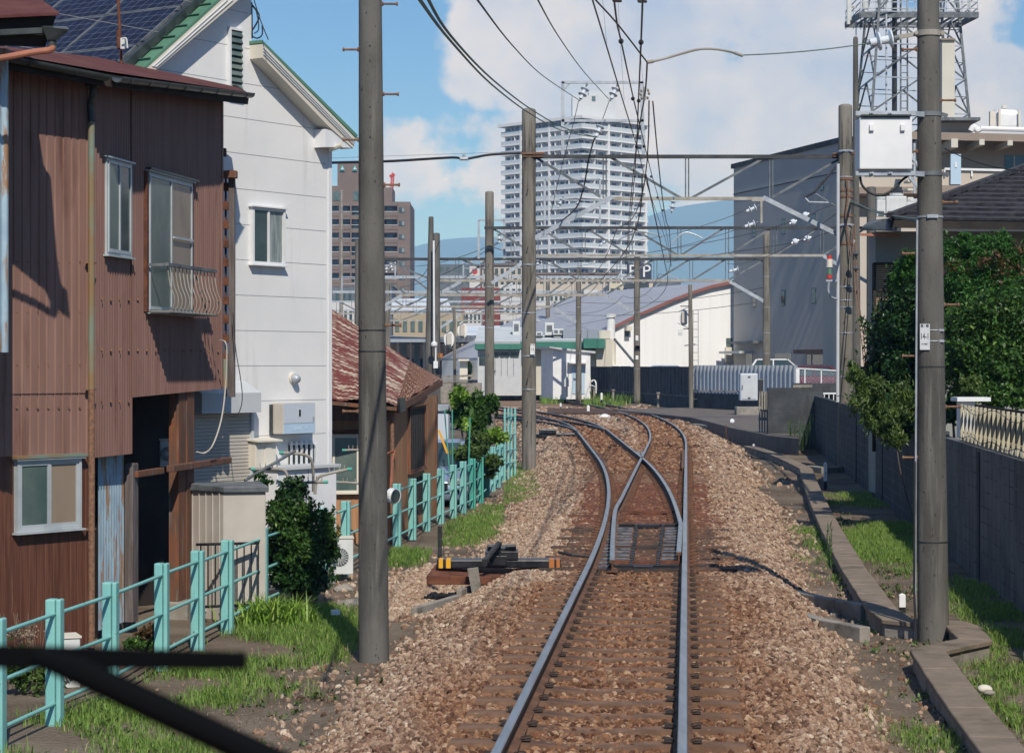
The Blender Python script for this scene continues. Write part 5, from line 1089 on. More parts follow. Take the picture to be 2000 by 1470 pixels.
# windows etc
window(FW, 490, 404, 554, 517, wh, frame='whitep', panes=('glass', 'curtain'), off=.02, fw=.035, proud=.035)
a0, z1 = FW.hit(449, 58, .02); a1, z0 = FW.hit(471, 190, .02)
mb = MB(); mb.fbox(FW, a0 - .03, a1 + .03, z0 - .03, z0, .0, .05); mb.fbox(FW, a0 - .03, a1 + .03, z1, z1 + .03, .0, .05); mb.fbox(FW, a0 - .03, a0, z0, z1, .0, .05); mb.fbox(FW, a1, a1 + .03, z0, z1, .0, .05); lw = mb.build('window', M['whitep'], wh)
mb = MB(); mb.fbox(FW, a0, a1, z0, z1, -.01, .012); mb.build('pane', M['glass'], lw)
mb = MB(); n_ = 10
for k in range(n_):
    zz = z0 + (z1 - z0) * (k + .1) / n_; mb.hexa([FW.pt(a0, zz, .05), FW.pt(a1, zz, .05), FW.pt(a1, zz + (z1 - z0) / n_, .014), FW.pt(a0, zz + (z1 - z0) / n_, .014), FW.pt(a0, zz + .006, .056), FW.pt(a1, zz + .006, .056), FW.pt(a1, zz + (z1 - z0) / n_ + .006, .02), FW.pt(a0, zz + (z1 - z0) / n_ + .006, .02)])
mb.build('louvre_blades', M['glassg'], lw)
# shutter with housing
a0, z1 = FW.hit(378, 765, .12); a1, z0 = FW.hit(494, 800, .12)
mb = MB(); mb.fbox(FW, a0, a1, z0 - .03, z1 - .02, 0, .26); mb.hexa([FW.pt(a0, z1 - .02, .26), FW.pt(a1, z1 - .02, .26), FW.pt(a1, z1 - .02, 0), FW.pt(a0, z1 - .02, 0), FW.pt(a0, z1 + .12, .02), FW.pt(a1 - .03, z1 + .12, .02), FW.pt(a1 - .03, z1 + .12, 0), FW.pt(a0, z1 + .12, 0)]); mb.build('shutter_box', M['greyw'], wh)
a1 = FW.hit(488, 900, .05)[0]; zb_ = FW.hit(440, 960, .05)[1]; mb = MB(); zz = zb_ - .4
pr = []
while zz < z0 - .03: mb.fbox(FW, a0 + .02, a1, zz, zz + .036, .02, .05 ); mb.fbox(FW, a0 + .02, a1, zz + .036, zz + .045, .02, .035); zz += .045
mb.build('roller_shutter', M['shed'], wh)
mb = MB(); mb.fbox(FW, a1, a1 + .05, zb_ - .4, z0 - .03, 0, .08); mb.build('shutter_guide', M['greyw'], wh)
# round vent hood
a, z = FW.hit(571, 738); mb = MB(); mb.lathe(FW.pt(a, z, 0), [(.075, 0), (.075, .02), (.06, .03)], 20, FW.n.to_3d()); mb.build('vent_flange', M['cream'], wh)
mb = MB(); mb.lathe(FW.pt(a, z, .02), [(.062, 0), (.062, .04), (.055, .075), (.04, .095), (.015, .105)], 20, (FW.n.to_3d() + Vector((0, 0, -.25)))); mb.build('vent_hood', M['galv'], wh, smooth=True)
# small barred window behind the boxes
a0, z1 = FW.hit(563, 866); a1, z0 = FW.hit(612, 925); mb = MB(); mb.fbox(FW, a0, a1, z0, z1, 0, .012); w_ = mb.build('window', M['glass'], wh)
mb = MB()
for k in range(6): q = a0 + (a1 - a0) * k / 5; mb.fbox(FW, q - .012, q + .012, z0 - .05, z1 + .03, .04, .065)
mb.fbox(FW, a0 - .02, a1 + .02, z1 - .02, z1, .03, .045); mb.build('bar', M['whitep'], w_)
# wall box (power conditioner)
a0, z1 = FW.hit(531, 789, .02); a1, z0 = FW.hit(600, 845, .02)
a0 = FW.hit(553, 810, .22)[0]; a1 = FW.hit(615, 810, .22)[0]; z1 = FW.hit(553, 787, .22)[1]; z0 = FW.hit(615, 844, .22)[1] - .01
pc = thing('power_conditioner', 'white and pale blue power conditioner box hung on white house wall', 'electrical box', tuple(FW.pt(a0, z0)))
mb = MB(); mb.fbox(FW, a0, a1, z0, z1, .015, .22); bevel(mb.build('casing', M['shed'], pc), .012)
M['pblue'] = mat('pale_blue_panel', (.42, .56, .70), rough=.5); M['pgrey'] = mat('pale_blue_grey_panel', (.50, .56, .64), rough=.5)
zm = z0 + (z1 - z0) * .34
mb = MB(); mb.fbox(FW, a0 + .006, a1 - .003, zm + .004, z1 - .006, .221, .228); mb.build('front_panel', M['pgrey'], pc)
mb = MB(); mb.fbox(FW, a0 + .006, a1 - .003, z0 + .006, zm - .002, .221, .230); mb.build('lower_panel', M['pblue'], pc)
am = a0 + (a1 - a0) * .50; mb = MB(); mb.fbox(FW, am - .028, am + .03, zm + .085, zm + .185, .229, .231); mb.build('display_surround', M['whitep'], pc)
mb = MB(); mb.fbox(FW, am - .022, am + .024, zm + .09, zm + .18, .2315, .233); mb.build('display', M['glass'], pc)
mb = MB(); mb.fbox(FW, a1 - .06, a1 - .02, zm + .02, zm + .08, .229, .231); mb.build('rating_label', M['galv'], pc)
ang = math.atan2(FW.u.y, FW.u.x)
M['paleblue_letter'] = mat('embossed_pale_lettering', (.50, .62, .76), rough=.5)
text(pc, 'SUNVISTA', .085, FW.pt((a0 + a1) / 2, (z0 + zm) / 2, .2315), ang, 'paleblue_letter', sx=.85)
mb = MB(); mb.fbox(FW, a0 - .02, a0 - .004, z0 - .01, z1 - .02, .0, .05); mb.build('mounting_edge', M['gutter'], pc)
# meter box and supports below
a0, z1 = FW.hit(500, 862, .2); a1, z0 = FW.hit(546, 915, .2)
mbx = thing('meter_box', 'cream meter cabinet with sloped lid on the white house wall', 'meter box', tuple(FW.pt(a0, z0)))
mb = MB(); mb.fbox(FW, a0 + .03, a1 - .03, z0 + .02, z1 - .01, .01, .17); bevel(mb.build('casing', M['cream'], mbx), .01)
mb = MB(); mb.hexa([FW.pt(a0, z1 - .01, .24), FW.pt(a1 + .02, z1 - .01, .24), FW.pt(a1 + .02, z1 + .01, .0), FW.pt(a0, z1 + .01, .0), FW.pt(a0, z1 + .01, .24), FW.pt(a1 + .02, z1 + .01, .24), FW.pt(a1 + .02, z1 + .04, .0), FW.pt(a0, z1 + .04, .0)]); mb.build('lid', M['cream'], mbx)
mb = MB(); am = (a0 + a1) / 2 - .02; mb.fbox(FW, am, am + .12, z0 + .05, z1 - .05, .171, .18); mb.build('door', M['cream'], mbx)
# white side annex, bottom right of the facade (storage unit)
an = thing('storage_unit', 'white outdoor storage unit against white house behind the laundry poles', 'storage unit', tuple(P(590, 1010, 28.6)))
A0 = FW.hit(548, 930, .5)[0]; A1 = FW.hit(642, 930, .3)[0]; zt = FW.hit(560, 918, .5)[1]
mb = MB(); mb.fbox(FW, A0, A1 - .02, -.6, zt, .05, .45); bevel(mb.build('casing', M['whitep'], an), .01)
mb = MB(); mb.fbox(FW, A0 - .03, A1 + .01, zt + .002, zt + .04, .03, .50); mb.build('lid', M['greyw'], an)
mb = MB(); mb.fbox(FW, (A0 + A1) / 2 - .005, (A0 + A1) / 2 + .005, -.5, zt - .02, .451, .455); mb.build('door_gap', M['joint'], an)
# service wires at the gable top
mb = MB(); mb.tube([P(490, 5, 27.9), P(491, 75, 27.9)], .022, 6); mb.tube(cat([P(492, 10, 27.9), P(506, 30, 27.8), P(500, 48, 27.8), P(492, 60, 27.8)], 4), .012, 6); mb.tube(cat([P(512, 50, 27.8), P(512, 68, 27.8), P(503, 75, 27.8), P(494, 72, 27.8)], 4), .010, 6); mb.tube(cat([P(500, 20, 27.8), P(505, 45, 27.8), P(504, 60, 27.8), P(496, 66, 27.8)], 4), .008, 6)
tag(mb.build('service_cables', M['cable'], loc=tuple(P(491, 75, 27.9))), 'black cable loops by the pipe above white gable step', 'cables')
wire('thin wire slanting from top edge down to white gable step', [P(490, -20, 27.7), P(507, 35, 27.6), P(524, 78, 27.5)], .007, 'cable')
mb = MB(); mb.tube(cat([P(455, 610, 26.2), P(460, 680, 26.2), P(470, 740, 26.2), P(473, 780, 26.2), P(465, 808, 26.1), P(450, 812, 26.0), P(436, 800, 26.0)], 5), .006, 5); tag(mb.build('loose_cable', M['cable'], loc=tuple(P(465, 808, 26.1))), 'loose thin black cable hanging before the roller shutter', 'cable')

# beige shed, railing, air conditioners, laundry poles
sh = thing('storage_shed', 'beige metal storage shed with grey green lid left of the leafy bush', 'shed', tuple(P(450, 1120, 24.6)))
FS = Fr((X_(436, 24.6), 24.6), (.97, .24)); FS2 = Fr((X_(436, 24.6), 24.6), (.45, -.89)); 
zt = Z_(962, 24.6); a1 = FS.hit(519, 1000)[0]
mb = MB(); mb.hexa([FS.pt(0, -.6), FS.pt(a1, -.6), FS.pt(a1, -.6, -.7), FS.pt(-.33, -.6, -.55), FS.pt(0, zt), FS.pt(a1, zt), FS.pt(a1, zt, -.7), FS.pt(-.33, zt, -.55)]); bevel(mb.build('body', M['shed'], sh), .01)
mb = MB(); mb.hexa([FS.pt(0, zt + .002, .04), FS.pt(a1 + .03, zt + .002, .04), FS.pt(a1 + .03, zt + .002, -.75), FS.pt(-.40, zt + .002, -.58), FS.pt(0, zt + .07, .05), FS.pt(a1 + .03, zt + .07, .05), FS.pt(a1 + .03, zt + .09, -.75), FS.pt(-.40, zt + .09, -.58)]); bevel(mb.build('lid', M['galvd'], sh), .01)
mb = MB()
for k in range(5): t = k / 5; q = FS.pt(0, 0).lerp(FS.pt(-.33, 0, -.55), t + .1); mb.cyl((q.x - .005, q.y - .005, -.5), (q.x - .005, q.y - .005, zt), .008, n=6)
mb.build('side_rib', M['shed'], sh)
rl = thing('black_railing', 'low black steel railing behind the turquoise fence by the shed', 'railing', tuple(P(430, 1200, 22.6)))
Yr = 24.1
for x in list(range(392, 505, 13)):
    mb = MB(); mb.cyl((X_(x, Yr), Yr + (x - 392) * .004, Z_(1188, Yr)), (X_(x, Yr), Yr + (x - 392) * .004, Z_(1065 - (x - 392) * .02, Yr)), .009, n=6); mb.build('baluster', M['black'], rl)
mb = MB(); mb.bar(P(384, 1063, Yr), P(502, 1060, Yr + .45), .035, .03); mb.bar(P(384, 1185, Yr), P(502, 1180, Yr + .45), .03, .03); mb.build('handrail', M['black'], rl)
def ac_unit(label, x0, y0, x1, y1, Y, fr_dir=(1, .1), fan=True):
    a = thing('air_conditioner', label, 'air conditioner', tuple(P((x0 + x1) / 2, y1, Y)), 'outdoor air conditioner units')
    fr = Fr((X_(x0, Y), Y), fr_dir); aa = fr.hit(x1, y1)[0]; z0 = Z_(y1, Y); z1 = Z_(y0, Y)
    mb = MB(); mb.fbox(fr, 0, aa, z0, z1, -.28, 0); bevel(mb.build('casing', M['acwhite'], a), .012)
    mb = MB(); mb.fbox(fr, -.01, aa + .01, z1 + .002, z1 + .02, -.29, .012); mb.build('top_cover', M['cream'], a)
    if fan:
        c = fr.pt(aa * .42, (z0 + z1) / 2, .004); r = min(aa * .38, (z1 - z0) * .42); mb = MB(); mb.lathe(c, [(r, 0), (r, .008), (r * .9, .012)], 24, fr.n.to_3d()); mb.build('fan_opening', M['galvd'], a)
        mb = MB()
        for k in range(18): t = math.pi * 2 * k / 18; mb.bar(c + fr.n.to_3d() * .018, c + fr.n.to_3d() * .018 + (fr.u.to_3d() * math.cos(t) + Vector((0, 0, math.sin(t)))) * r, .006)
        mb.lathe(c, [(r * .22, .015), (r * .22, .026)], 14, fr.n.to_3d()); mb.build('fan_guard', M['acwhite'], a)
    return a
ac_unit('white air conditioner behind the fence posts left of near pole', 644, 1052, 690, 1122, 28.9, (1, .15))
ac_unit('air conditioner low at bottom left behind the fence, below brown wall', 100, 1248, 157, 1378, 19.4, (.9, .35))
ac_unit('dim air conditioner deep inside the dark opening of brown house', 312, 860, 348, 912, 26.2, (.95, .25))
def laundry(label, x, Y, y0, arms, zb=-.55):
    l = thing('laundry_stand', label, 'laundry stand', (X_(x, Y), Y, zb), 'curved steel laundry stands')
    mb = MB(); mb.tube([(X_(x, Y), Y, zb), (X_(x, Y), Y, Z_(y0 + 40, Y))] , .021, 10); mb.build('post', M['galvr'], l)
    for pts in arms:
        mb = MB(); q = cat([P(a, b, Y) for a, b in pts], 5); mb.tube(q, .019, 10); e = q[-1]; mb.build('arm', M['galvr'], l)
        mb = MB(); mb.cyl(e - Vector((.03, 0, 0)), e + Vector((.03, 0, 0)), .021, n=10); mb.build('end_cap', M['fenceg'], l)
        for j, t in enumerate((.72, .86)):
            c = q[int(len(q) * t)]; mb = MB(); mb.tube([c + Vector((.035 * math.cos(s), 0, .055 - .05 * math.sin(s))) for s in np.linspace(-.4, 3.54, 9)], .006, 5); mb.build('hook', M['galvr'], l)
laundry('taller pair of curved laundry posts before the white storage unit', 612, 27.2, 960, [[(612, 960), (610, 905), (595, 888), (550, 884)], [(615, 965), (620, 935), (640, 925), (683, 916)]])
laundry('lower curved laundry post partly behind the leafy bush', 565, 26.8, 960, [[(565, 960), (560, 925), (545, 916), (495, 916)], [(568, 965), (580, 945), (600, 942), (636, 941)]])
laundry('laundry arms before window of the rusty roofed house', 712, 33.8, 1000, [[(712, 1000), (712, 960), (706, 945), (655, 941)], [(712, 985), (716, 900), (708, 880), (672, 879)]])
mb = MB(); mb.cyl(P(478, 938, 26.5), P(577, 880, 27.0), .019, n=10); tag(mb.build('laundry_pole', M['galvd'], loc=tuple(P(478, 938, 26.5))), 'slanting dark steel pole before the cream meter cabinet', 'pole')
mb = MB(); mb.box(P(655, 1195, 23.6), (.09, .07, .05), .3); tag(mb.build('white_block', M['whitep'], loc=tuple(P(655, 1200, 23.6))), 'small white block lying on ground near pole base', 'block')

# ------------------------------------------------------------------ rusty roofed house
m = bpy.data.materials.new('rusted_peeling_roof'); m.use_nodes = True; nt = m.node_tree; N = nt.nodes; L = nt.links; b = N['Principled BSDF']; b.inputs['Roughness'].default_value = .8
uv = N.new('ShaderNodeUVMap'); mp = N.new('ShaderNodeMapping'); mp.inputs['Scale'].default_value = (3.4, 1.5, 1); L.new(uv.outputs[0], mp.inputs[0])
n1 = N.new('ShaderNodeTexNoise'); n1.inputs['Scale'].default_value = 1.7; n1.inputs['Detail'].default_value = 7; n1.inputs['Roughness'].default_value = .68; L.new(mp.outputs[0], n1.inputs['Vector'])
r1 = N.new('ShaderNodeValToRGB'); L.new(n1.outputs['Fac'], r1.inputs[0]); e = r1.color_ramp.elements
e[0].position = .525; e[0].color = (.155, .030, .018, 1); e[1].position = .55; e[1].color = (.52, .45, .34, 1)
n2 = N.new('ShaderNodeTexNoise'); n2.inputs['Scale'].default_value = 4; L.new(uv.outputs[0], n2.inputs['Vector'])
mx = N.new('ShaderNodeMix'); mx.data_type = 'RGBA'; mx.blend_type = 'MULTIPLY'; mx.inputs[0].default_value = .6; L.new(r1.outputs[0], mx.inputs[6]); L.new(n2.outputs['Color'], mx.inputs[7]); L.new(r1.outputs[0], b.inputs['Base Color'])
M['rustroof'] = m
def roof_sheet(p00, p10, p11, p01, pitch, depth, name, material, parent, nv=10, sw=0):
    """bilinear corrugated sheet; ridges run from the 0 edge to the 1 edge"""
    p00, p10, p11, p01 = map(Vector, (p00, p10, p11, p01)); nrm = (p10 - p00).cross(p01 - p00).normalized()
    if nrm.z < 0: nrm = -nrm
    n = int((p10 - p00).length / pitch) * 6; me = bpy.data.meshes.new(name); v = []; uvs = []
    for i in range(n + 1):
        for j in range(nv + 1):
            s, t = i / n, j / nv; p = (p00 * (1 - s) + p10 * s) * (1 - t) + (p01 * (1 - s) + p11 * s) * t
            wob = .025 * math.sin(s * 23 + t * 3) * (1 - t) ** 3
            v.append(tuple(p + nrm * (depth * math.cos(2 * math.pi * i / 6) + wob) - ORG[parent.name])); uvs.append((s * (p10 - p00).length, t * (p01 - p00).length) if sw else (t * (p01 - p00).length, s * (p10 - p00).length))
    f = [(i * (nv + 1) + j, (i + 1) * (nv + 1) + j, (i + 1) * (nv + 1) + j + 1, i * (nv + 1) + j + 1) for i in range(n) for j in range(nv)]
    me.from_pydata(v, [], f); l = me.uv_layers.new(); 
    for lp in me.loops: l.data[lp.index].uv = uvs[lp.vertex_index]
    me.materials.append(material); o = bpy.data.objects.new(name, me); COL.objects.link(o); o.parent = parent; return o
rh = thing('rusty_roof_house', 'low wooden house with flaking rust red corrugated roof behind near pole', 'house', (-1.97, 35.2, -.55))
C = P(776, 790, 34.7); D_ = P(560, 770, 33.8); A_ = P(560, 560, 42); B_ = P(862, 739, 43); Rg = P(700, 645, 42.6)
roof_sheet(D_, C, P(800, 704, 41.5), P(560, 545, 41.5), .076, .006, 'roof', M['rustroof'], rh)
roof_sheet(C, B_, P(852, 735, 43.6), P(800, 704, 41.6), .09, .006, 'roof', M['rustroof'], rh, sw=1)
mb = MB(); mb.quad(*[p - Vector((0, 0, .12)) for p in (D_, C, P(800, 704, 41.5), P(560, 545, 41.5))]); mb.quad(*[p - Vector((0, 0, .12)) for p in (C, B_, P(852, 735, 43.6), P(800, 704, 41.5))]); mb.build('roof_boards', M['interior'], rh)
mb = MB(); mb.bar(C - Vector((0, 0, .08)), B_ - Vector((0, 0, .09)), .05, .12); mb.bar(C - Vector((0, 0, .07)), D_ - Vector((0, 0, .07)), .03, .06); mb.build('eave_board', M['timber'], rh)
FH = Fr((-1.97, 35.3), (.985, .17)); FH2 = Fr((-1.97, 35.3), (.0876, .996)); zr = 1.66
panel(FH, -3.2, -1.0, lambda a: -.6, lambda a: zr, .09, .012).build('wall', M['brownwall'], rh)
panel(FH, -1.0, 0, lambda a: -.6, lambda a: zr, .09, .006).build('wall', M['tan'], rh)
aE = FH2.hit(851, 800)[0]
panel(FH2, 0, aE, lambda a: -.6, lambda a: zr + .12 , .18, .006, 'groove').build('wall', M['tan'], rh)
mb = MB(); mb.fbox(FH, -3.2, -.02, -.6, zr, -5, -.02); mb.build('inner_wall', M['interior'], rh)
mb = MB(); mb.fbox(FH, -1.0, -.02, zr - .22, zr - .02, .0, .03); mb.build('shade_board', M['brownwall'], rh)
window(FH, 649, 850, 701, 962, rh, frame='cream', panes=('glassg',), off=.04, fw=.04)
mb = MB(); a0, z0 = FH.hit(645, 850, .05); a1, _ = FH.hit(706, 850, .05); mb.fbox(FH, a0 - .4, a1 + .05, z0 + .05, z0 + .09, 0, .16); mb.build('window_hood', M['rust'], rh)
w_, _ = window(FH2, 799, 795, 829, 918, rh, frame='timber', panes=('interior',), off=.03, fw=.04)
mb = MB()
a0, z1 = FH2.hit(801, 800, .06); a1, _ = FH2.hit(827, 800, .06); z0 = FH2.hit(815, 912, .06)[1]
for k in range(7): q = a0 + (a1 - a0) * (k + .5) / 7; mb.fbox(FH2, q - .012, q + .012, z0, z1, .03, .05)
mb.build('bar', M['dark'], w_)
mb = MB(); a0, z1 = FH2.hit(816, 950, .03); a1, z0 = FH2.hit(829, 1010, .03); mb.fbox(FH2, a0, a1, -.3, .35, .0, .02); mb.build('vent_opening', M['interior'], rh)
mb = MB(); mb.fbox(FH2, aE - .12, aE + .02, -.6, zr + .1, -.1, .04); mb.build('corner_post', M['timber'], rh)
mb = MB(); mb.cyl(P(766, 808, 34.9), P(766, 1075, 34.9), .035, n=10); mb.cyl(P(766, 808, 34.9), P(776, 792, 34.8), .035, n=10); mb.build('downpipe', M['rustbolt'], rh)
mb = MB(); mb.box(P(784, 790, 34.6), (.10, .10, .22), .5); mb.build('rain_head', M['gutter'], rh)
mb = MB(); mb.tube([P(758, 885, 34.6), P(772, 880, 34.5), P(766, 900, 34.5), P(762, 970, 34.5)], .022, 8); tag(mb.build('water_pipe', M['orangepipe'], loc=tuple(P(766, 900, 34.5))), 'thin rusty water pipe on tan wall just right of near pole', 'pipe')
mb = MB(); c = P(764, 968, 31.5); mb.lathe(c + Vector((0, .1, 0)), [(.04, -.06), (.11, -.02), (.12, .05), (.10, .10)], 18, (.75, -.55, -.1)); rm_ = tag(mb.build('round_mirror', M['whitep'], loc=tuple(c)), 'white round reflector hood peeking right of near pole', 'mirror')
mb = MB(); c = P(768, 968, 31.3); mb.lathe(c, [(.10, .04), (.10, .05), (.02, .055)], 18, (.75, -.55, -.1)); mb.build('mirror_face', M['glass'], rm_)
mb = MB(); Y = 50; mb.box(((X_(856, Y) + X_(874, Y)) / 2, Y, .35), (X_(875, Y) - X_(850, Y), 1.5, 2.0)); sd_ = mb.build('garden_shed', M['pgrey'], loc=tuple(P(865, 900, Y))); tag(sd_, 'narrow pale blue grey shed between rusty roofed house and garden', 'shed')
mb = MB(); mb.box(((X_(850, Y) + X_(876, Y)) / 2, Y - .02, 1.37), (X_(877, Y) - X_(848, Y), 1.6, .12)); mb.build('roof', M['galv'], sd_)
mb = MB(); mb.bar(P(857, 840, 41), P(874, 885, 41), .06, .04); tag(mb.build('yellow_pole', M['yellow'], loc=tuple(P(874, 885, 41))), 'slanting yellow pole leaning beside the blue grey shed', 'pole')
for i, (x0, y0, x1, y1, l) in enumerate(((868, 800, 878, 880, 'slanting green garden stake by blue grey shed'), (883, 800, 884, 880, 'upright green garden stake at the left of climbing plants'), (918, 815, 915, 880, 'thin green garden stake within the climbing plants'))):
    mb = MB(); mb.cyl(P(x0, y0, 44), P(x1, y1 + 40, 44), .014, n=6); tag(mb.build('garden_stake', M['fenceg'], loc=tuple(P(x1, y1, 44))), l, 'stake', 'green garden stakes')

# blue car nose on behind the fence
def car(label, X, Y, z, L_=4.2, W=1.7, Hh=1.5, ang=0, body='carblue', plate=None, logo=False):
    c = thing('parked_car', label, 'car', (X, Y, z)); ca, sa = math.cos(ang), math.sin(ang)
    def T(x, y, zz): return (X + x * ca - y * sa, Y + x * sa + y * ca, z + zz)
    # body as lofted cross sections (front towards -y)
    secs = [(-.5, .30, .55, .80), (-.485, .20, .70, .93), (-.44, .17, .82, .98), (-.25, .16, .98, 1.0), (-.17, .16, 1.02, 1.0), (.2, .16, 1.04, 1.0), (.42, .18, 1.02, .98), (.5, .28, .85, .9)]
    mb = MB(); rows = []
    for (t, zb, zt_, w) in secs:
        hw = W / 2 * w; y = t * L_; h0 = zb * Hh * .8; h1 = zt_ * Hh * .62
        row = [(-hw * .9, h0), (-hw, h0 + .12), (-hw, h1 - .12), (-hw * .9, h1), (-hw * .4, h1 + .03), (hw * .4, h1 + .03), (hw * .9, h1), (hw, h1 - .12), (hw, h0 + .12), (hw * .9, h0)]
        rows.append([len(mb.v) + i for i in range(10)]); mb.v += [T(a, y, b_) for a, b_ in row]
    for a, b_ in zip(rows[:-1], rows[1:]):
        for i in range(10): mb.f.append((a[i], b_[i], b_[(i + 1) % 10], a[(i + 1) % 10])); mb.m.append(0)
    mb.f.append(tuple(rows[0])); mb.f.append(tuple(rows[-1][::-1])); mb.m += [0, 0]
    o = mb.build('body', M[body], c, smooth=True); bevel(o, .03)
    hw = W / 2; z1 = Hh * .64; mb = MB()
    b8 = [(-hw * .93, -.22 * L_, z1), (hw * .93, -.22 * L_, z1), (hw * .93, .42 * L_, z1), (-hw * .93, .42 * L_, z1), (-hw * .74, -.05 * L_, Hh), (hw * .74, -.05 * L_, Hh), (hw * .74, .32 * L_, Hh), (-hw * .74, .32 * L_, Hh)]
    mb.hexa([T(*q) for q in b8]); bevel(mb.build('cabin_glass', M['glass'], c), .05, 3)
    mb = MB(); mb.hexa([T(*q) for q in ((-hw * .78, -.055 * L_, Hh - .03), (hw * .78, -.055 * L_, Hh - .03), (hw * .78, .33 * L_, Hh - .03), (-hw * .78, .33 * L_, Hh - .03), (-hw * .70, -.03 * L_, Hh + .03), (hw * .70, -.03 * L_, Hh + .03), (hw * .70, .30 * L_, Hh + .03), (-hw * .70, .30 * L_, Hh + .03))])
    for s in (-1, 1):
        mb.bar(T(s * hw * .93, -.215 * L_, z1), T(s * hw * .76, -.05 * L_, Hh), .06); mb.bar(T(s * hw * .93, .41 * L_, z1), T(s * hw * .76, .32 * L_, Hh), .1); mb.bar(T(s * hw * .94, .12 * L_, z1), T(s * hw * .77, .12 * L_, Hh), .07)
    bevel(mb.build('roof', M[body], c), .015)
    for s in (-1, 1):
        for t in (-.32, .31):
            mb = MB(); mb.cyl(T(s * (hw - .2), t * L_, .30), T(s * (hw + .005), t * L_, .30), .30, n=20); w_ = mb.build('wheel', M['cable'], c)
            mb = MB(); mb.cyl(T(s * (hw + .004), t * L_, .30), T(s * (hw + .012), t * L_, .30), .18, n=14); mb.build('rim', M['galv'], w_)
        mb = MB(); mb.box(T(s * hw * .70, -.485 * L_, Hh * .44), (.30, .12, .13), ang); bevel(mb.build('headlight', M['curtain'], c), .03)
        mb = MB(); mb.box(T(s * (hw + .08), -.16 * L_, z1 + .08), (.16, .1, .12), ang); bevel(mb.build('side_mirror', M[body], c), .03)
    mb = MB(); mb.box(T(0, -.497 * L_, Hh * .37), (W * .5, .06, .14), ang); bevel(mb.build('grille', M['black'], c), .01)
    if plate:
        mb = MB(); mb.box(T(0, -.505 * L_ - .02, Hh * .22), (.33, .02, .165), ang); p_ = mb.build('number_plate', M['whitep'], c); q = T(0, -.505 * L_ - .032, Hh * .205)
        text(p_, plate, .10, q, ang, sx=.8)
    if logo: mb = MB(); q = T(0, -.505 * L_, Hh * .50); mb.tube([Vector(q) + Vector((.085 * math.cos(t) * ca, -.02, .055 * math.sin(t))) for t in np.linspace(0, 6.28, 17)], .011, 5); mb.tube([Vector(q) + Vector((d * ca, -.02, zz)) for d, zz in ((-.06, -.02), (-.02, .02), (.02, -.02), (.06, .02))], .009, 5); mb.build('badge', M['galv'], c)
    return c
M['carblue'] = mat('pale_blue_car_paint', (.27, .35, .50), rough=.28, metal=.3, spec=.6)
M['carwhite'] = mat('white_car_paint', (.75, .77, .80), rough=.25); M['carred'] = mat('dark_red_car_paint', (.13, .02, .035), rough=.25)
car('pale blue car parked behind the turquoise fence, front to camera', -1.62, 45.7, -.62, 3.6, 1.45, 1.34, -.03, 'carblue', '28-78', True)

# ------------------------------------------------------------------ turquoise fence
fe = thing('turquoise_fence', 'turquoise painted fence with concrete posts and pipe rails along the left', 'fence', (-3.2, 22, -.55))
TF = 1.87
posts = [(-6, 1206), (108, 1169), (217, 1136), (317, 1099), (387, 1074.6), (445, 1054), (512.5, 1030.7), (578, 1010), (632, 992.5), (676, 978), (722, 962), (776, 944), (806, 934), (834, 924), (861, 915), (886, 907), (905, 900.6), (923.5, 895), (939, 888), (951, 880.6), (963, 873.5), (973, 868), (982, 862)]
pts = []
for i, (x, y) in enumerate(posts):
    Y = TF * F / (y - HY); pts.append(Vector((X_(x, Y), Y, 0)))
zt = H - TF; zg = -.57
for i, p in enumerate(pts):
    d = (pts[min(i + 1, len(pts) - 1)] - pts[max(i - 1, 0)]).normalized(); s = Vector((d.y, -d.x, 0))
    top = zt + (.0 if i < 20 else .02)
    mb = MB()
    for (o_, hw, th, dz) in ((-.028, .043, .05, 0), (.040, .0215, .04, 0)):
        c = p + s * o_; rz = math.atan2(s.y, s.x)
        mb.box((c.x, c.y, (top + zg) / 2), (hw * 1.9, .105, top - zg), rz)
    bevel(mb.build('post', M['fenceg'] if i in (17, 18, 19) else M['fence'], fe), .012, 2)
for i in range(len(pts) - 1):
    a, b_ = pts[i], pts[i + 1]
    for k, h in enumerate((.115, .475, .835)):
        mb = MB(); dz = rnd.uniform(-.008, .008)
        mb.cyl((a.x, a.y, zt - h + dz), (b_.x, b_.y, zt - h + rnd.uniform(-.008, .008)), .0165, n=10); mb.build('rail', M['fence'], fe, smooth=False)
# far taller end panel
fe2 = thing('turquoise_fence', 'taller narrow turquoise fence end panel beside climbing plants', 'fence', tuple(P(995, 940, 55)))
for x in (986, 993, 999, 1006):
    Yq = 54 + (x - 986) * .12; mb = MB(); mb.box((X_(x, Yq), Yq, (Z_(797, Yq) - .57) / 2), (.055, .1, Z_(797, Yq) + .57)); bevel(mb.build('post', M['fence'], fe2), .01)
for y in (815, 850, 880, 905):
    mb = MB(); mb.cyl(P(984, y, 54), P(1008, y - 3, 56), .018, n=8); mb.build('rail', M['fence'], fe2)
# low kerb stones left of ballast
def kerb(label, a, b_, z0, z1, w, name='concrete_kerb', cat_='kerb'):
    mb = MB(); a = Vector((a.x, a.y, (z0 + z1) / 2)); b_ = Vector((b_.x, b_.y, (z0 + z1) / 2)); mb.bar(a, b_, w, z1 - z0); o = mb.build(name, M['concrete'], loc=tuple(a)); bevel(o, .012); return tag(o, label, cat_)
kerb('half buried concrete kerb in the stones left of track, nearer piece', G(808, 1184, -.42), G(898, 1148, -.36), -.7, -.43, .07)
kerb('half buried concrete kerb in the stones left of track, farther piece', G(896, 1150, -.36), G(965, 1118, -.28), -.7, -.36, .07)

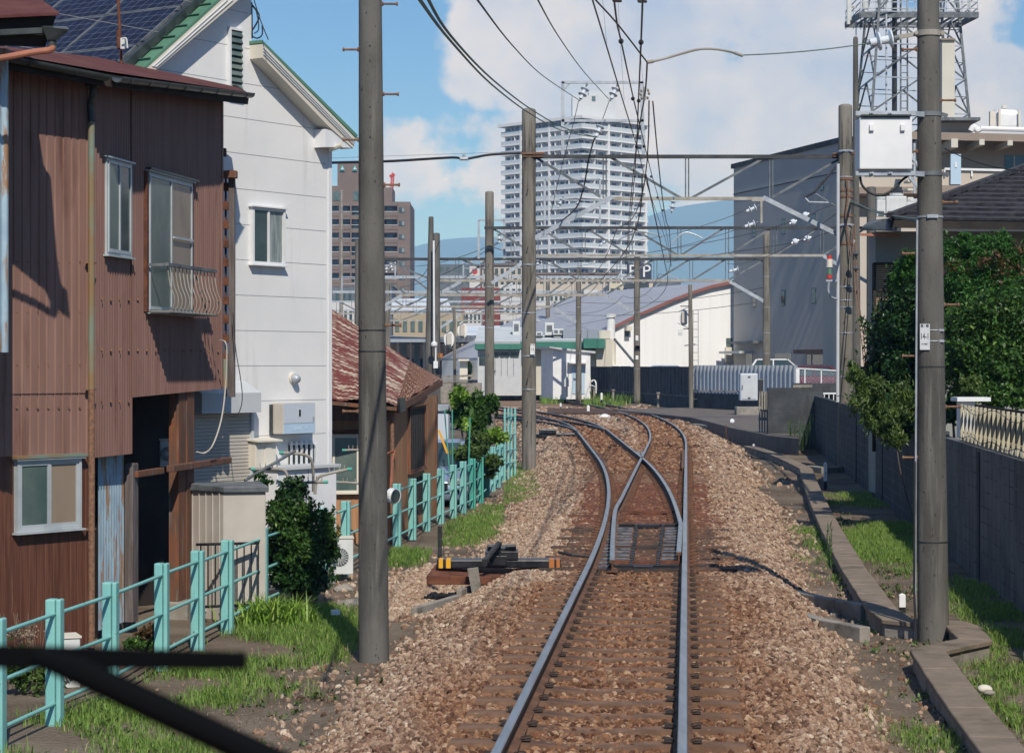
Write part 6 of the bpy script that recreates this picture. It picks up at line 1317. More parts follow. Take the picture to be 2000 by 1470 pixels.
# ------------------------------------------------------------------ right: cable trough with removable lids
tr = thing('cable_trough', 'concrete cable trough with lids winding along right side around the pole', 'cable trough', (4.0, 20, -.4))
zt = -.30
cl = [(2060, 1600), (1965, 1470), (1893, 1380), (1838, 1305), (1812, 1268), (1850, 1259), (1905, 1248), (1880, 1222), (1858, 1214), (1790, 1212), (1752, 1208), (1722, 1186), (1668, 1110), (1625, 1035), (1596, 975), (1583, 942), (1574, 914), (1550, 902), (1518, 888), (1490, 878), (1462, 870)]
cp = [G(x, y, zt) for x, y in cl]
fine = [cp[0]]
for a, b_ in zip(cp[:-1], cp[1:]):
    n = max(1, int((b_ - a).length / .5))
    for k in range(1, n + 1): fine.append(a.lerp(b_, k / n))
def ribbon(pts, w, z0, z1, gap=0):
    mb = MB(); q = []
    for i, p in enumerate(pts):
        d = (pts[min(i + 1, len(pts) - 1)] - pts[max(i - 1, 0)]).normalized(); s = Vector((d.y, -d.x, 0)) * w / 2; q.append((p - s, p + s))
    for i in range(len(q) - 1):
        a, b_ = q[i]; c, d = q[i + 1]; g = gap / max(.05, (pts[i + 1] - pts[i]).length)
        a2, b2, c2, d2 = a.lerp(c, g), b_.lerp(d, g), c.lerp(a, g), d.lerp(b_, g)
        mb.hexa([Vector((v.x, v.y, zz)) for zz in (z0, z1) for v in (a2, b2, d2, c2)])
    return mb
ribbon(fine, .27, -.62, zt - .055).build('channel', M['concrete'], tr)
n_l = 0
for i in range(len(fine) - 1):
    dz = rnd.uniform(-.006, .006); a, b_ = fine[i], fine[i + 1]
    d0 = (fine[i + 1] - fine[max(i - 1, 0)]).normalized(); d1 = (fine[min(i + 2, len(fine) - 1)] - fine[i]).normalized()
    s0 = Vector((d0.y, -d0.x, 0)) * .165; s1 = Vector((d1.y, -d1.x, 0)) * .165; g = (b_ - a).normalized() * .003
    mb = MB(); mb.hexa([Vector((v.x, v.y, zz + dz)) for zz in (zt - .052, zt) for v in (a - s0 + g, a + s0 + g, b_ + s1 - g, b_ - s1 - g)])
    bevel(mb.build('lid', M['trough'], tr), .008, 1)
for lab, pl in (('nearer low concrete side trough joining from the ballast', ((1505, 1175), (1560, 1192), (1610, 1207), (1690, 1222))), ('farther low concrete side trough joining from the ballast', ((1515, 1145), (1560, 1152), (1600, 1162), (1690, 1178)))):
    q = [G(x, y, -.32) for x, y in pl]; o = ribbon(q, .13, -.62, -.33).build('concrete_kerb', M['concrete'], loc=tuple(q[0])); bevel(o, .01); tag(o, lab, 'kerb')
q = [G(x, y, -.32) for x, y in ((1580, 908), (1610, 912), (1640, 910))]; o = ribbon(q, .3, -.6, -.33).build('concrete_kerb', M['concrete'], loc=tuple(q[0])); tag(o, 'short concrete spur from trough to the rust streaked pole', 'kerb')
# marker stakes
def stake(label, x, y, h, w, Y=None, z=-.50, txt=None, tilt=0):
    p = G(x, y, z); s_ = thing('marker_post', label, 'marker post', tuple(p), 'white marker posts')
    mb = MB(); mb.box(p + Vector((0, 0, h * .14)), (w, w * .7, h * .3)); mb.build('black_base', M['black'], s_)
    mb = MB(); mb.box(p + Vector((0, 0, h * .62)), (w, w * .7, h * .64)); q = p + Vector((0, 0, h * .94)); mb.hexa([q + Vector((a * w / 2, b_ * w * .35, 0)) for a, b_ in ((-1, -1), (1, -1), (1, 1), (-1, 1))] + [q + Vector((a * w * .12, b_ * w * .1, h * .07)) for a, b_ in ((-1, -1), (1, -1), (1, 1), (-1, 1))]); mb.build('white_top', M['whitep'], s_)
    if txt: text(s_, txt, w * 1.1, (p.x, p.y - w * .36, p.z + h * .6), 0, n=1)
    s_.rotation_euler.y = tilt
stake('short white marker with black base left of the pole signed 14-1', 1762, 1196, .22, .072)
stake('tall white marker stake numbered 2 right of cable trough', 1612, 955, .62, .075, txt='2')
stake('tiny white marker in gravel where the trough ends', 1472, 882, .26, .07)
stake('white marker with vertical black figures before block walls', 1430, 842, .50, .16, z=-.3, txt='00')
stake('white marker stub beside far curve, right of the hut', 1175, 786, .6, .12, z=.1)
stake('white marker stub between the two curving tracks', 1149, 810, .5, .14, z=-.2)
stake('small white marker stub left of the curves by pole 13', 1095, 797, .3, .1, z=-.1)
mb = MB(); mb.lathe(G(1181, 818, -.2) + Vector((0, 0, 0)), [(.30, 0), (.28, .12), (.15, .22), (.03, .25)], 16); tag(mb.build('white_dome', M['whitep'], loc=tuple(G(1181, 818, -.2)), smooth=True), 'low white dome marker lying between curving tracks', 'marker')
mb = MB(); mb.cyl(G(1418, 855, -.35), G(1418, 855, -.35) + Vector((0, 0, .5)), .02, n=6); tag(mb.build('short_stake', M['rust'], loc=tuple(G(1418, 855, -.35))), 'thin dark stake left of white marker with black figures', 'stake')

# ------------------------------------------------------------------ right: block walls
WO = Vector((5.79, 24.3)); WD = Vector((.0922, 1)).normalized()
FWl = Fr(WO, -WD)     # faces the track: n = (u.y,-u.x)
if FWl.n.x > 0: FWl = Fr(WO, WD)
sgn = FWl.u.dot(WD)
gw = thing('block_wall', 'long grey concrete block garden wall along the right edge', 'wall', (5.8, 24, -.5))
M['mort'] = mat('pale_mortar', (.035, .036, .038), (.15, .15, .15), sc=2, rough=.95)
def wall_seg(a0, a1, z1, th=.15, m_='blockwall'):
    mb = MB(); mb.fbox(FWl, a0 * sgn, a1 * sgn, -.7, z1, -th, 0); mb.build('wall', M[m_], gw)
    mb = MB(); z = -.5
    while z < z1 - .05: mb.fbox(FWl, a0 * sgn, a1 * sgn, z, z + .014, -.01, .003); z += .2
    k = 0; a = a0
    while a < a1: mb.fbox(FWl, a * sgn, (a + .014) * sgn, -.5, z1, -.01, .0025); a += .4 if a1 < 20 else .8
    o = mb.build('mortar_joint', M['mort'], gw); o['kind'] = 'stuff'
wall_seg(-16, 9, 1.25); wall_seg(9.002, 49, 1.32, m_='blockdk')  # far stretch takes the darker block material, its shade put into the colour
for k in range(6):
    mb = MB(); a = -12 + k * 8; mb.fbox(FWl, (a) * sgn, (a + .2) * sgn, -.6, 1.2, 0, .02); mb.build('pilaster', M['blockdk'], gw)
M['slat'] = mat('cream_slat', (.50, .46, .33), (.36, .33, .24), sc=4, rough=.7)
sf = thing('slatted_fence', 'cream slatted fence with barbed brackets on top of the garden wall', 'fence', (6.3, 27, 1.25))
a = -14.0
while a < 6.8:
    mb = MB(); mb.fbox(FWl, a * sgn, (a + .03) * sgn, 1.27, 1.78, -.09, -.052); mb.build('slat', M['slat'], sf); a += .44
mb = MB()
for z in (1.36, 1.70): mb.fbox(FWl, -14 * sgn, 6.9 * sgn, z, z + .03, -.14, -.10)
mb.build('rail', M['slat'], sf)
mb = MB(); mb.fbox(FWl, -14 * sgn, 6.9 * sgn, 1.28, 1.78, -.30, -.28); mb.build('back_panel', M['interior'], sf)
mb = MB(); mb.tube(cat([FWl.pt(a_ * sgn, 1.72 - .05 * math.sin(a_ * 1.7), -.02) for a_ in np.arange(-3, 7, .5)], 3), .005, 5); mb.tube(cat([FWl.pt(a_ * sgn, 1.34 + .03 * math.sin(a_ * 2.7), -.02) for a_ in np.arange(-3, 7, .5)], 3), .006, 5); mb.build('cable', M['cable'], sf)
mb = MB(); p = P(1880, 830, 32.4); mb.box((p.x + .05, p.y, (1.25 + Z_(783, 32.4)) / 2), (.22, .3, Z_(783, 32.4) - 1.25)); gp_ = tag(bevel(mb.build('gate_post', M['whitep'], loc=(p.x, p.y, 1.25)), .01).id_data, 'white square gate post at far end of slatted fence', 'gate post')
mb = MB(); q = P(1880, 783, 32.4); mb.box((q.x + .12, q.y, q.z + .03), (.5, .5, .06)); mb.build('cap', M['whitep'], gp_)
# dark block wall turned to camera
FB = Fr((X_(1500, 73), 73), (1, .02)); bw = thing('block_wall', 'dark mould stained block wall facing camera left of rust streaked pole', 'wall', (9.5, 73, -.4))
aR = FB.hit(1608, 800)[0]; zt = Z_(757, 73)
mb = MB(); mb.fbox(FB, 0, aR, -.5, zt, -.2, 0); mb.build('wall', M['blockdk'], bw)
mb = MB(); mb.fbox(FB, aR * .45, aR * .8, zt, zt + .1, -.2, .02); mb.build('coping', M['concrete'], bw)
mb = MB(); z = -.3
while z < zt: mb.fbox(FB, 0, aR, z, z + .015, -.01, .004); z += .2
for k in range(5): mb.fbox(FB, k * .4 + .1, k * .4 + .115, -.4, zt, -.01, .0035)
mb.build('mortar_joint', mat('dark_mortar', (.05, .05, .055)), bw)['kind'] = 'stuff'
bw2 = thing('block_wall', 'lower dark block wall right of the mould stained one', 'wall', (11, 70, -.4))
FB2 = Fr((X_(1606, 71), 71), (1, .02)); mb = MB(); mb.fbox(FB2, 0, FB2.hit(1700, 800)[0], -.5, Z_(788, 71), -.2, 0); mb.build('wall', M['blockdk'], bw2)
mb = MB(); mb.fbox(FB2, 0, .06, -.5, Z_(788, 71) + .05, 0, .05); mb.fbox(FB2, 0, FB2.hit(1640, 800)[0], Z_(788, 71), Z_(785, 71), -.2, .05); mb.build('coping', M['concrete'], bw2)
# gate of slats beside the black wall
gt = thing('concrete_slat_gate', 'narrow concrete slat panel at left end of the dark block wall', 'gate', tuple(P(1490, 838, 74)))
for k in range(4): x = 1483.5 + k * 5; mb = MB(); mb.box((X_(x, 74), 74, (Z_(764, 74) - .35) / 2), (.055, .05, Z_(764, 74) + .35)); mb.build('slat', M['concrete'], gt)
for y in (782, 800, 818): mb = MB(); mb.box((X_(1491, 74), 74.03, Z_(y, 74)), (.34, .03, .08)); mb.build('rail', M['dark'], gt)

# ------------------------------------------------------------------ middle distance, right
def qbox(mb, x0, x1, y0, y1, Y, d):     # box whose front face fills photo pixels at distance Y
    mb.box(((X_(x0, Y) + X_(x1, Y)) / 2, Y + d / 2, (Z_(y0, Y) + Z_(y1, Y)) / 2), (X_(x1, Y) - X_(x0, Y), d, Z_(y0, Y) - Z_(y1, Y))); return mb
def zbox(mb, x0, x1, y0, zb, Y, d):
    mb.box(((X_(x0, Y) + X_(x1, Y)) / 2, Y + d / 2, (Z_(y0, Y) + zb) / 2), (X_(x1, Y) - X_(x0, Y), d, Z_(y0, Y) - zb)); return mb
q = [G(x, y, .12) for x, y in ((1195, 797), (1340, 793), (1500, 797), (1560, 800), (1560, 852), (1500, 846), (1430, 832), (1385, 820), (1350, 812), (1290, 806))]
mb = MB(); mb.prism([Vector((p.x, p.y, -.5)) for p in q], (0, 0, .55)); o = mb.build('path', M['asphalt']); o['kind'] = 'structure'
q = [G(x, y, -.02) for x, y in ((1070, 797), (1360, 800), (1360, 809), (1070, 806))]
mb = MB(); mb.prism([Vector((p.x, p.y, -.15)) for p in q], (0, 0, .145)); o = mb.build('crossing_boards', M['sleeperdk'], loc=tuple(q[0])); tag(o, 'dark level crossing deck between the far rails', 'crossing deck')
kerb('long dark concrete step along edge of path right of the far curve', Vector((X_(1352, 92), 92, 0)), Vector((X_(1500, 80), 80, 0)), -.45, -.12, .3)
mb = MB(); mb.box((24, 135, .1), (26, 36, 1.4)); o = mb.build('parking_lot', M['asphalt']); o['kind'] = 'structure'
bk = thing('block_wall', 'long black mould stained block wall before the white hall', 'wall', (8, 134, .2))
pa, pb = Vector((X_(1155, 152), 152)), Vector((X_(1354, 118), 118)); FK = Fr(pa, pb - pa); Lk = (pb - pa).length
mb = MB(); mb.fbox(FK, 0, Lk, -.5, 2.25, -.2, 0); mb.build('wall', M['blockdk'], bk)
mb = MB()
k = .0
while k < Lk: mb.fbox(FK, k, k + .12, .7, 2.25, 0, .03); k += 1.0
mb.fbox(FK, 0, Lk, .62, .72, 0, .05); mb.fbox(FK, 0, Lk, 2.25, 2.31, -.22, .04)
mb.build('pilaster', M['blockwall'], bk)
for k in range(4):
    a = Lk * (.13 + .22 * k); mb = MB(); mb.fbox(FK, a, a + .12, -.3, .75, .5, .62); mb.fbox(FK, a - .05, a + .17, .75, .82, .45, .66); tag(mb.build('fence_stub', M['concrete'], loc=tuple(FK.pt(a, -.3, .5))), ['first', 'second', 'third', 'fourth'][k] + ' pale concrete stub from the left below black block wall', 'post', 'concrete stubs by the black wall')
cf = thing('corrugated_fence', 'pale corrugated sheet fence on dark base right of black block wall', 'fence', (11, 110, .1))
pa, pb = Vector((X_(1356, 117.5), 117.5)), Vector((X_(1558, 104), 104)); FC = Fr(pa, pb - pa); Lk = (pb - pa).length
panel(FC, 0, Lk, lambda a: 1.05, lambda a: 2.38, .55, .09).build('sheet', M['greyw'], cf)
mb = MB(); mb.fbox(FC, 0, Lk, -.5, .92, -.2, -.02); mb.build('base_wall', M['blockdk'], cf)
mb = MB(); k = .2
while k < Lk * .7: mb.fbox(FC, k, k + .22, .88, 1.0, -.01, .01); k += .5
mb.build('white_reflector', M['whitep'], cf)
mb = MB(); k = .2
while k < Lk: mb.fbox(FC, k, k + .08, .8, 2.3, -.12, -.03); k += 2.0
mb.build('post', M['galvd'], cf)
cb = thing('relay_cabinet', 'light grey steel relay cabinet on concrete plinth before corrugated fence', 'cabinet', tuple(P(1462, 803, 101)))
mb = MB(); qbox(mb, 1446, 1480, 729, 782, 101, .7); bevel(mb.build('casing', M['pgrey'], cb), .03)
mb = MB(); qbox(mb, 1449, 1477, 732, 779, 100.97, .03); mb.build('door', M['greyw'], cb)
mb = MB(); qbox(mb, 1449.5, 1451, 752, 759, 100.9, .08); qbox(mb, 1461, 1466, 734, 737, 100.94, .03); qbox(mb, 1461, 1466, 775, 778, 100.94, .03); mb.build('handle', M['galvd'], cb)
mb = MB(); mb.box((X_(1462, 101), 101.4, -.02), (1.15, 1.0, .9)); bevel(mb.build('plinth', M['concrete'], cb), .03)
mb = MB(); qbox(mb, 1479, 1491, 740, 772, 102, .5); tag(bevel(mb.build('control_box', M['dark'], loc=tuple(P(1485, 772, 102))), .03).id_data, 'small dark control box right of the relay cabinet', 'control box')
cl_ = thing('chain_link_fence', 'white framed chain link fence panel before the dark red car', 'fence', tuple(P(1595, 748, 98)))
mb = MB()
for x in (1558, 1572, 1604, 1640): mb.bar(P(x, 720, 98), P(x, 752, 98), .05 if x > 1558 else .16, .05, up=(0, 1, 0))
mb.bar(P(1556, 719, 98), P(1642, 724, 98), .05); mb.build('frame', M['whitep'], cl_)
mb = MB()
for k in range(34):
    x = 1560 + k * 2.6; mb.bar(P(x, 722, 98.02), P(x + 9, 748, 98.02), .008); mb.bar(P(x + 9, 722, 98.03), P(x, 748, 98.03), .008)
mb.build('mesh', M['galv'], cl_)
mb = MB(); qbox(mb, 1550, 1660, 748, 765, 97, .3); tag(mb.build('low_wall', M['blockdk'], loc=tuple(P(1600, 765, 97))), 'low black wall under the chain link fence', 'wall')
wr = thing('white_railing', 'short white bar railing behind the conduit pipe', 'railing', tuple(P(1650, 785, 80)))
mb = MB(); mb.bar(P(1606, 768, 80), P(1720, 768, 80), .06)
for k in range(12): x = 1610 + k * 9; mb.bar(P(x, 768, 80), P(x, 790, 80), .03, up=(0, 1, 0))
mb.build('bars', M['whitep'], wr)
car('white station wagon roof showing above the corrugated fence', X_(1530, 124), 124, .82, 4.8, 1.8, 1.9, 1.45, 'carwhite')
car('dark red car behind the chain link fence', X_(1612, 116), 116, .82, 4.5, 1.75, 1.5, 1.35, 'carred')
car('white car roof glinting above black block wall, left of signal post', X_(1225, 160), 160, .75, 4.5, 1.7, 1.62, 1.5, 'carwhite')
car('pale car roof just above black wall near the signal post', X_(1318, 140), 140, .78, 4.4, 1.7, 1.58, 1.5, 'carblue')

# dark grey building
uG = Vector((-.266, .964)); FGf = Fr((X_(1640, 145) , 145), uG)     # left side face, receding leftwards
if FGf.n.x > 0: pass
gb = thing('grey_building', 'large dark grey windowless-looking building right of the white hall', 'building', (X_(1640, 145), 145, .5))
M['greyb'] = mat('dark_grey_cladding', (.35, .345, .34), (.38, .375, .37), sc=.3, rough=.7)
nG = Vector((-.964, -.266)); FG = Fr((X_(1640, 145), 145), -uG)   # faces track and camera
if FG.n.dot(nG) < 0: FG = Fr((X_(1640, 145), 145), uG)
sG = 1 if FG.u.dot(uG) > 0 else -1
aLft = FG.hit(1433, 500)[0]; ztop = Z_(279, 145)
e0, e1 = min(aLft, -sG * .6), max(aLft, -sG * .6)
mb = MB(); mb.fbox(FG, e0, e1, -.2, ztop, -16, 0); mb.build('wall', M['greyb'], gb)
mb = MB(); mb.fbox(FG, e0 - .3, e1 + .3, ztop, ztop + .35, -16.3, .12); mb.build('parapet', M['blockdk'], gb)
mb = MB(); mb.fbox(FG, e0, e1, ztop - 2.0, ztop - 1.94, -.02, .05); mb.build('seam', M['blockdk'], gb)['kind'] = 'stuff'
for (x, y0, y1) in ((1474, 572, 600), (1530, 567, 597), (1590, 562, 593), (1531, 428, 457), (1591, 418, 437), (1475, 438, 463), (1606, 356, 372)):
    a_, zt_ = FG.hit(x - 4, y0); b_, zb_ = FG.hit(x + 4, y1); lo, hi = min(a_, b_), max(a_, b_)
    mb = MB(); mb.fbox(FG, lo, hi, zb_, zt_, -.05, .03); w_ = mb.build('window', M['galvd'], gb)
    mb = MB(); mb.fbox(FG, lo + .08, hi - .08, zb_ + .06, zt_ - .06, .02, .045); mb.build('pane', M['glass'], w_)
for (x0, x1, y0, y1, dpt, mm) in ((1433, 1473, 686, 690, 1.2, 'greyw'), (1438, 1490, 667, 670, .8, 'galvd'), (1575, 1640, 683, 690, 1.0, 'brownwall')):
    a_, zt_ = FG.hit(x0, y0); b_, zb_ = FG.hit(x1, y1); mb = MB(); mb.fbox(FG, min(a_, b_), max(a_, b_), zb_, zt_, 0, dpt); mb.build('canopy', M[mm], gb)
for (x0, x1, y0, y1) in ((1577, 1585, 692, 712), (1588, 1610, 692, 712), (1514, 1546, 690, 712), (1458, 1470, 690, 715)):
    a_, zt_ = FG.hit(x0, y0); b_, zb_ = FG.hit(x1, y1); mb = MB(); mb.fbox(FG, min(a_, b_), max(a_, b_), zb_, zt_, -.05, .03); mb.build('door', M['glass'], gb)
ac_unit('air conditioner high on wall of the dark grey building', 1619, 655, 1632, 680, 141, (1, .1), fan=False)

# white hall with arched roof
ch = thing('arched_hall', 'white hall with arched grey roof and rust red verge', 'hall', (X_(1105, 160), 160, .3))
FA = Fr((X_(1105, 160), 160), (.94, .344))
arc = [FA.hit(x, y) for x, y in ((1085, 702), (1105, 690), (1150, 664), (1202, 638), (1240, 619), (1273, 605), (1312, 588), (1349, 574), (1387, 562), (1436, 552))]
last = arc[-1]; arc += [(last[0] + 4, last[1] + .35), (last[0] + 9, last[1] + .5), (last[0] + 16, last[1] - .2)]
back = (FA.n * -27).to_3d()
mb = MB(); mb.prism([FA.pt(a, z) for a, z in arc] + [FA.pt(arc[-1][0], 0), FA.pt(arc[0][0], 0)], back); mb.build('wall', M['whitewall'] if 'whitewall' in M else mat('white_ribbed_cladding', (.76, .78, .80), (.80, .82, .84), sc=1, rough=.7, stretch=(3, 3, .1)), ch)
mb = MB()
for (a, z), (c, d) in zip(arc[:-1], arc[1:]):
    mb.hexa([FA.pt(a, z + .02, .35), FA.pt(c, d + .02, .35), FA.pt(c, d + .02, -27.4), FA.pt(a, z + .02, -27.4), FA.pt(a, z + .2, .35), FA.pt(c, d + .2, .35), FA.pt(c, d + .2, -27.4), FA.pt(a, z + .2, -27.4)])
mb.build('roof', mat('blue_grey_metal_roof', (.30, .32, .37), (.34, .36, .41), sc=.4, rough=.55), ch)
mb = MB()
for (a, z), (c, d) in zip(arc[:-1], arc[1:]): mb.hexa([FA.pt(a, z - .03, .36), FA.pt(c, d - .03, .36), FA.pt(c, d - .03, .30), FA.pt(a, z - .03, .30), FA.pt(a, z + .21, .40), FA.pt(c, d + .21, .40), FA.pt(c, d + .21, .30), FA.pt(a, z + .21, .30)])
mb.build('verge_board', mat('rust_red_fascia', (.30, .13, .11), rough=.6), ch)
mb = MB(); a0, z1 = FA.hit(1219, 641); a1, z0 = FA.hit(1228, 665); mb.fbox(FA, a0, a1, z0, z1, 0, .05); w_ = mb.build('window', M['galvd'], ch)
mb = MB(); a0, z1 = FA.hit(1219, 637); a1, z0 = FA.hit(1230, 646); mb.fbox(FA, a0, a1, z0, z1, .05, .5); mb.build('hood', M['cream'], w_)
mb = MB(); a0, z1 = FA.hit(1418, 660); a1, z0 = FA.hit(1430, 678); mb.fbox(FA, a0, a1, z0, z1, 0, .05); mb.build('window', M['glassg'], ch)
mb = MB(); a0, z1 = FA.hit(1415, 678); a1, z0 = FA.hit(1430, 707); mb.fbox(FA, a0, a1, z0, z1, 0, .3); mb.build('door', M['cream'], ch)
mb = MB(); a0, z1 = FA.hit(1193, 620, .5); z0 = FA.hit(1193, 660, .5)[1]; z00 = .3
mb.cyl(FA.pt(a0, z0, .5), FA.pt(a0, z1, .5), .32, n=14); mb.cyl(FA.pt(a0, z1, .5), FA.pt(a0, z1 + .25, .5), .42, n=14); mb.build('flue', M['whitep'], ch)
mb = MB(); mb.cyl(FA.pt(a0, z00, .5), FA.pt(a0, z0, .5), .38, n=14); mb.build('flue', M['cream'], ch)
mb = MB(); mb.bar(P(1200, 662, 158), P(1243, 713, 156), .14); tag(mb.build('stay_brace', M['galvd'], loc=tuple(P(1243, 713, 156))), 'slanting steel brace between flue and orange triangle pole', 'brace')

# green trimmed low buildings and white hut
lb = thing('low_building', 'low cream building with green eaves left of the white hall', 'building', (X_(1010, 156.24), 156.24, .3))
M['creamw'] = mat('cream_render', (.60, .58, .51), (.55, .53, .47), sc=.5, rough=.85); M['teal'] = mat('teal_green_fascia', (.035, .16, .12), (.05, .20, .15), sc=1, rough=.5)
M['ribroof'] = mat('pale_ribbed_roof', (.52, .57, .62), (.46, .51, .56), sc=.7, rough=.5)
mb = MB(); zbox(mb, 933, 1018, 683, .2, 156.24, 9); mb.build('wall', M['greyw'], lb)  # shaded wall of the cream building, bluish shade put into its grey
mb = MB(); zbox(mb, 1018, 1165, 683, .2, 159.03, 9); mb.build('wall', M['creamw'], lb)
mb = MB(); zbox(mb, 1165, 1196, 662, .2, 157.64, 8); mb.build('wall', M['creamw'], lb)
for x0, x1, y0, y1, Yq in ((927, 1016, 671, 682, 155.68), (1006, 1143, 667, 681, 157.73), (1140, 1182, 661, 680, 156.8)):
    mb = MB(); qbox(mb, x0, x1, y0, y1, Yq, 10); mb.build('fascia', M['teal'], lb)
for (x0, x1, y0, x2, x3, y1, Yq) in ((927, 1016, 671, 935, 1020, 641, 155.68), (1006, 1143, 667, 1015, 1150, 658, 157.82)):
    a, b_ = P(x0, y0, Yq), P(x1, y0, Yq); c, d = P(x3, y1, Yq + 10), P(x2, y1, Yq + 10); mb = MB(); mb.prism([a, b_, c, d], (0, 0, .1)); n = 20
    for k in range(n): t = k / n; mb.bar(a.lerp(d, t) + Vector((0, 0, .13)), b_.lerp(c, t) + Vector((0, 0, .13)), .08, .05)
    mb.build('roof', M['ribroof'], lb)
mb = MB(); qbox(mb, 1100, 1172, 644, 661, 159.96, 4); mb.build('parapet', mat('slate_blue_panel', (.25, .28, .34), rough=.6), lb)
mb = MB(); qbox(mb, 1170, 1192, 645, 661, 159.87, 4); mb.build('parapet', M['creamw'], lb)
for x0 in (966, 977, 986, 997, 1005):
    mb = MB(); qbox(mb, x0, x0 + 8, 688, 697, 156.15, .1); mb.build('window', M['glass'], lb)
mb = MB(); qbox(mb, 936, 947, 694, 712, 156.15, .1); mb.build('window', M['glass'], lb)
mb = MB()
for x in (955, 967, 979, 991, 1003): qbox(mb, x, x + .6, 699, 732, 156.15, .1)
mb.build('panel_joint', M['joint'], lb)
for i, (x0, y0, x1, y1, Yq, l) in enumerate(((1001, 627, 1016, 655, 159.96, 'tall white rooftop unit left of pole 13'), (1064, 630, 1082, 655, 161.82, 'white rooftop fan unit left of distant pole'), (1080, 642, 1092, 654, 160.89, 'left of three small rooftop units by the slate parapet'), (1091, 642, 1101, 654, 160.89, 'right of the small rooftop units by slate parapet'), (1046, 648, 1060, 656, 159.96, 'low white rooftop dome unit'))):
    t_ = thing('rooftop_unit', l, 'air conditioner', tuple(P(x0, y1, Yq)), 'rooftop air conditioner units'); mb = MB(); qbox(mb, x0, x1, y0, y1, Yq, 1.0); bevel(mb.build('casing', M['acwhite'], t_), .05)
    mb = MB(); qbox(mb, x0 + (x1 - x0) * .2, x1 - (x1 - x0) * .2, y0 + (y1 - y0) * .2, y1 - (y1 - y0) * .3, Yq - .03, .04); mb.build('fan_opening', M['galvd'], t_)
    mb = MB(); qbox(mb, x0, x1, y1, y1 + 3, Yq, .9); mb.build('stand', M['dark'], t_)
ht = thing('white_hut', 'small white concrete hut with sloped roof and pale blue door', 'hut', (X_(1110, 146.01), 146.01, .25))
FHt = Fr((X_(1080, 145.08), 145.08), (.985, .17)); FHs = Fr((X_(1080, 145.08), 145.08), (-.55, .83))
aD = FHt.hit(1153, 720)[0]; zL = Z_(681, 145.08); zR = FHt.hit(1153, 690)[1]; bk_ = FHt.n.to_3d() * -4; lf = (-2.0, 1.6)
A0 = Vector((X_(1080, 145.08), 145.08, .1)); L0 = Vector((X_(1057, 148.34), 148.34, .1)); B0 = FHt.pt(aD, .1)
mb = MB(); R0 = L0 + (B0 - A0)
mb.hexa([A0, B0, R0, L0, A0 + Vector((0, 0, zL - .1)), B0 + Vector((0, 0, zR - .1)), R0 + Vector((0, 0, zR - .1)), L0 + Vector((0, 0, zL - .1))]); mb.build('wall', M['whitep'], ht)
mb = MB(); u_ = (B0 - A0).normalized() * .3; v_ = (L0 - A0).normalized() * .2
mb.hexa([p + Vector((0, 0, h)) for h in (.0, .14) for p in (A0 - u_ - v_ + Vector((0, 0, zL - .1)), B0 + u_ - v_ + Vector((0, 0, zR - .1)), R0 + u_ + v_ + Vector((0, 0, zR - .1)), L0 - u_ + v_ + Vector((0, 0, zL - .1)))]); mb.build('roof', M['greyw'], ht)
a0, z1 = FHt.hit(1117, 714, .02); a1, z0 = FHt.hit(1142, 769, .02); mb = MB(); mb.fbox(FHt, a0, a1, z0, z1, 0, .05); d_ = mb.build('door', M['pblue'], ht)
mb = MB(); mb.fbox(FHt, a0 + .1, a0 + .25, (z0 + z1) / 2, (z0 + z1) / 2 + .12, .05, .1); mb.build('handle', M['galvd'], d_)
a0, z1 = FHt.hit(1111, 707, .5); a1, z0 = FHt.hit(1147, 710, .5); mb = MB(); mb.fbox(FHt, a0, a1, z0, z1, 0, .7); mb.build('door_canopy', M['whitep'], ht)
mb = MB(); qbox(mb, 1102, 1111, 740, 755, 143.78, .3); qbox(mb, 1104, 1109, 736, 740, 143.78, .2); mb.cyl(P(1107, 755, 143.96), P(1107, 775, 143.96), .07, n=8); tag(mb.build('meter_post', M['greyw'], loc=tuple(P(1107, 775, 143.96))), 'grey meter box on post before the white hut', 'meter post')
mb = MB(); mb.tube(cat([P(1155, 745, 145.08), P(1160, 742, 145.08), P(1164, 748, 144.62), P(1164, 768, 144.62)], 4), .05, 6); mb.tube([P(1155, 752, 145.08), P(1164, 756, 144.62)], .04, 6); tag(mb.build('handrail', M['whitep'], loc=tuple(P(1164, 768, 144.62))), 'white curved handrail right of the white hut', 'handrail')
# station platform and canopies, left distance
pf = thing('station_platform', 'low dark edged station platform at left behind the pole 13', 'platform', (-6, 190, .3))
mb = MB(); mb.hexa([(-30, 170, -.2), (X_(1022, 160), 160, -.2), (X_(1040, 230), 230, -.2), (-30, 230, -.2), (-30, 170, 1.25), (X_(1022, 160), 160, 1.25), (X_(1040, 230), 230, 1.25), (-30, 230, 1.25)]); mb.build('deck', M['concrete'], pf)
cn = thing('station_canopy', 'dark station canopy with blue grey roof edge behind leaning poles', 'station canopy', (X_(820, 190), 190, 1.2))
mb = MB(); mb.hexa([P(752, 668, 182), P(838, 668, 182), P(842, 672, 210), P(752, 672, 210), P(752, 656, 182), P(836, 659, 182), P(842, 662, 210), P(752, 654, 210)]); mb.build('roof', mat('slate_canopy', (.30, .34, .40), (.24, .27, .32), sc=.4, rough=.6), cn)
mb = MB(); mb.hexa([P(836, 668, 183), P(946, 668, 187), P(946, 671, 210), P(838, 672, 210), P(836, 664, 183), P(948, 655, 187), P(946, 652, 210), P(838, 660, 210)]); mb.build('roof', M['galvd'], cn)
mb = MB(); zbox(mb, 740, 900, 668, 1.2, 212, 2); mb.build('shade_backing', M['interior'], cn)  # near-black sheet, the shade beneath the canopy painted as its colour
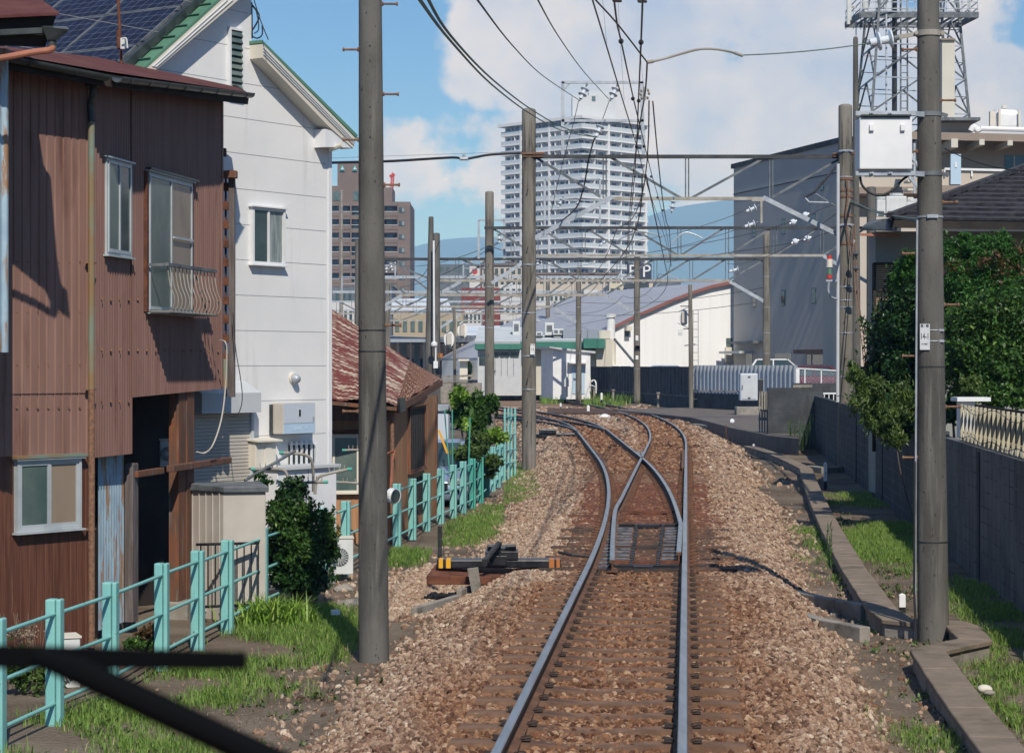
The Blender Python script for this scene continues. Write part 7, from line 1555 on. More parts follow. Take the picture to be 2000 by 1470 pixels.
for x in (775, 800, 826, 868, 884, 915): mb = MB(); zbox(mb, x, x + 4, 667, 1.2, 186, .3); mb.build('column', M['greyb'], cn)
for x in (782, 808): mb = MB(); zbox(mb, x, x + 12, 672, 1.2, 205, .3); mb.build('window', M['curtain'], cn)
mb = MB(); mb.hexa([P(862, 738, 150), P(925, 735, 150), P(925, 735, 155), P(862, 738, 155), P(862, 734, 150), P(925, 731, 150), P(925, 731, 155), P(862, 734, 155)]); mb.box((X_(900, 150), 152, .4), (2.8, 4, 1.5)); tag(mb.build('platform_end', M['concrete'], loc=tuple(P(900, 738, 150))), 'short concrete platform end behind the climbing plants', 'platform')
mb = MB(); zbox(mb, 898, 913, 705, 1.2, 176, 3); mb.box((X_(905.5, 176), 177, Z_(703, 176)), (.9, 3.2, .15)); tag(mb.build('kiosk', M['cream'], loc=tuple(P(905, 735, 176))), 'small cream platform cabin left of the hedge', 'cabin')
mb = MB(); mb.bar(P(961, 690, 175), P(961, 735, 175), .1, up=(0, 1, 0))
# distant town blocks
def block(label, x0, x1, y0, Y, m_, d=12, rows=0, cols=0, wm='glass', cat_='building', roofm=None, name='building', grp=None, yb=715):
    b_ = thing(name, label, cat_, (X_((x0 + x1) / 2, Y), Y, 0), grp); mb = MB(); zbox(mb, x0, x1, y0, -.3, Y, d); mb.build('wall', m_, b_)
    if roofm: mb = MB(); mb.box((X_((x0 + x1) / 2, Y), Y + d / 2, Z_(y0, Y) + .2), (X_(x1, Y) - X_(x0, Y) + .8, d + .8, .4)); mb.build('roof', roofm, b_)
    ph = (yb - y0) / max(1, rows)
    for r in range(rows):
        for c in range(cols):
            cw = (x1 - x0) / cols; mb = MB(); qbox(mb, x0 + cw * (c + .22), x0 + cw * (c + .78), y0 + ph * (r + .25), y0 + ph * (r + .7), Y - .06, .12); mb.build('window', M[wm], b_)
    return b_
BT = {k: mat(k, *v, sc=.2, rough=.8) for k, v in {'tan_render': ((.36, .30, .21), (.40, .34, .25)), 'maroon_tiles': ((.17, .035, .03), (.21, .05, .04)), 'brown_tiles': ((.16, .12, .10), (.19, .145, .122)), 'pale_render': ((.52, .53, .54), (.58, .59, .60)), 'slate_glass': ((.09, .11, .14), (.14, .16, .19)), 'cream_tiles': ((.55, .50, .40), (.58, .53, .44)), 'white_metal_roof': ((.56, .62, .70), (.62, .68, .75)), 'brick_brown': ((.24, .13, .10), (.27, .15, .12)), 'beige_wall': ((.47, .42, .36), (.50, .45, .39)), 'beige_slab': ((.26, .21, .175), (.30, .245, .205)), 'white_tower': ((.72, .74, .77), (.76, .78, .80))}.items()}
block('tan two storey station building behind canopy, below white roof', 768, 905, 612, 235, BT['tan_render'], 12, 2, 9, 'glassg')
mb = MB(); mb.hexa([P(764, 606, 236), P(882, 606, 236), P(882, 606, 262), P(764, 606, 262), P(764, 603, 236), P(882, 603, 236), P(874, 583, 262), P(766, 583, 262)]); tag(mb.build('station_roof', BT['white_metal_roof'], loc=tuple(P(820, 606, 236))), 'long white metal station roof left of the leaning poles', 'roof')
mb = MB(); mb.hexa([P(905, 655, 200), P(1016, 655, 200), P(1016, 655, 225), P(905, 655, 225), P(905, 652, 200), P(1016, 652, 200), P(1010, 636, 225), P(905, 636, 225)]); tag(mb.build('station_roof', BT['white_metal_roof'], loc=tuple(P(960, 655, 200))), 'white ribbed station roof left of pole 13 above green eaves', 'roof')
block('maroon building stepping down left of pole 13', 900, 976, 562, 330, BT['maroon_tiles'], 20, 0, 0)
block('white low shop front under the maroon building', 908, 940, 604, 300, BT['pale_render'], 15, 3, 4)
block('brown roofed apartment block below the white tower', 942, 1042, 518, 420, BT['beige_wall'], 20, 8, 9, roofm=BT['brown_tiles'])
block('long beige apartment block with brown bands below white tower', 1040, 1205, 536, 425, BT['beige_wall'], 20, 7, 14, roofm=BT['brown_tiles'])
block('white three storey building left of pole 13 behind wires', 975, 1020, 556, 360, BT['pale_render'], 15, 5, 4)
block('pale grey building between pole 13 and tree', 1046, 1100, 566, 350, BT['pale_render'], 15, 5, 6)
block('small white house right of the dark round tree', 1140, 1168, 566, 330, BT['pale_render'], 12, 4, 3)
block('cream building holding the dark P sign', 1190, 1275, 553, 300, BT['cream_tiles'], 20, 4, 7)
block('dark glass office block left of second gantry pole', 856, 946, 516, 520, BT['slate_glass'], 30, 9, 7, 'glassg')
block('small white signboard building with red emblem', 917, 937, 520, 505, BT['pale_render'], 5)
mb = MB(); mb.lathe(P(927, 530, 503.5), [(.7, 0), (.7, .3)], 16, (0, -1, 0)); o = tag(mb.build('emblem', M['red'], loc=tuple(P(927, 530, 503.5))), 'small red round emblem on the white signboard', 'emblem')
block('brown gabled low block left of pole 13', 938, 975, 515, 460, BT['brick_brown'], 20, 6, 4)
block('pale green grey low building above rusty roof', 640, 720, 590, 250, BT['pale_render'], 14, 2, 8)
block('dark low building behind utility poles', 640, 765, 560, 400, BT['slate_glass'], 14, 3, 10)
block('grey low rooftops between tower foot and dark building', 1270, 1330, 545, 500, BT['slate_glass'], 30)
sg = thing('parking_sign', 'dark blue rooftop sign board with two white letters P', 'sign', tuple(P(1249, 553, 298)))
mb = MB(); qbox(mb, 1225, 1272.5, 515, 545, 298, 1); mb.build('board', mat('navy_sign', (.035, .045, .075), rough=.5), sg)
mb = MB()
for x in (1230, 1249, 1267): qbox(mb, x - .6, x + .6, 545, 556, 298.4, .3)
mb.build('leg', M['galvd'], sg)
for x in (1236, 1262.5): p = P(x, 530.5, 297.9); text(sg, 'P', 2.45, tuple(p), 0, 'whitep', ext=.05)
# brown apartment tower
Yb = 485; ap = thing('apartment_tower', 'brown tiled apartment tower with rooftop logos behind near pole', 'apartment building', (X_(720, Yb), Yb, 0))
mb = MB(); zbox(mb, 560, 801, 396, -.3, Yb + 2, 22); mb.build('wall', BT['brown_tiles'], ap)
mb = MB(); zbox(mb, 776, 801, 394, -.3, Yb, 2.1); mb.build('wall', BT['brown_tiles'], ap)
for k in range(12):
    y = 396 + k * 26.2
    mb = MB(); qbox(mb, 560, 776.5, y - 2, y + 6, Yb, 2.2); mb.build('balcony_slab', BT['brown_tiles'], ap)
    mb = MB(); qbox(mb, 560, 684, y + 17.5, y + 26, Yb - .1, .3); qbox(mb, 750, 776.5, y + 17.5, y + 26, Yb - .1, .3); mb.build('balcony_parapet', BT['brown_tiles'], ap)
    mb = MB(); qbox(mb, 560, 776, y + 16.6, y + 17.5, Yb - .15, .3); mb.build('balcony_rail', BT['pale_render'], ap)
    for x in (632, 650, 668, 690, 708, 726, 755): mb = MB(); qbox(mb, x, x + 12, y + 8, y + 24, Yb + 1.9, .2); mb.build('window', M['glassg'], ap)
    mb = MB(); qbox(mb, 779, 791, y + 9, y + 19, Yb - .1, .15); w_ = mb.build('window', M['glass'], ap)
    mb = MB(); qbox(mb, 785, 790, y + 10, y + 18, Yb - .14, .1); mb.build('curtain', M['curtain'], w_)
for x in (662, 684, 748): mb = MB(); zbox(mb, x, x + 2.5, 396, -.3, Yb - .2, 2.3); mb.build('fin_wall', BT['brown_tiles'], ap)
for (x0, x1, y0) in ((645, 752, 363), (659, 700, 316), (752, 766, 366)): mb = MB(); qbox(mb, x0, x1, y0, 397, Yb + 2 + (x0 == 659) * .5, 12); mb.build('penthouse', BT['brown_tiles'], ap)
for x in (650, 690): mb = MB(); qbox(mb, x, x + 14, 374, 392, Yb + 1.9, .3); mb.build('window', M['glassg'], ap)
for x in (668.5, 693):
    mb = MB(); mb.prism([P(x - 5, 333.5, Yb + 2.2), P(x + 5, 333.5, Yb + 2.2), P(x, 321, Yb + 2.2)], (0, -.1, 0)); lg = mb.build('logo', mat('teal_logo', (.02, .32, .32), rough=.5), ap)
    mb = MB(); mb.prism([P(x - 3.2, 331, Yb + 2.05), P(x + 3.6, 331, Yb + 2.05), P(x + 3.6, 329.6, Yb + 2.05), P(x + .6, 329.6, Yb + 2.05), P(x + 1.8, 326, Yb + 2.05), P(x + .2, 326, Yb + 2.05), P(x - 1.8, 329.8, Yb + 2.05)], (0, -.06, 0)); mb.build('logo_mark', M['whitep'], lg)
cr = thing('construction_crane', 'small red crane mast rising behind brown apartment tower', 'crane', tuple(P(764, 392, 560)))
mb = MB()
for k in range(7): y = 388 - k * 6; x = 761 + k * .5; a, b_, c, d = P(x, y, 560), P(x + 5, y, 560), P(x + .5, y - 6, 560), P(x + 5.5, y - 6, 560); mb.bar(a, c, .25); mb.bar(b_, d, .25); mb.bar(a, d, .2); mb.bar(c, d, .2)
mb.build('mast', M['red'], cr)
mb = MB(); mb.bar(P(761, 345, 560), P(771, 341, 560), .7); mb.bar(P(767, 343, 560), P(766, 337, 560), .3); mb.build('jib', M['red'], cr)
# white residential tower
tw = thing('white_tower_block', 'tall white residential tower with stacked balconies', 'apartment building', (X_(1135, 655), 655, 0))
Cn = Vector((X_(1137, 650), 650)); Lp = Vector((X_(978, 676), 676)); Rp = Vector((X_(1266, 672), 672)); WT = BT['white_tower']
FTl = Fr(Lp, Cn - Lp); FTr = Fr(Cn, Rp - Cn); LL = (Cn - Lp).length; LR = (Rp - Cn).length; zt_ = Z_(229, 650)
core = [Lp - FTl.n * 1.9, Cn + Vector((0, 2.7)), Rp - FTr.n * 1.9, Rp + Vector((-22, 24)), Lp + Vector((20, 26))]
mb = MB(); mb.prism([Vector((p.x, p.y, 0)) for p in core], (0, 0, zt_ - .4)); mb.build('wall', WT, tw)
full = [Lp, Cn, Rp, Rp + Vector((-22, 24)), Lp + Vector((20, 26))]
mb = MB(); mb.prism([Vector((p.x, p.y, zt_ - .3)) for p in [Lp + Vector((-1, -.4)), Cn + Vector((0, -1.2)), Rp + Vector((1, -.4)), full[3], full[4]]], (0, 0, .9)); mb.build('roof', M['whitep'], tw)
mb = MB(); qbox(mb, 1118, 1202, 186, 232, 665, 12); qbox(mb, 1150, 1200, 178, 190, 668, 8); mb.build('penthouse', M['greyw'], tw)
mb = MB(); qbox(mb, 1156, 1163, 188, 198, 664.9, .2); mb.build('window', M['glassg'], tw)
M['tglass'] = mat('balcony_glass', (.55, .62, .68), rough=.2, spec=.6); nw = 0; rest = MB(); M['tw'] = mat('tower_window', (.09, .11, .14), (.16, .19, .22), sc=.3, rough=.3)
fl = 3.0; nf = 25
for k in range(nf):
    z = zt_ - .3 - (k + 1) * fl
    if z < 0: break
    mb = MB(); mb.prism([Vector((p.x, p.y, z)) for p in (Lp, Cn, Rp, core[2], core[1], core[0])], (0, 0, .45)); mb.build('balcony_slab', WT, tw)
    mb = MB(); mb.fbox(FTl, .1, LL - .1, z + .45, z + 1.42, -.12, -.02); mb.fbox(FTr, .1, LR - .1, z + .45, z + 1.42, -.12, -.02); mb.build('balcony_glass', M['tglass'], tw)
    mb = MB(); mb.fbox(FTl, 0, LL, z + 1.42, z + 1.5, -.14, 0); mb.fbox(FTr, 0, LR, z + 1.42, z + 1.5, -.14, 0)
    for f_, L_, n_ in ((FTl, LL, 6), (FTr, LR, 5)):
        for j in range(1, n_): mb.fbox(f_, L_ * j / n_ - .1, L_ * j / n_ + .1, z + .45, z + 3.0, -1.85, -.2)
    mb.build('balcony_divider', WT, tw)
    for f_, L_, n_ in ((FTl, LL, 6), (FTr, LR, 5)):
        for j in range(n_):
            bw_ = L_ / n_
            for (s0, s1, zz0) in ((.12, .40, .5), (.55, .88 - .1 * ((j + k) % 2), .5)):
                mb = MB() if nw < 100 and j in (2, 3) else rest
                mb.fbox(f_, bw_ * (j + s0), bw_ * (j + s1), z + zz0, z + 2.55, -1.95, -1.82)
                if mb is not rest: mb.build('window', M['tw'], tw); nw += 1
rest.build('window', M['tw'], tw)['kind'] = 'stuff'
for f_, L_, fr_ in ((FTl, LL, (.25, .60)), (FTr, LR, (.40, .97))):
    for t in fr_: mb = MB(); mb.fbox(f_, L_ * t - .35, L_ * t + .35, 0, zt_ - .4, -1.8, .05); mb.build('fin_wall', WT, tw)

# beige building, lattice tower, tiled house on the right
bb = thing('beige_building', 'beige office building with brown roof slab behind pole signed 14-1', 'building', (X_(1880, 118.5), 118.5, 0))
mb = MB(); zbox(mb, 1790, 2250, 275, -.3, 119.29, 14); mb.build('wall', BT['beige_wall'], bb)
mb = MB(); zbox(mb, 1668, 1790, 378, -.3, 119.69, 12); mb.build('wall', BT['beige_wall'], bb)
mb = MB(); mb.hexa([P(1782, 272, 116.13), P(2250, 282, 116.13), P(2250, 282, 130.35), P(1782, 272, 130.35), P(1782, 257, 116.13), P(2250, 268, 116.13), P(2250, 268, 130.35), P(1782, 257, 130.35)]); mb.build('roof_slab', BT['beige_slab'], bb)
for x0, x1, y0, y1 in ((1858, 1871, 271, 288), (1913, 1923, 272, 283), (1968, 1978, 274, 284)): mb = MB(); qbox(mb, x0, x1, y0, y1, 115.97, 4); mb.build('beam_end', M['creamw'], bb)
mb = MB(); qbox(mb, 1800, 2250, 331, 364, 116.53, .3); mb.build('balcony_parapet', BT['beige_wall'], bb)
mb = MB(); qbox(mb, 1800, 2250, 362, 377, 116.13, 4.2); mb.build('balcony_slab', BT['beige_slab'], bb)
mb = MB(); mb.bar(P(1845, 330, 116.45), P(2100, 336, 116.45), .12)
for x in (1845, 1898, 1960, 1972): mb.bar(P(x, 330, 116.45), P(x, 345, 116.45), .08, up=(0, 1, 0))
mb.build('handrail', M['whitep'], bb)
mb = MB(); qbox(mb, 1857, 1877, 301, 360, 116.29, .2); d_ = mb.build('door', M['pblue'], bb)
mb = MB(); qbox(mb, 1865, 1869, 317, 327, 116.25, .1); mb.build('notice', M['whitep'], d_)
mb = MB(); qbox(mb, 1963, 2040, 304, 333, 119.21, .2); w_ = mb.build('window', M['glass'], bb)
mb = MB(); qbox(mb, 1980, 1982, 304, 333, 119.13, .2); mb.build('mullion', M['whitep'], w_)
mb = MB(); qbox(mb, 1668, 1800, 346, 366, 116.92, .3); mb.build('balcony_parapet', BT['beige_wall'], bb)
mb = MB(); qbox(mb, 1664, 1800, 365, 378, 116.6, 4.2); mb.build('balcony_slab', BT['beige_slab'], bb)
mb = MB(); qbox(mb, 1838, 1896, 235, 260, 120.87, 6); mb.build('roof_hut', BT['beige_wall'], bb)
mb = MB(); qbox(mb, 1832, 1915, 229, 235, 119.69, 9); mb.build('roof_hut_slab', M['galvd'], bb)
mb = MB(); qbox(mb, 1840, 1865, 76, 236, 123.24, 4); mb.build('shaft', M['creamw'], bb)
mb = MB(); qbox(mb, 1838, 1866, 75, 78, 123.08, 4.4); mb.build('shaft_cap', BT['beige_slab'], bb)
tk = thing('water_tank', 'rounded white rooftop water tank on the beige building', 'water tank', tuple(P(1965, 257, 120.08)))
mb = MB(); mb.hexa([P(1940, 256, 119.29), P(1993, 256, 119.29), P(1993, 256, 121.66), P(1932, 256, 121.66), P(1944, 212, 119.29), P(1991, 215, 119.29), P(1991, 215, 121.66), P(1934, 214, 121.66)]); bevel(mb.build('shell', M['whitep'], tk), .3, 3)
mb = MB(); mb.bar(P(1952, 256, 119.13), P(1952, 213, 119.13), .12, up=(0, 1, 0)); mb.bar(P(1938, 250, 119.13), P(1938, 218, 119.13), .3, up=(0, 1, 0)); mb.bar(P(1991, 256, 119.13), P(1991, 216, 119.13), .12, up=(0, 1, 0)); mb.cyl(P(1961, 212, 120.08), P(1961, 207, 120.08), .15, n=8); mb.build('rib', M['cream'], tk)
mb = MB(); mb.cyl(P(1915, 251, 118.5), P(2100, 256, 118.5), .14, n=10); mb.tube(cat([P(1896, 256, 118.5), P(1902, 247, 118.5), P(1908, 255, 118.5), P(1915, 251, 118.5)], 3), .16, 8); mb.build('roof_pipe', M['whitep'], tk)
st = thing('outside_stair', 'beige outside stair beside beige building, left of the pole signed 14-1', 'stair', tuple(P(1785, 380, 115.34)))
for k in range(6): mb = MB(); qbox(mb, 1773, 1784, 300 + k * 17, 304 + k * 17, 114.55, 1.2); mb.build('step', M['creamw'], st)
mb = MB(); mb.bar(P(1770, 290, 114.55), P(1797, 330, 114.55), .14); mb.bar(P(1786, 280, 114.55), P(1786, 378, 114.55), .1, up=(0, 1, 0)); mb.bar(P(1772, 340, 114.55), P(1797, 372, 114.55), .14); mb.build('stringer', M['galv'], st)
an2 = thing('annex_building', 'flat roofed beige annex carrying large white cooling units', 'building', (X_(1750, 115), 115, 0))
mb = MB(); zbox(mb, 1672, 1800, 424, -.3, 114, 8); mb.build('wall', BT['beige_wall'], an2)
for x0, x1, y0, y1, l in ((1731, 1771, 383, 424, 'largest white rooftop cooling unit, before beige building'), (1713, 1730, 390, 424, 'ribbed narrow rooftop cooling unit left of the largest one'), (1771, 1792, 394, 424, 'low rooftop cooling unit right of the largest one')):
    t_ = thing('cooling_unit', l, 'cooling unit', tuple(P(x0, y1, 114)), 'white rooftop cooling units'); mb = MB(); qbox(mb, x0, x1, y0, y1, 114, 1.4); bevel(mb.build('casing', M['acwhite'], t_), .04)
    mb = MB(); qbox(mb, x0 + 3, x1 - 3, y1 - 12, y1 - 3, 113.95, .1); mb.build('grille', M['galvd'], t_)
    mb = MB(); c = P((x0 + x1) / 2, y0, 114.7); mb.lathe(c, [(.35, 0), (.38, .12), (.3, .14)], 14); mb.build('fan_ring', M['acwhite'], t_)
# lattice tower
lt = thing('lattice_tower', 'tall steel lattice communications tower cut by the top edge', 'tower', (X_(1780, 135), 135, 8))
Yt = 137; cxp = 1780
def leg(sx, sy, y): hw = (80 + 17 * (y - 30) / 200) * Yt / F; return Vector((X_(cxp, Yt) + sx * hw, Yt + sy * hw + hw * .25 * sx, Z_(y, Yt)))
lv = [-60, 38, 100, 165, 232, 330]
for sx in (-1, 1):
    for sy in (-1, 1): mb = MB(); mb.bar(leg(sx, sy, -60), leg(sx, sy, 420), .15); mb.build('leg', M['galvd'], lt)
mb = MB(); mb2 = MB()
for y0, y1 in zip(lv[:-1], lv[1:]):
    for (a, b_) in (((-1, -1), (1, -1)), ((1, -1), (1, 1)), ((1, 1), (-1, 1)), ((-1, 1), (-1, -1))):
        p0, p1, q0, q1 = leg(*a, y0), leg(*b_, y0), leg(*a, y1), leg(*b_, y1); mm_ = (p0 + p1) / 2
        mb.bar(p0, p1, .07); mb2.bar(mm_, q0, .085); mb2.bar(mm_, q1, .085); mb2.bar((p0 + q0) / 2, mm_.lerp(q0, .5), .05); mb2.bar((p1 + q1) / 2, mm_.lerp(q1, .5), .05)
mb.build('horizontal_ring', M['galv'], lt)['kind'] = 'stuff'; mb2.build('bracing', M['galvd'], lt)['kind'] = 'stuff'
mb = MB(); mb.cyl((X_(1747, Yt), Yt, Z_(420, Yt)), (X_(1747, Yt), Yt, Z_(-60, Yt)), .17, n=10); mb.build('cable_duct', M['dark'], lt)
mb = MB()
for x in (1757, 1770): mb.bar((X_(x, Yt), Yt - .4, Z_(420, Yt)), (X_(x, Yt), Yt - .4, Z_(-60, Yt)), .09)
for k in range(36): z = Z_(420, Yt) + k * .45; mb.bar((X_(1757, Yt), Yt - .4, z), (X_(1770, Yt), Yt - .4, z), .05)
mb.build('ladder', M['galvd'], lt)
hw = 112 * Yt / F; c = Vector((X_(cxp - 2, Yt), Yt, 0)); zp = Z_(44, Yt)
mb = MB()
for k in range(12): t = -hw + 2 * hw * k / 11; mb.bar((c.x + t, c.y - hw * .8, zp), (c.x + t, c.y + hw * .8, zp + .3), .09, .12)
for s in (-1, 1): mb.bar((c.x - hw, c.y + s * hw * .8, zp + (s + 1) * .15), (c.x + hw, c.y + s * hw * .8, zp + (s + 1) * .15), .16, .35); mb.bar((c.x + s * hw, c.y - hw * .8, zp), (c.x + s * hw, c.y + hw * .8, zp + .3), .16, .35)
mb.build('platform', M['galvd'], lt)
mb = MB()
for h in (.4, .8, 1.2): 
    for s in (-1, 1): mb.bar((c.x - hw, c.y + s * hw * .8, zp + h), (c.x + hw, c.y + s * hw * .8, zp + h), .05); mb.bar((c.x + s * hw, c.y - hw * .8, zp + h), (c.x + s * hw, c.y + hw * .8, zp + h), .05)
for k in range(16):
    t = -hw + 2 * hw * k / 15
    for s in (-1, 1): mb.bar((c.x + t, c.y + s * hw * .8, zp), (c.x + t, c.y + s * hw * .8, zp + 1.2), .05)
mb.build('guard_rail', M['galv'], lt)
for (x, y0, y1, r) in ((1657, -20, 48, .12), (1661, -10, 40, .07), (1893, -20, 36, .1), (1690, -30, 24, .22)):
    mb = MB(); mb.cyl(P(x, y1, Yt - 2), P(x, y0, Yt - 2), r, n=10); mb.bar(P(x, (y0 + y1) / 2, Yt - 2), P(x + (12 if x < 1780 else -12), (y0 + y1) / 2, Yt - 2), .08); mb.build('antenna', M['acwhite'], lt)
mb = MB(); mb.bar(P(1672, 40, Yt - 2), P(1672, 226, Yt - 2), .06); mb.bar(P(1731, 0, Yt - 3), P(1731, 226, Yt - 3), .1); mb.build('guide_tube', M['galv'], lt)
# tiled house
th = thing('tiled_house', 'dark shaded house with grey ribbed tile roof behind the right hand trees', 'house', (X_(1900, 45), 45, -.4))
tile = mat('dark_grey_tile', (.032, .032, .038), (.062, .062, .072), sc=5, rough=.8, spec=.2, bump=.3, bsc=20, stretch=(1, 1, 1)); M['tile'] = tile
nR = 12; e0 = P(1738, 428, 44.6); e1 = P(2300, 436, 44.6); r0 = P(2012, 328, 50.5); r1 = P(2300, 328, 50.5)
mb = MB()
for k in range(nR):
    t0, t1 = k / nR, (k + 1) / nR; a, b_, c, d = e0.lerp(r0, t0), e1.lerp(r1, t0), e1.lerp(r1, t1), e0.lerp(r0, t1); up_ = Vector((0, -.02, .055)); n = 34
    for j in range(n):
        s0, s1 = j / n, (j + 1) / n; jj = Vector((0, rnd.uniform(-.008, .008), rnd.uniform(-.01, .01)))
        A1, B1, C1, D1 = a.lerp(b_, s0), a.lerp(b_, s1), d.lerp(c, s1), d.lerp(c, s0)
        mb.hexa([A1, B1, C1 + Vector((0, .1, 0)), D1 + Vector((0, .1, 0)), A1 + up_ + jj, B1 + up_ + jj * .4, C1 + Vector((0, .1, .012)), D1 + Vector((0, .1, .012))])
mb.build('roof', tile, th)
mb = MB(); mb.quad(e0 - Vector((0, 0, .02)), e1 - Vector((0, 0, .02)), r1 - Vector((0, 0, .03)), r0 - Vector((0, 0, .03))); mb.quad(e0, r0, P(2012, 328, 50.6), P(1860, 428, 55)); mb.build('roof_boards', M['interior'], th)
mb = MB(); mb.bar(e0 + Vector((0, 0, .08)), r0 + Vector((0, 0, .09)), .16, .1); mb.build('hip_ridge', tile, th)
mb = MB(); mb.bar(e0 - Vector((0, .02, .10)), e1 - Vector((0, .02, .10)), .06, .16); mb.build('eave_board', M['interior'], th)
mb = MB(); zbox(mb, 1710, 2300, 452, -.4, 46.2, .9); mb.build('wall', mat('grey_plaster', (.26, .27, .25), (.30, .31, .29), sc=1, rough=.9), th)
mb = MB(); a = P(1682, 446, 46.5); b_ = P(1760, 446, 45); mb.hexa([P(1680, 450, 45.5), P(1750, 452, 45.0), P(1760, 452, 47), P(1690, 450, 48), P(1682, 444, 45.5), P(1742, 424, 46.0), P(1760, 424, 47), P(1700, 430, 48)]); mb.build('side_roof', M['gutter'], th)
mb = MB(); mb.bar(P(1680, 458, 45.4), P(1756, 460, 45.4), .05, .05); mb.build('gutter', M['orangepipe'], th)
mb = MB(); zz = Z_(630, 45.9); z1 = Z_(518, 45.9)
k = zz
while k < z1: mb.box(((X_(1709, 45.9) + X_(1755, 45.9)) / 2, 46.0, k), (X_(1755, 45.9) - X_(1709, 45.9), .06, .028)); k += .045
mb.build('shutter_slats', mat('tan_slats', (.36, .27, .17), rough=.7), th)
mb = MB(); zbox(mb, 1704, 1760, 514, .5, 46.12, .05); mb.build('shutter_backing', M['interior'], th)
mb = MB(); mb.bar(P(1708, 515, 45.85), P(1708, 640, 45.85), .06, up=(0, 1, 0)); mb.bar(P(1706, 515, 45.85), P(1757, 515, 45.85), .06); mb.bar(P(1716, 566, 45.0), P(1760, 566, 45.0), .06)
for k in range(9): x = 1718 + k * 5; mb.bar(P(x, 566, 45), P(x, 640, 45), .018, up=(0, 1, 0))
for y in (578, 590, 602): mb.bar(P(1716, y, 45), P(1760, y, 45), .015)
mb.build('balcony_lattice', M['interior'], th)

# ------------------------------------------------------------------ vegetation
def leaves(name, blobs, size, material, parent=None, seed=1, shell=.55, aspect=.5, droop=.0, loc=None, quadfold=True):
    """many small folded leaves through the volume of lumpy ellipsoids; blobs = (centre, (rx,ry,rz), count)"""
    rs = np.random.RandomState(seed); P_ = []
    for c, r, n in blobs:
        n = int(n * (1.7 if size > .04 or size < .03 else 2.9))
        # a few sub-clumps per ellipsoid give an uneven outline
        k = max(5, n // 420); d = rs.normal(size=(k, 3)); d /= np.linalg.norm(d, axis=1)[:, None]
        cc = np.array(c) + d * np.array(r) * (rs.rand(k, 1) ** .4) * .72; idx = rs.randint(0, k, n)
        e = rs.normal(size=(n, 3)); e /= np.linalg.norm(e, axis=1)[:, None]
        rad_ = rs.rand(n, 1) ** shell
        ry = rs.normal(size=(k * 9, 3)); ry /= np.linalg.norm(ry, axis=1)[:, None]; sel = rs.rand(n) < .3; j = idx * 9 + rs.randint(0, 9, n)
        e[sel] = ry[j[sel]] + rs.normal(size=(sel.sum(), 3)) * .07; rad_[sel] = .5 + rs.rand(sel.sum(), 1) * (.75 + .5 * rs.rand(k * 9)[j[sel]][:, None])
        P_.append(cc[idx] + e * rad_ * np.array(r) * (.20 + .40 * rs.rand(k)[idx][:, None]))
    p = np.concatenate(P_); n = len(p)
    a = rs.normal(size=(n, 3)); a[:, 2] -= droop; a /= np.linalg.norm(a, axis=1)[:, None]
    b = rs.normal(size=(n, 3)); b[:, 2] *= .5; b -= a * (a * b).sum(1)[:, None]; b /= np.linalg.norm(b, axis=1)[:, None]
    s = size * 1.25 * (.6 + .8 * rs.rand(n, 1)); nn = np.cross(a, b)
    v = np.empty((n, 4, 3)); v[:, 0] = p - a * s; v[:, 1] = p + b * s * aspect + nn * s * .15; v[:, 2] = p + a * s; v[:, 3] = p - b * s * aspect + nn * s * .15
    org = ORG.get(parent.name, Vector()) if parent is not None else Vector(loc or (0, 0, 0)); v -= np.array(org)
    me = bpy.data.meshes.new(name); me.vertices.add(n * 4); me.vertices.foreach_set('co', v.astype(np.float32).ravel())
    me.loops.add(n * 4); me.loops.foreach_set('vertex_index', np.arange(n * 4, dtype=np.int32)); me.polygons.add(n); me.polygons.foreach_set('loop_start', np.arange(0, n * 4, 4, dtype=np.int32))
    me.update(calc_edges=True)
    at = me.attributes.new('rv', 'FLOAT', 'FACE'); at.data.foreach_set('value', rs.rand(n).astype(np.float32))
    me.materials.append(material); o = bpy.data.objects.new(name, me); COL.objects.link(o)
    if parent is not None: o.parent = parent
    else: o.location = org
    ORG[o.name] = org; return o
def trunk(parent, base, tops, r, m_='timberg'):
    mb = MB(); base = Vector(base)
    for t in tops:
        t = Vector(t); mid = base.lerp(t, .5) + Vector((rnd.uniform(-.1, .1), rnd.uniform(-.1, .1), 0)) * (t - base).length * .5
        pts = cat([base, mid, t], 5); mb.tube(pts, [r * (1 - .8 * k / (len(pts) - 1)) for k in range(len(pts))], 8)
    return mb.build('trunk', M[m_], parent)
M['leafD'] = leafmat('dark_evergreen_leaf', (.010, .030, .008), (.034, .095, .020), (.11, .20, .06), rough=.32, trans=.15)
M['leafM'] = leafmat('mid_green_leaf', (.018, .05, .010), (.085, .19, .03), (.20, .32, .085))
M['leafP'] = leafmat('pine_leaf', (.02, .07, .010), (.06, .18, .028), (.12, .26, .05))
M['leafR'] = leafmat('reddish_leaf', (.07, .06, .02), (.14, .07, .03), (.24, .04, .03))
M['leafY'] = leafmat('yellow_green_leaf', (.14, .27, .03), (.30, .46, .07), (.46, .56, .12), trans=.35)
M['leafO'] = leafmat('olive_leaf', (.04, .085, .018), (.12, .185, .04), (.20, .25, .07))
M['grass'] = leafmat('grass_blade', (.12, .215, .035), (.27, .42, .09), (.50, .50, .22), rough=.6, trans=.4)
M['dry'] = leafmat('dry_stem', (.22, .17, .12), (.34, .28, .21), (.5, .46, .4), rough=.8, trans=.1)
def px_blob(x, y, Y, rx, ry, rd, n): p = P(x, y, Y); return ((p.x, p.y, p.z), (rx * Y / F, rd, ry * Y / F), n)
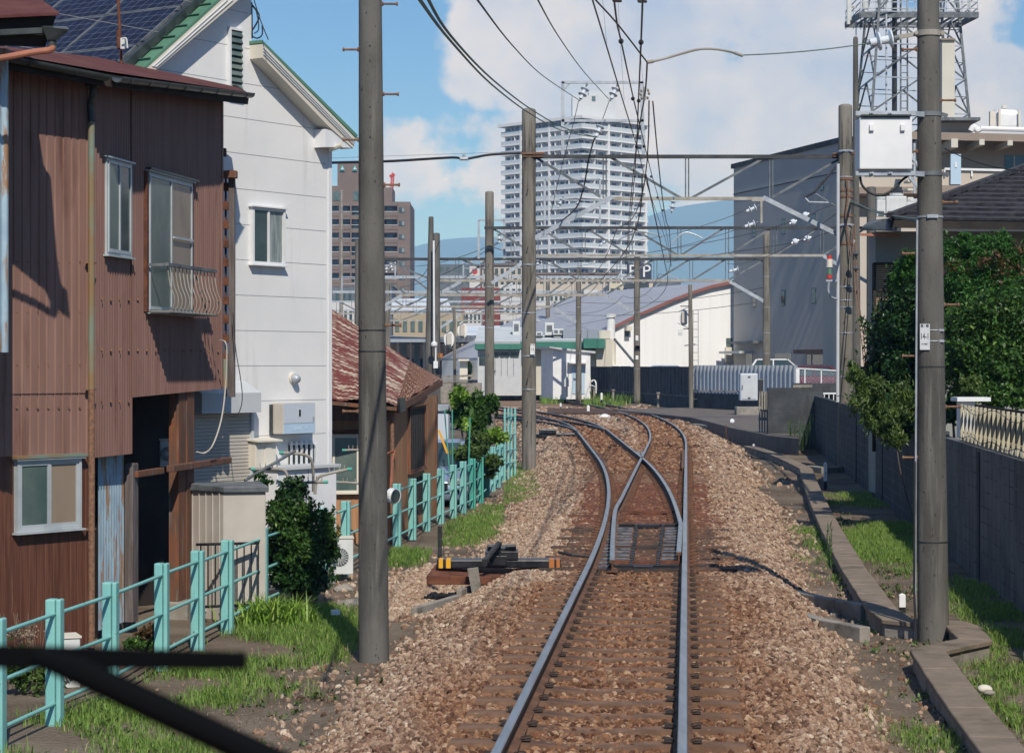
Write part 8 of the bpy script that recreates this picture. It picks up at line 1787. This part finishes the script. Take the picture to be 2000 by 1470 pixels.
def tree(label, blobs, leaf, m_, base=None, tops=(), r=.1, cat_='tree', name='tree', seed=1, group=None, droop=.2, aspect=.5, trunkm='timberg', extra=()):
    x0 = blobs[0][0]; b_ = base or (x0[0], x0[1], -.4); t = thing(name, label, cat_, b_, group)
    leaves('crown', blobs, leaf, M[m_], t, seed, droop=droop, aspect=aspect)
    for nm, bl, lf, mm, asp in extra: leaves(nm, bl, lf, M[mm], t, seed + 9, aspect=asp)
    trunk(t, b_, tops or [Vector(bl[0]) for bl in blobs[:5]], r, trunkm); return t
# big evergreens behind the garden wall
tree('big dark evergreen tree between the rust streaked pole and pole signed 14-1', [px_blob(1765, 650, 40.4, 85, 120, .6, 4200), px_blob(1730, 760, 39.8, 62, 80, .6, 2600), px_blob(1800, 760, 40, 60, 90, .6, 2400), px_blob(1790, 590, 40, 60, 60, .7, 2600), px_blob(1750, 660, 40, 62, 70, .8, 3800), px_blob(1735, 740, 39.5, 55, 60, .7, 3000), px_blob(1800, 700, 40, 70, 90, .9, 4200), px_blob(1775, 800, 39.5, 70, 55, .7, 3000), px_blob(1830, 620, 40.5, 60, 80, .8, 2500), px_blob(1770, 535, 40.5, 40, 45, .5, 1500), px_blob(1728, 800, 37.6, 42, 50, .4, 1500), px_blob(1765, 850, 37.4, 40, 40, .4, 1300)],
     .034, 'leafD', (X_(1785, 40), 40.2, -.4), tops=[P(1770, 680, 40.2)], r=.14, seed=3)
tree('small pine sprig above dark evergreen left of the pole signed 14-1', [px_blob(1780, 520, 38, 32, 30, .3, 1300), px_blob(1758, 545, 38, 26, 22, .25, 800)], .04, 'leafP', (X_(1800, 38), 38, -.4), tops=[P(1800, 560, 38)], r=.02, seed=4, aspect=.22)
tree('bright bushy pine tree right of the pole signed 14-1', [px_blob(1930, 560, 37.6, 100, 60, .6, 3200), px_blob(1990, 590, 37.8, 80, 80, .6, 2200), px_blob(1890, 500, 38, 55, 55, .6, 3600), px_blob(1960, 500, 38, 45, 50, .6, 2600), px_blob(1860, 560, 38, 40, 60, .6, 2200), px_blob(2040, 520, 38, 60, 70, .6, 2000), px_blob(1880, 470, 38, 18, 24, .3, 700), px_blob(1953, 475, 38, 20, 22, .3, 600)],
     .038, 'leafP', (X_(1920, 38.2), 38.2, -.4), tops=[P(1925, 600, 38.2)], r=.12, seed=5, aspect=.24, extra=(('red_leaves', [px_blob(1915, 515, 37.5, 75, 44, .5, 150), px_blob(1948, 497, 37.2, 9, 10, .2, 60), px_blob(1975, 545, 37.5, 60, 44, .4, 90), px_blob(1990, 500, 37.5, 40, 40, .4, 60)], .03, 'leafR', .5),))
tree('broad leafy glossy shrub tree filling right side above slatted fence', [px_blob(1930, 620, 36, 90, 60, .7, 6500), px_blob(2020, 640, 36, 80, 110, .8, 3600), px_blob(1900, 700, 36, 70, 70, .7, 4000), px_blob(1975, 720, 35.5, 75, 60, .7, 4000), px_blob(1960, 775, 35, 60, 35, .5, 1800)],
     .032, 'leafM', (X_(1950, 36), 36, -.4), tops=[P(1950, 680, 36)], r=.12, seed=6, extra=(('olive_leaves', [px_blob(1900, 760, 34.5, 28, 30, .3, 900)], .035, 'leafO', .45),))
tree('dark shaded hedge under trees right of the pole signed 14-1', [px_blob(1870, 720, 38.5, 45, 70, .6, 2600), px_blob(1860, 800, 38.5, 35, 50, .5, 1400), px_blob(1990, 700, 38.5, 70, 90, .6, 2600)], .045, 'leafD', (X_(1880, 38.5), 38.5, -.4), r=.06, seed=7, cat_='hedge', name='hedge')
tree('drooping olive green conifer branch beside the stay wire', [px_blob(1698, 775, 36.5, 40, 46, .4, 1500), px_blob(1722, 815, 36.5, 40, 38, .4, 1400), px_blob(1745, 850, 36.5, 34, 28, .35, 800), px_blob(1672, 730, 36.5, 26, 40, .25, 420), px_blob(1760, 800, 36.7, 40, 60, .4, 1500)], .035, 'leafO', (X_(1790, 37), 37.2, -.4), tops=[P(1745, 820, 37)], r=.02, seed=8, aspect=.28, droop=1.2)
# left bushes
tree('dense dark leafy bush behind turquoise fence before the white house', [px_blob(570, 1010, 26, 50, 50, .35, 3600), px_blob(590, 1075, 25.9, 62, 62, .4, 5600), px_blob(560, 965, 26.2, 44, 38, .3, 1500), px_blob(606, 1128, 25.8, 50, 40, .35, 3200), px_blob(548, 1080, 26, 34, 56, .3, 2400), px_blob(634, 1050, 25.9, 24, 56, .2, 800), px_blob(648, 1085, 25.9, 16, 40, .2, 380), px_blob(515, 940, 26, 22, 18, .15, 240), px_blob(565, 1140, 25.7, 40, 30, .25, 1800)],
     .026, 'leafD', (X_(585, 26), 26, -.56), r=.04, seed=11, cat_='bush', name='leafy_bush', extra=(('young_and_highlight_leaves', [px_blob(575, 1010, 25.7, 52, 60, .25, 900), px_blob(590, 1085, 25.6, 60, 66, .3, 1300), px_blob(628, 1060, 25.6, 34, 66, .2, 500)], .022, 'leafM', .4),))  # brighter extra leaves carry the bush's highlights in their colour
tree('climbing plant with glossy leaves beside the rusty roofed house', [px_blob(905, 800, 47, 26, 30, .4, 1300), px_blob(945, 800, 47, 32, 36, .4, 1800), px_blob(925, 850, 46.5, 26, 40, .4, 1500), px_blob(893, 772, 47, 16, 18, .3, 500)], .065, 'leafM', (X_(925, 47), 47, -.56), r=.04, seed=12, cat_='climbing plant', name='climbing_plant', droop=.6, extra=(('young_and_highlight_leaves', [px_blob(895, 775, 46.6, 18, 20, .2, 380), px_blob(910, 830, 46.3, 8, 14, .2, 160)], .06, 'leafY', .5),))
tree('yellow green bush at far end of the turquoise fence', [px_blob(955, 858, 50, 28, 22, .4, 1300), px_blob(975, 850, 50, 16, 18, .3, 500)], .05, 'leafY', (X_(960, 50), 50, -.56), r=.03, seed=13, cat_='bush', name='leafy_bush')
tree('olive undergrowth below the climbing plant behind the fence', [px_blob(915, 885, 44.5, 30, 22, .3, 800), px_blob(950, 900, 47, 34, 30, .4, 900), px_blob(925, 865, 46, 30, 26, .4, 700)], .05, 'leafO', (X_(920, 48), 48, -.56), r=.02, seed=14, cat_='undergrowth', name='undergrowth')
tree('clipped dark hedge on platform left of second gantry pole', [px_blob(918, 721, 178, 16, 13, 1.0, 1500)], .14, 'leafD', (X_(918, 178), 178, 1.2), r=.05, seed=15, cat_='hedge', name='hedge')
tree('dark round tree above low roofs right of pole 13', [px_blob(1112, 598, 300, 22, 17, 2.0, 1500), px_blob(1080, 612, 300, 22, 18, 2.0, 1500), px_blob(1060, 625, 300, 20, 14, 2.0, 900)], .42, 'leafD', (X_(1100, 300), 300, 0), r=.4, seed=16)
tree('dark shrub low at horizon left of the sixth gantry pole', [px_blob(1055, 640, 210, 14, 18, 1.0, 700)], .22, 'leafD', (X_(1055, 210), 210, 0), r=.2, seed=17)
tree('low red leaved plant at foot of the brown post', [px_blob(290, 1250, 20.9, 40, 26, .2, 900)], .02, 'leafR', (X_(290, 20.9), 20.9, -.56), r=.012, seed=18, cat_='plant', name='garden_plant', extra=(('green_leaves', [px_blob(275, 1265, 20.8, 46, 22, .2, 900)], .022, 'leafM', .4),))
tree('low vine tangle under the fence at bottom left', [px_blob(40, 1300, 19.0, 40, 60, .2, 800), px_blob(95, 1330, 18.9, 30, 40, .15, 400)], .022, 'leafO', (X_(50, 19), 19, -.56), r=.012, seed=19, cat_='plant', name='garden_plant')
# blades: grass tufts and strap leaves
def blades(name, pts, h, w, m_, seed=1, lean=.5, parent=None, loc=None, per=1):
    rs = np.random.RandomState(seed); p = np.repeat(np.array(pts, dtype=float), per, 0); n = len(p); t = rs.rand(n) * 6.283
    d = np.stack([np.cos(t), np.sin(t), np.zeros(n)], 1); s = np.stack([-np.sin(t), np.cos(t), np.zeros(n)], 1)
    hh = h * (.45 + .75 * rs.rand(n, 1)); ln = lean * (.2 + rs.rand(n, 1)); up = np.array([0, 0, 1.0])
    p[:, :2] += rs.normal(size=(n, 2)) * (.012 if per > 1 else 0)
    b = p; m1 = b + up * hh * .55 + d * hh * ln * .3; tip = b + up * hh * (1 - .25 * ln) + d * hh * ln
    v = np.empty((n, 5, 3)); v[:, 0] = b - s * w / 2; v[:, 1] = b + s * w / 2; v[:, 2] = m1 + s * w * .42; v[:, 3] = m1 - s * w * .42; v[:, 4] = tip
    org = ORG.get(parent.name, Vector()) if parent is not None else Vector(loc or (0, 0, 0)); v -= np.array(org)
    me = bpy.data.meshes.new(name); me.vertices.add(n * 5); me.vertices.foreach_set('co', v.astype(np.float32).ravel())
    k = np.arange(n)[:, None] * 5; L_ = np.concatenate([k + 0, k + 1, k + 2, k + 3, k + 3, k + 2, k + 4], 1).astype(np.int32)
    me.loops.add(n * 7); me.loops.foreach_set('vertex_index', L_.ravel()); me.polygons.add(n * 2)
    st = np.stack([np.arange(n) * 7, np.arange(n) * 7 + 4], 1).astype(np.int32).ravel(); me.polygons.foreach_set('loop_start', st)
    me.update(calc_edges=True)
    at = me.attributes.new('rv', 'FLOAT', 'FACE'); at.data.foreach_set('value', np.repeat(rs.rand(n), 2).astype(np.float32))
    me.materials.append(M[m_]); o = bpy.data.objects.new(name, me); COL.objects.link(o)
    if parent is not None: o.parent = parent
    else: o.location = org
    return o
def inside(poly, x, y):
    c = False; j = len(poly) - 1
    for i in range(len(poly)):
        if (poly[i][1] > y) != (poly[j][1] > y) and x < (poly[j][0] - poly[i][0]) * (y - poly[i][1]) / (poly[j][1] - poly[i][1]) + poly[i][0]: c = not c
        j = i
    return c
def patch(poly_px, z, den, seed, soft=.0, thr=-1.0, fq=2.0):
    q = [G(x, y, z) for x, y in poly_px]; pl = [(p.x, p.y) for p in q]; xs = [p[0] for p in pl]; ys = [p[1] for p in pl]; rs = random.Random(seed); out = []
    n = int((max(xs) - min(xs)) * (max(ys) - min(ys)) * den)
    for _ in range(n):
        x, y = rs.uniform(min(xs), max(xs)), rs.uniform(min(ys), max(ys)); jx, jy = x + rs.gauss(0, .13), y + rs.gauss(0, .45)
        if inside(pl, jx, jy) and hnoise(x * fq, y * fq) + rs.uniform(-.5, .5) > thr: out.append((x, y, ground_z(x, y) - .01))
    return out
gl = []
gl += patch([(-60, 1480), (440, 1480), (420, 1420), (455, 1350), (330, 1330), (250, 1370), (120, 1400), (-60, 1440)], -.56, 1300, 1, thr=.1)
gl += patch([(235, 1345), (420, 1385), (520, 1350), (660, 1280), (700, 1268), (702, 1195), (600, 1185), (540, 1200), (480, 1225), (440, 1262), (350, 1292)], -.56, 1200, 2, thr=.15)
gl += patch([(560, 1182), (700, 1208), (700, 1270), (620, 1240)], -.56, 1500, 21)
gl += patch([(430, 1330), (560, 1345), (640, 1370), (620, 1300), (500, 1290)], -.56, 300, 3, thr=.2)
gl += patch([(757, 1100), (838, 1085), (830, 1075), (765, 1068)], -.5, 1600, 4)
gl += patch([(862, 1062), (935, 1058), (978, 1030), (985, 985), (955, 985), (880, 1020), (862, 1040)], -.5, 700, 5, thr=-.5)
gl += patch([(985, 980), (1058, 965), (1048, 920), (1020, 900), (1000, 905), (985, 945)], -.45, 320, 6, thr=-.5)
gl += patch([(1020, 945), (1110, 920), (1090, 880), (1040, 890)], -.4, 60, 61, thr=.3)
blades('grass', gl, .125, .008, 'grass', 1, .8, per=2)['label'] = 'bright uneven grass below the turquoise fence and around pole foot'
bpy.data.objects['grass']['kind'] = 'stuff'
gr_ = []
gr_ += patch([(1640, 1068), (1788, 1105), (1788, 1030), (1780, 1010), (1700, 1015), (1650, 1040)], -.4, 1300, 7, thr=-.45)
gr_ += patch([(1856, 1180), (1965, 1220), (2010, 1225), (1960, 1150), (1870, 1110), (1856, 1120)], -.4, 1100, 8, thr=-.1)
gr_ += patch([(1870, 1300), (1990, 1440), (2020, 1400), (2020, 1240), (1930, 1210), (1900, 1270)], -.4, 1100, 9, thr=.0)
gr_ += patch([(1610, 975), (1700, 985), (1788, 985), (1788, 955), (1660, 955), (1612, 962)], -.4, 350, 10, thr=-.3)
gr_ += patch([(1575, 1040), (1648, 1110), (1652, 1075), (1600, 1020), (1560, 1022)], -.42, 700, 11, thr=-.3)
gr_ += patch([(1735, 1470), (1850, 1475), (1880, 1440), (1820, 1370), (1780, 1400)], -.45, 800, 12, thr=.1)
gr_ += patch([(1640, 1110), (1675, 1160), (1680, 1140), (1655, 1100)], -.42, 500, 13, thr=-.2)
gr_ += patch([(1560, 1100), (1625, 1130), (1610, 1080), (1560, 1060)], -.42, 200, 14, thr=.2)
o = blades('grass', gr_, .115, .008, 'grass', 2, .8, per=2); tag(o, 'grass patches on both sides of the cable trough', kind='stuff')
far = []
far += patch([(1057, 778), (1125, 776), (1125, 768), (1057, 770)], .2, 60, 15)
far += patch([(1140, 783), (1250, 783), (1250, 776), (1140, 772)], .2, 30, 16)
far += patch([(1265, 782), (1310, 782), (1310, 776), (1265, 776)], .2, 30, 17)
far = [(x, y, z) for x, y, z in far]
o = blades('grass', far, .5, .04, 'grass', 3, .4, per=1); tag(o, 'weeds at the foot of the white hut and beyond the curve', kind='stuff')
lt_ = patch([(420, 1475), (600, 1475), (700, 1310), (640, 1270), (420, 1290), (300, 1380)], -.56, 240, 31, thr=-.9) + patch([(1500, 1130), (1680, 1480), (1990, 1480), (1860, 1250), (1780, 1080), (1640, 1000), (1560, 1010)], -.42, 130, 32, thr=-.6)
o = blades('straw_litter', lt_, .05, .005, 'dry', 8, 1.5); tag(o, 'pale dry straw scattered on the bare soil verges', kind='stuff')
lt_ = patch([(100, 1475), (560, 1475), (700, 1300), (560, 1190), (420, 1270), (100, 1400)], -.56, 22, 33, thr=.0) + patch([(1560, 1030), (1680, 1200), (1800, 1480), (2010, 1480), (1900, 1150), (1640, 990)], -.42, 20, 34, thr=-.2)
lt_ = [(x + a, y + b, z + c) for x, y, z in lt_ for a, b, c in ((0, 0, .02), (.03, .01, .03), (-.03, .02, .02), (.01, -.03, .03), (-.02, -.02, .04), (.02, .03, .05))]
o = blades('small_weeds', lt_, .045, .022, 'leafO', 9, 1.4); tag(o, 'small broad leaved weeds dotted over the verges', kind='stuff')
iris = thing('strap_leaf_plant', 'bright clump of long strap leaves below the dark leafy bush', 'plant', tuple(G(520, 1215, -.56)))
b_ = G(530, 1222, -.56); rs = random.Random(5); pts = [(b_.x + rs.gauss(0, .20), b_.y + rs.gauss(0, .22), -.56) for _ in range(430)]
blades('strap_leaf', pts, .38, .022, 'leafY', 5, 1.0, iris)
for i, (x, y, n, h, l) in enumerate(((1518, 872, 4, .55, 'short feathery weed at left foot of dark block wall'), (1542, 878, 12, .95, 'tall feathery weed clump before the dark block wall'), (1572, 880, 14, 1.1, 'tallest feathery weed clump before the dark block wall'), (1625, 1110, 3, .55, 'single upright weed stem left of the cable trough'), (795, 1345, 30, .07, 'tiny green seedling tuft in the brown stones'))):
    b_ = G(x, y, -.40 if x > 1000 else -.45); t = thing('weed', l, 'weed', tuple(b_), 'upright weeds'); rs = random.Random(i)
    pts = []; st_ = MB()
    for _ in range(n):
        px_, py_ = b_.x + rs.gauss(0, .08 * math.sqrt(n / 4)), b_.y + rs.gauss(0, .1); hh = h * rs.uniform(.6, 1.1); st_.cyl((px_, py_, b_.z), (px_ + rs.gauss(0, .02), py_, b_.z + hh), .006, .003, 5)
        for k in range(40): pts.append((px_, py_, b_.z + hh * k / 40))
    st_.build('stem', M['fenceg'] if False else mat('weed_stem%d' % i, (.06, .12, .03)), t); blades('leaf', pts, .09 if h > .3 else .04, .010, 'leafM', 40 + i, 1.1, t)
dr_ = thing('dry_weeds', 'dry pale seed stems behind fence posts at far left', 'weed', tuple(P(40, 1300, 19.2))); rs = random.Random(9)
mb = MB()
for _ in range(34):
    x = rs.uniform(-10, 75); top = P(x + rs.uniform(-10, 22), rs.uniform(1190, 1260), 19.2); mb.tube(cat([P(x, 1380, 19.2), P(x + 3, 1290, 19.2), top], 3), .0025, 4)
mb.build('stem', M['dry'], dr_); leaves('seed_heads', [px_blob(40, 1235, 19.2, 42, 36, .15, 260)], .010, M['dry'], dr_, 3)
# scattered dark soil clods and stones on the verges
def verge_stones():
    rs = np.random.RandomState(12); pts = []; sz = []; tn = []; ru = []
    for (x0, x1, y0, y1, n) in ((-3.5, -.6, 13, 34, 1500), (2.9, 7.5, 13, 56, 4200)):
        for x, y, a in zip(rs.uniform(x0, x1, n), rs.uniform(y0, y1, n), rs.rand(n)):
            dr, dl = trackdist(x, y)
            if min(abs(dr), abs(dl)) < 2.3: continue
            pts.append((x, y, ground_z(x, y))); sz.append(.006 + .02 * a ** 5); tn.append(rs.rand() * .7); ru.append(.55 * rs.rand())
    stones('loose_stones', pts, sz, tn, ru, STM, 'small loose stones on the bare verges', 5)
verge_stones()
for i, (x, y, s, l) in enumerate(((690, 1180, .16, 'larger flat grey stone left of near pole'), (672, 1150, .14, 'grey rock at foot of the fence post left of near pole'), (1925, 1345, .07, 'pale tan stone in grass right of the trough'), (1935, 1352, .05, 'smaller grey stone beside the pale tan stone'), (1690, 1228, .05, 'pale round stone under the kerb near trough'))):
    b_ = G(x, y, -.52 if x < 1000 else -.42); me = bpy.data.meshes.new('rock'); import bmesh; bm = bmesh.new(); bmesh.ops.create_icosphere(bm, subdivisions=3, radius=s)
    for v in bm.verts: v.co = v.co * (.8 + .25 * math.sin(v.co.x * 30 + i) * math.cos(v.co.y * 25)) ; v.co.z *= .55; v.co.x *= 1.3
    bm.to_mesh(me); bm.free(); me.materials.append(M['concrete'] if i != 2 else M['cream']); o = bpy.data.objects.new('rock', me); COL.objects.link(o); o.location = b_; tag(o, l, 'rock')

# ------------------------------------------------------------------ mountains
def hills(name, ridge, Y, depth, base, seed):
    rs = random.Random(seed); n = 140; m_ = 14; xs = [ridge[0][0] + (ridge[-1][0] - ridge[0][0]) * i / n for i in range(n + 1)]; v = []
    def rz(x):
        for (a, b_), (c, d) in zip(ridge[:-1], ridge[1:]):
            if a <= x <= c: t = (x - a) / (c - a); t = t * t * (3 - 2 * t); return b_ + (d - b_) * t
        return ridge[-1][1]
    for j in range(m_ + 1):
        t = j / m_
        for i, x in enumerate(xs):
            y = rz(x); zz = (HY - y) / F * Y; X = (x - 1000) / F * Y; z = base + (zz - base) * math.sin(t * math.pi) ** 1.0
            z += (math.sin(i * .55 + j) + math.sin(i * .23 + j * 2.1)) * zz * .012 * math.sin(t * math.pi)
            v.append((X, Y + (t - .5) * depth, z))
    f = [(j * (n + 1) + i, j * (n + 1) + i + 1, (j + 1) * (n + 1) + i + 1, (j + 1) * (n + 1) + i) for j in range(m_) for i in range(n)]
    me = bpy.data.meshes.new(name); me.from_pydata(v, [], f); me.polygons.foreach_set('use_smooth', [True] * len(f)); me.materials.append(M['forest']); o = bpy.data.objects.new(name, me); COL.objects.link(o); o['kind'] = 'structure'
M['forest'] = mat('haze_tinted_forest', (.035, .065, .06), (.05, .085, .075), sc=.002, rough=1)  # forest green shifted towards blue, part of the haze put into the colour
hills('mountains', [(-1500, 600), (-300, 540), (300, 500), (700, 505), (800, 488), (860, 466), (905, 461), (960, 458), (1040, 470), (1120, 450), (1200, 440), (1260, 420), (1330, 402), (1432, 396), (1560, 392), (1800, 410), (2300, 470), (3600, 600)], 7600, 2600, -30, 2)
hills('hills', [(-1500, 680), (-200, 640), (500, 610), (800, 545), (900, 556), (1000, 575), (1250, 560), (1310, 548), (1400, 556), (1500, 600), (2300, 620), (3600, 690)], 6400, 1200, -20, 3)
hz = MB(); hz.box((0, 3700, 300), (24000, 11000, 604)); m = bpy.data.materials.new('haze'); m.use_nodes = True; nt = m.node_tree; nt.nodes.remove(nt.nodes['Principled BSDF'])
pv = nt.nodes.new('ShaderNodeVolumePrincipled'); pv.inputs['Color'].default_value = (.26, .52, 1.0, 1); pv.inputs['Density'].default_value = .00019; pv.inputs['Anisotropy'].default_value = -.45; pv.inputs['Absorption Color'].default_value = (1, 1, 1, 1)
nt.links.new(pv.outputs[0], nt.nodes['Material Output'].inputs['Volume']); o = hz.build('haze', m); o['kind'] = 'stuff'

# ------------------------------------------------------------------ windscreen wiper of the train, just ahead of the camera
wp = thing('windscreen_wiper', 'blurred black windscreen wiper of the train at bottom left', 'wiper', (-.30, 1.0, 1.75))
mb = MB(); Yw = 1.0; a = P(-260, 1268, Yw); b_ = P(482, 1289, Yw)
mb.hexa([P(-260, 1303, Yw), P(482, 1307, Yw), P(482, 1307, Yw + .012), P(-260, 1303, Yw + .012), P(-260, 1250, Yw), P(482, 1272, Yw), P(482, 1272, Yw + .012), P(-260, 1250, Yw + .012)]); bevel(mb.build('blade', M['wiper'], wp), .001)
mb = MB(); mb.tube([P(70, 1280, Yw - .006), P(160, 1312, Yw - .012), P(300, 1378, Yw - .012), P(420, 1434, Yw - .012), P(530, 1486, Yw - .012), P(900, 1660, Yw - .012), P(1500, 1950, Yw - .008)], [.0045, .0066, .0068, .0068, .007, .008, .01], 10); mb.build('arm', M['wiper'], wp)
mb = MB(); mb.cyl(P(1500, 1950, Yw - .03), P(1500, 1950, Yw + .03), .025, n=16); mb.build('pivot', M['wiper'], wp)
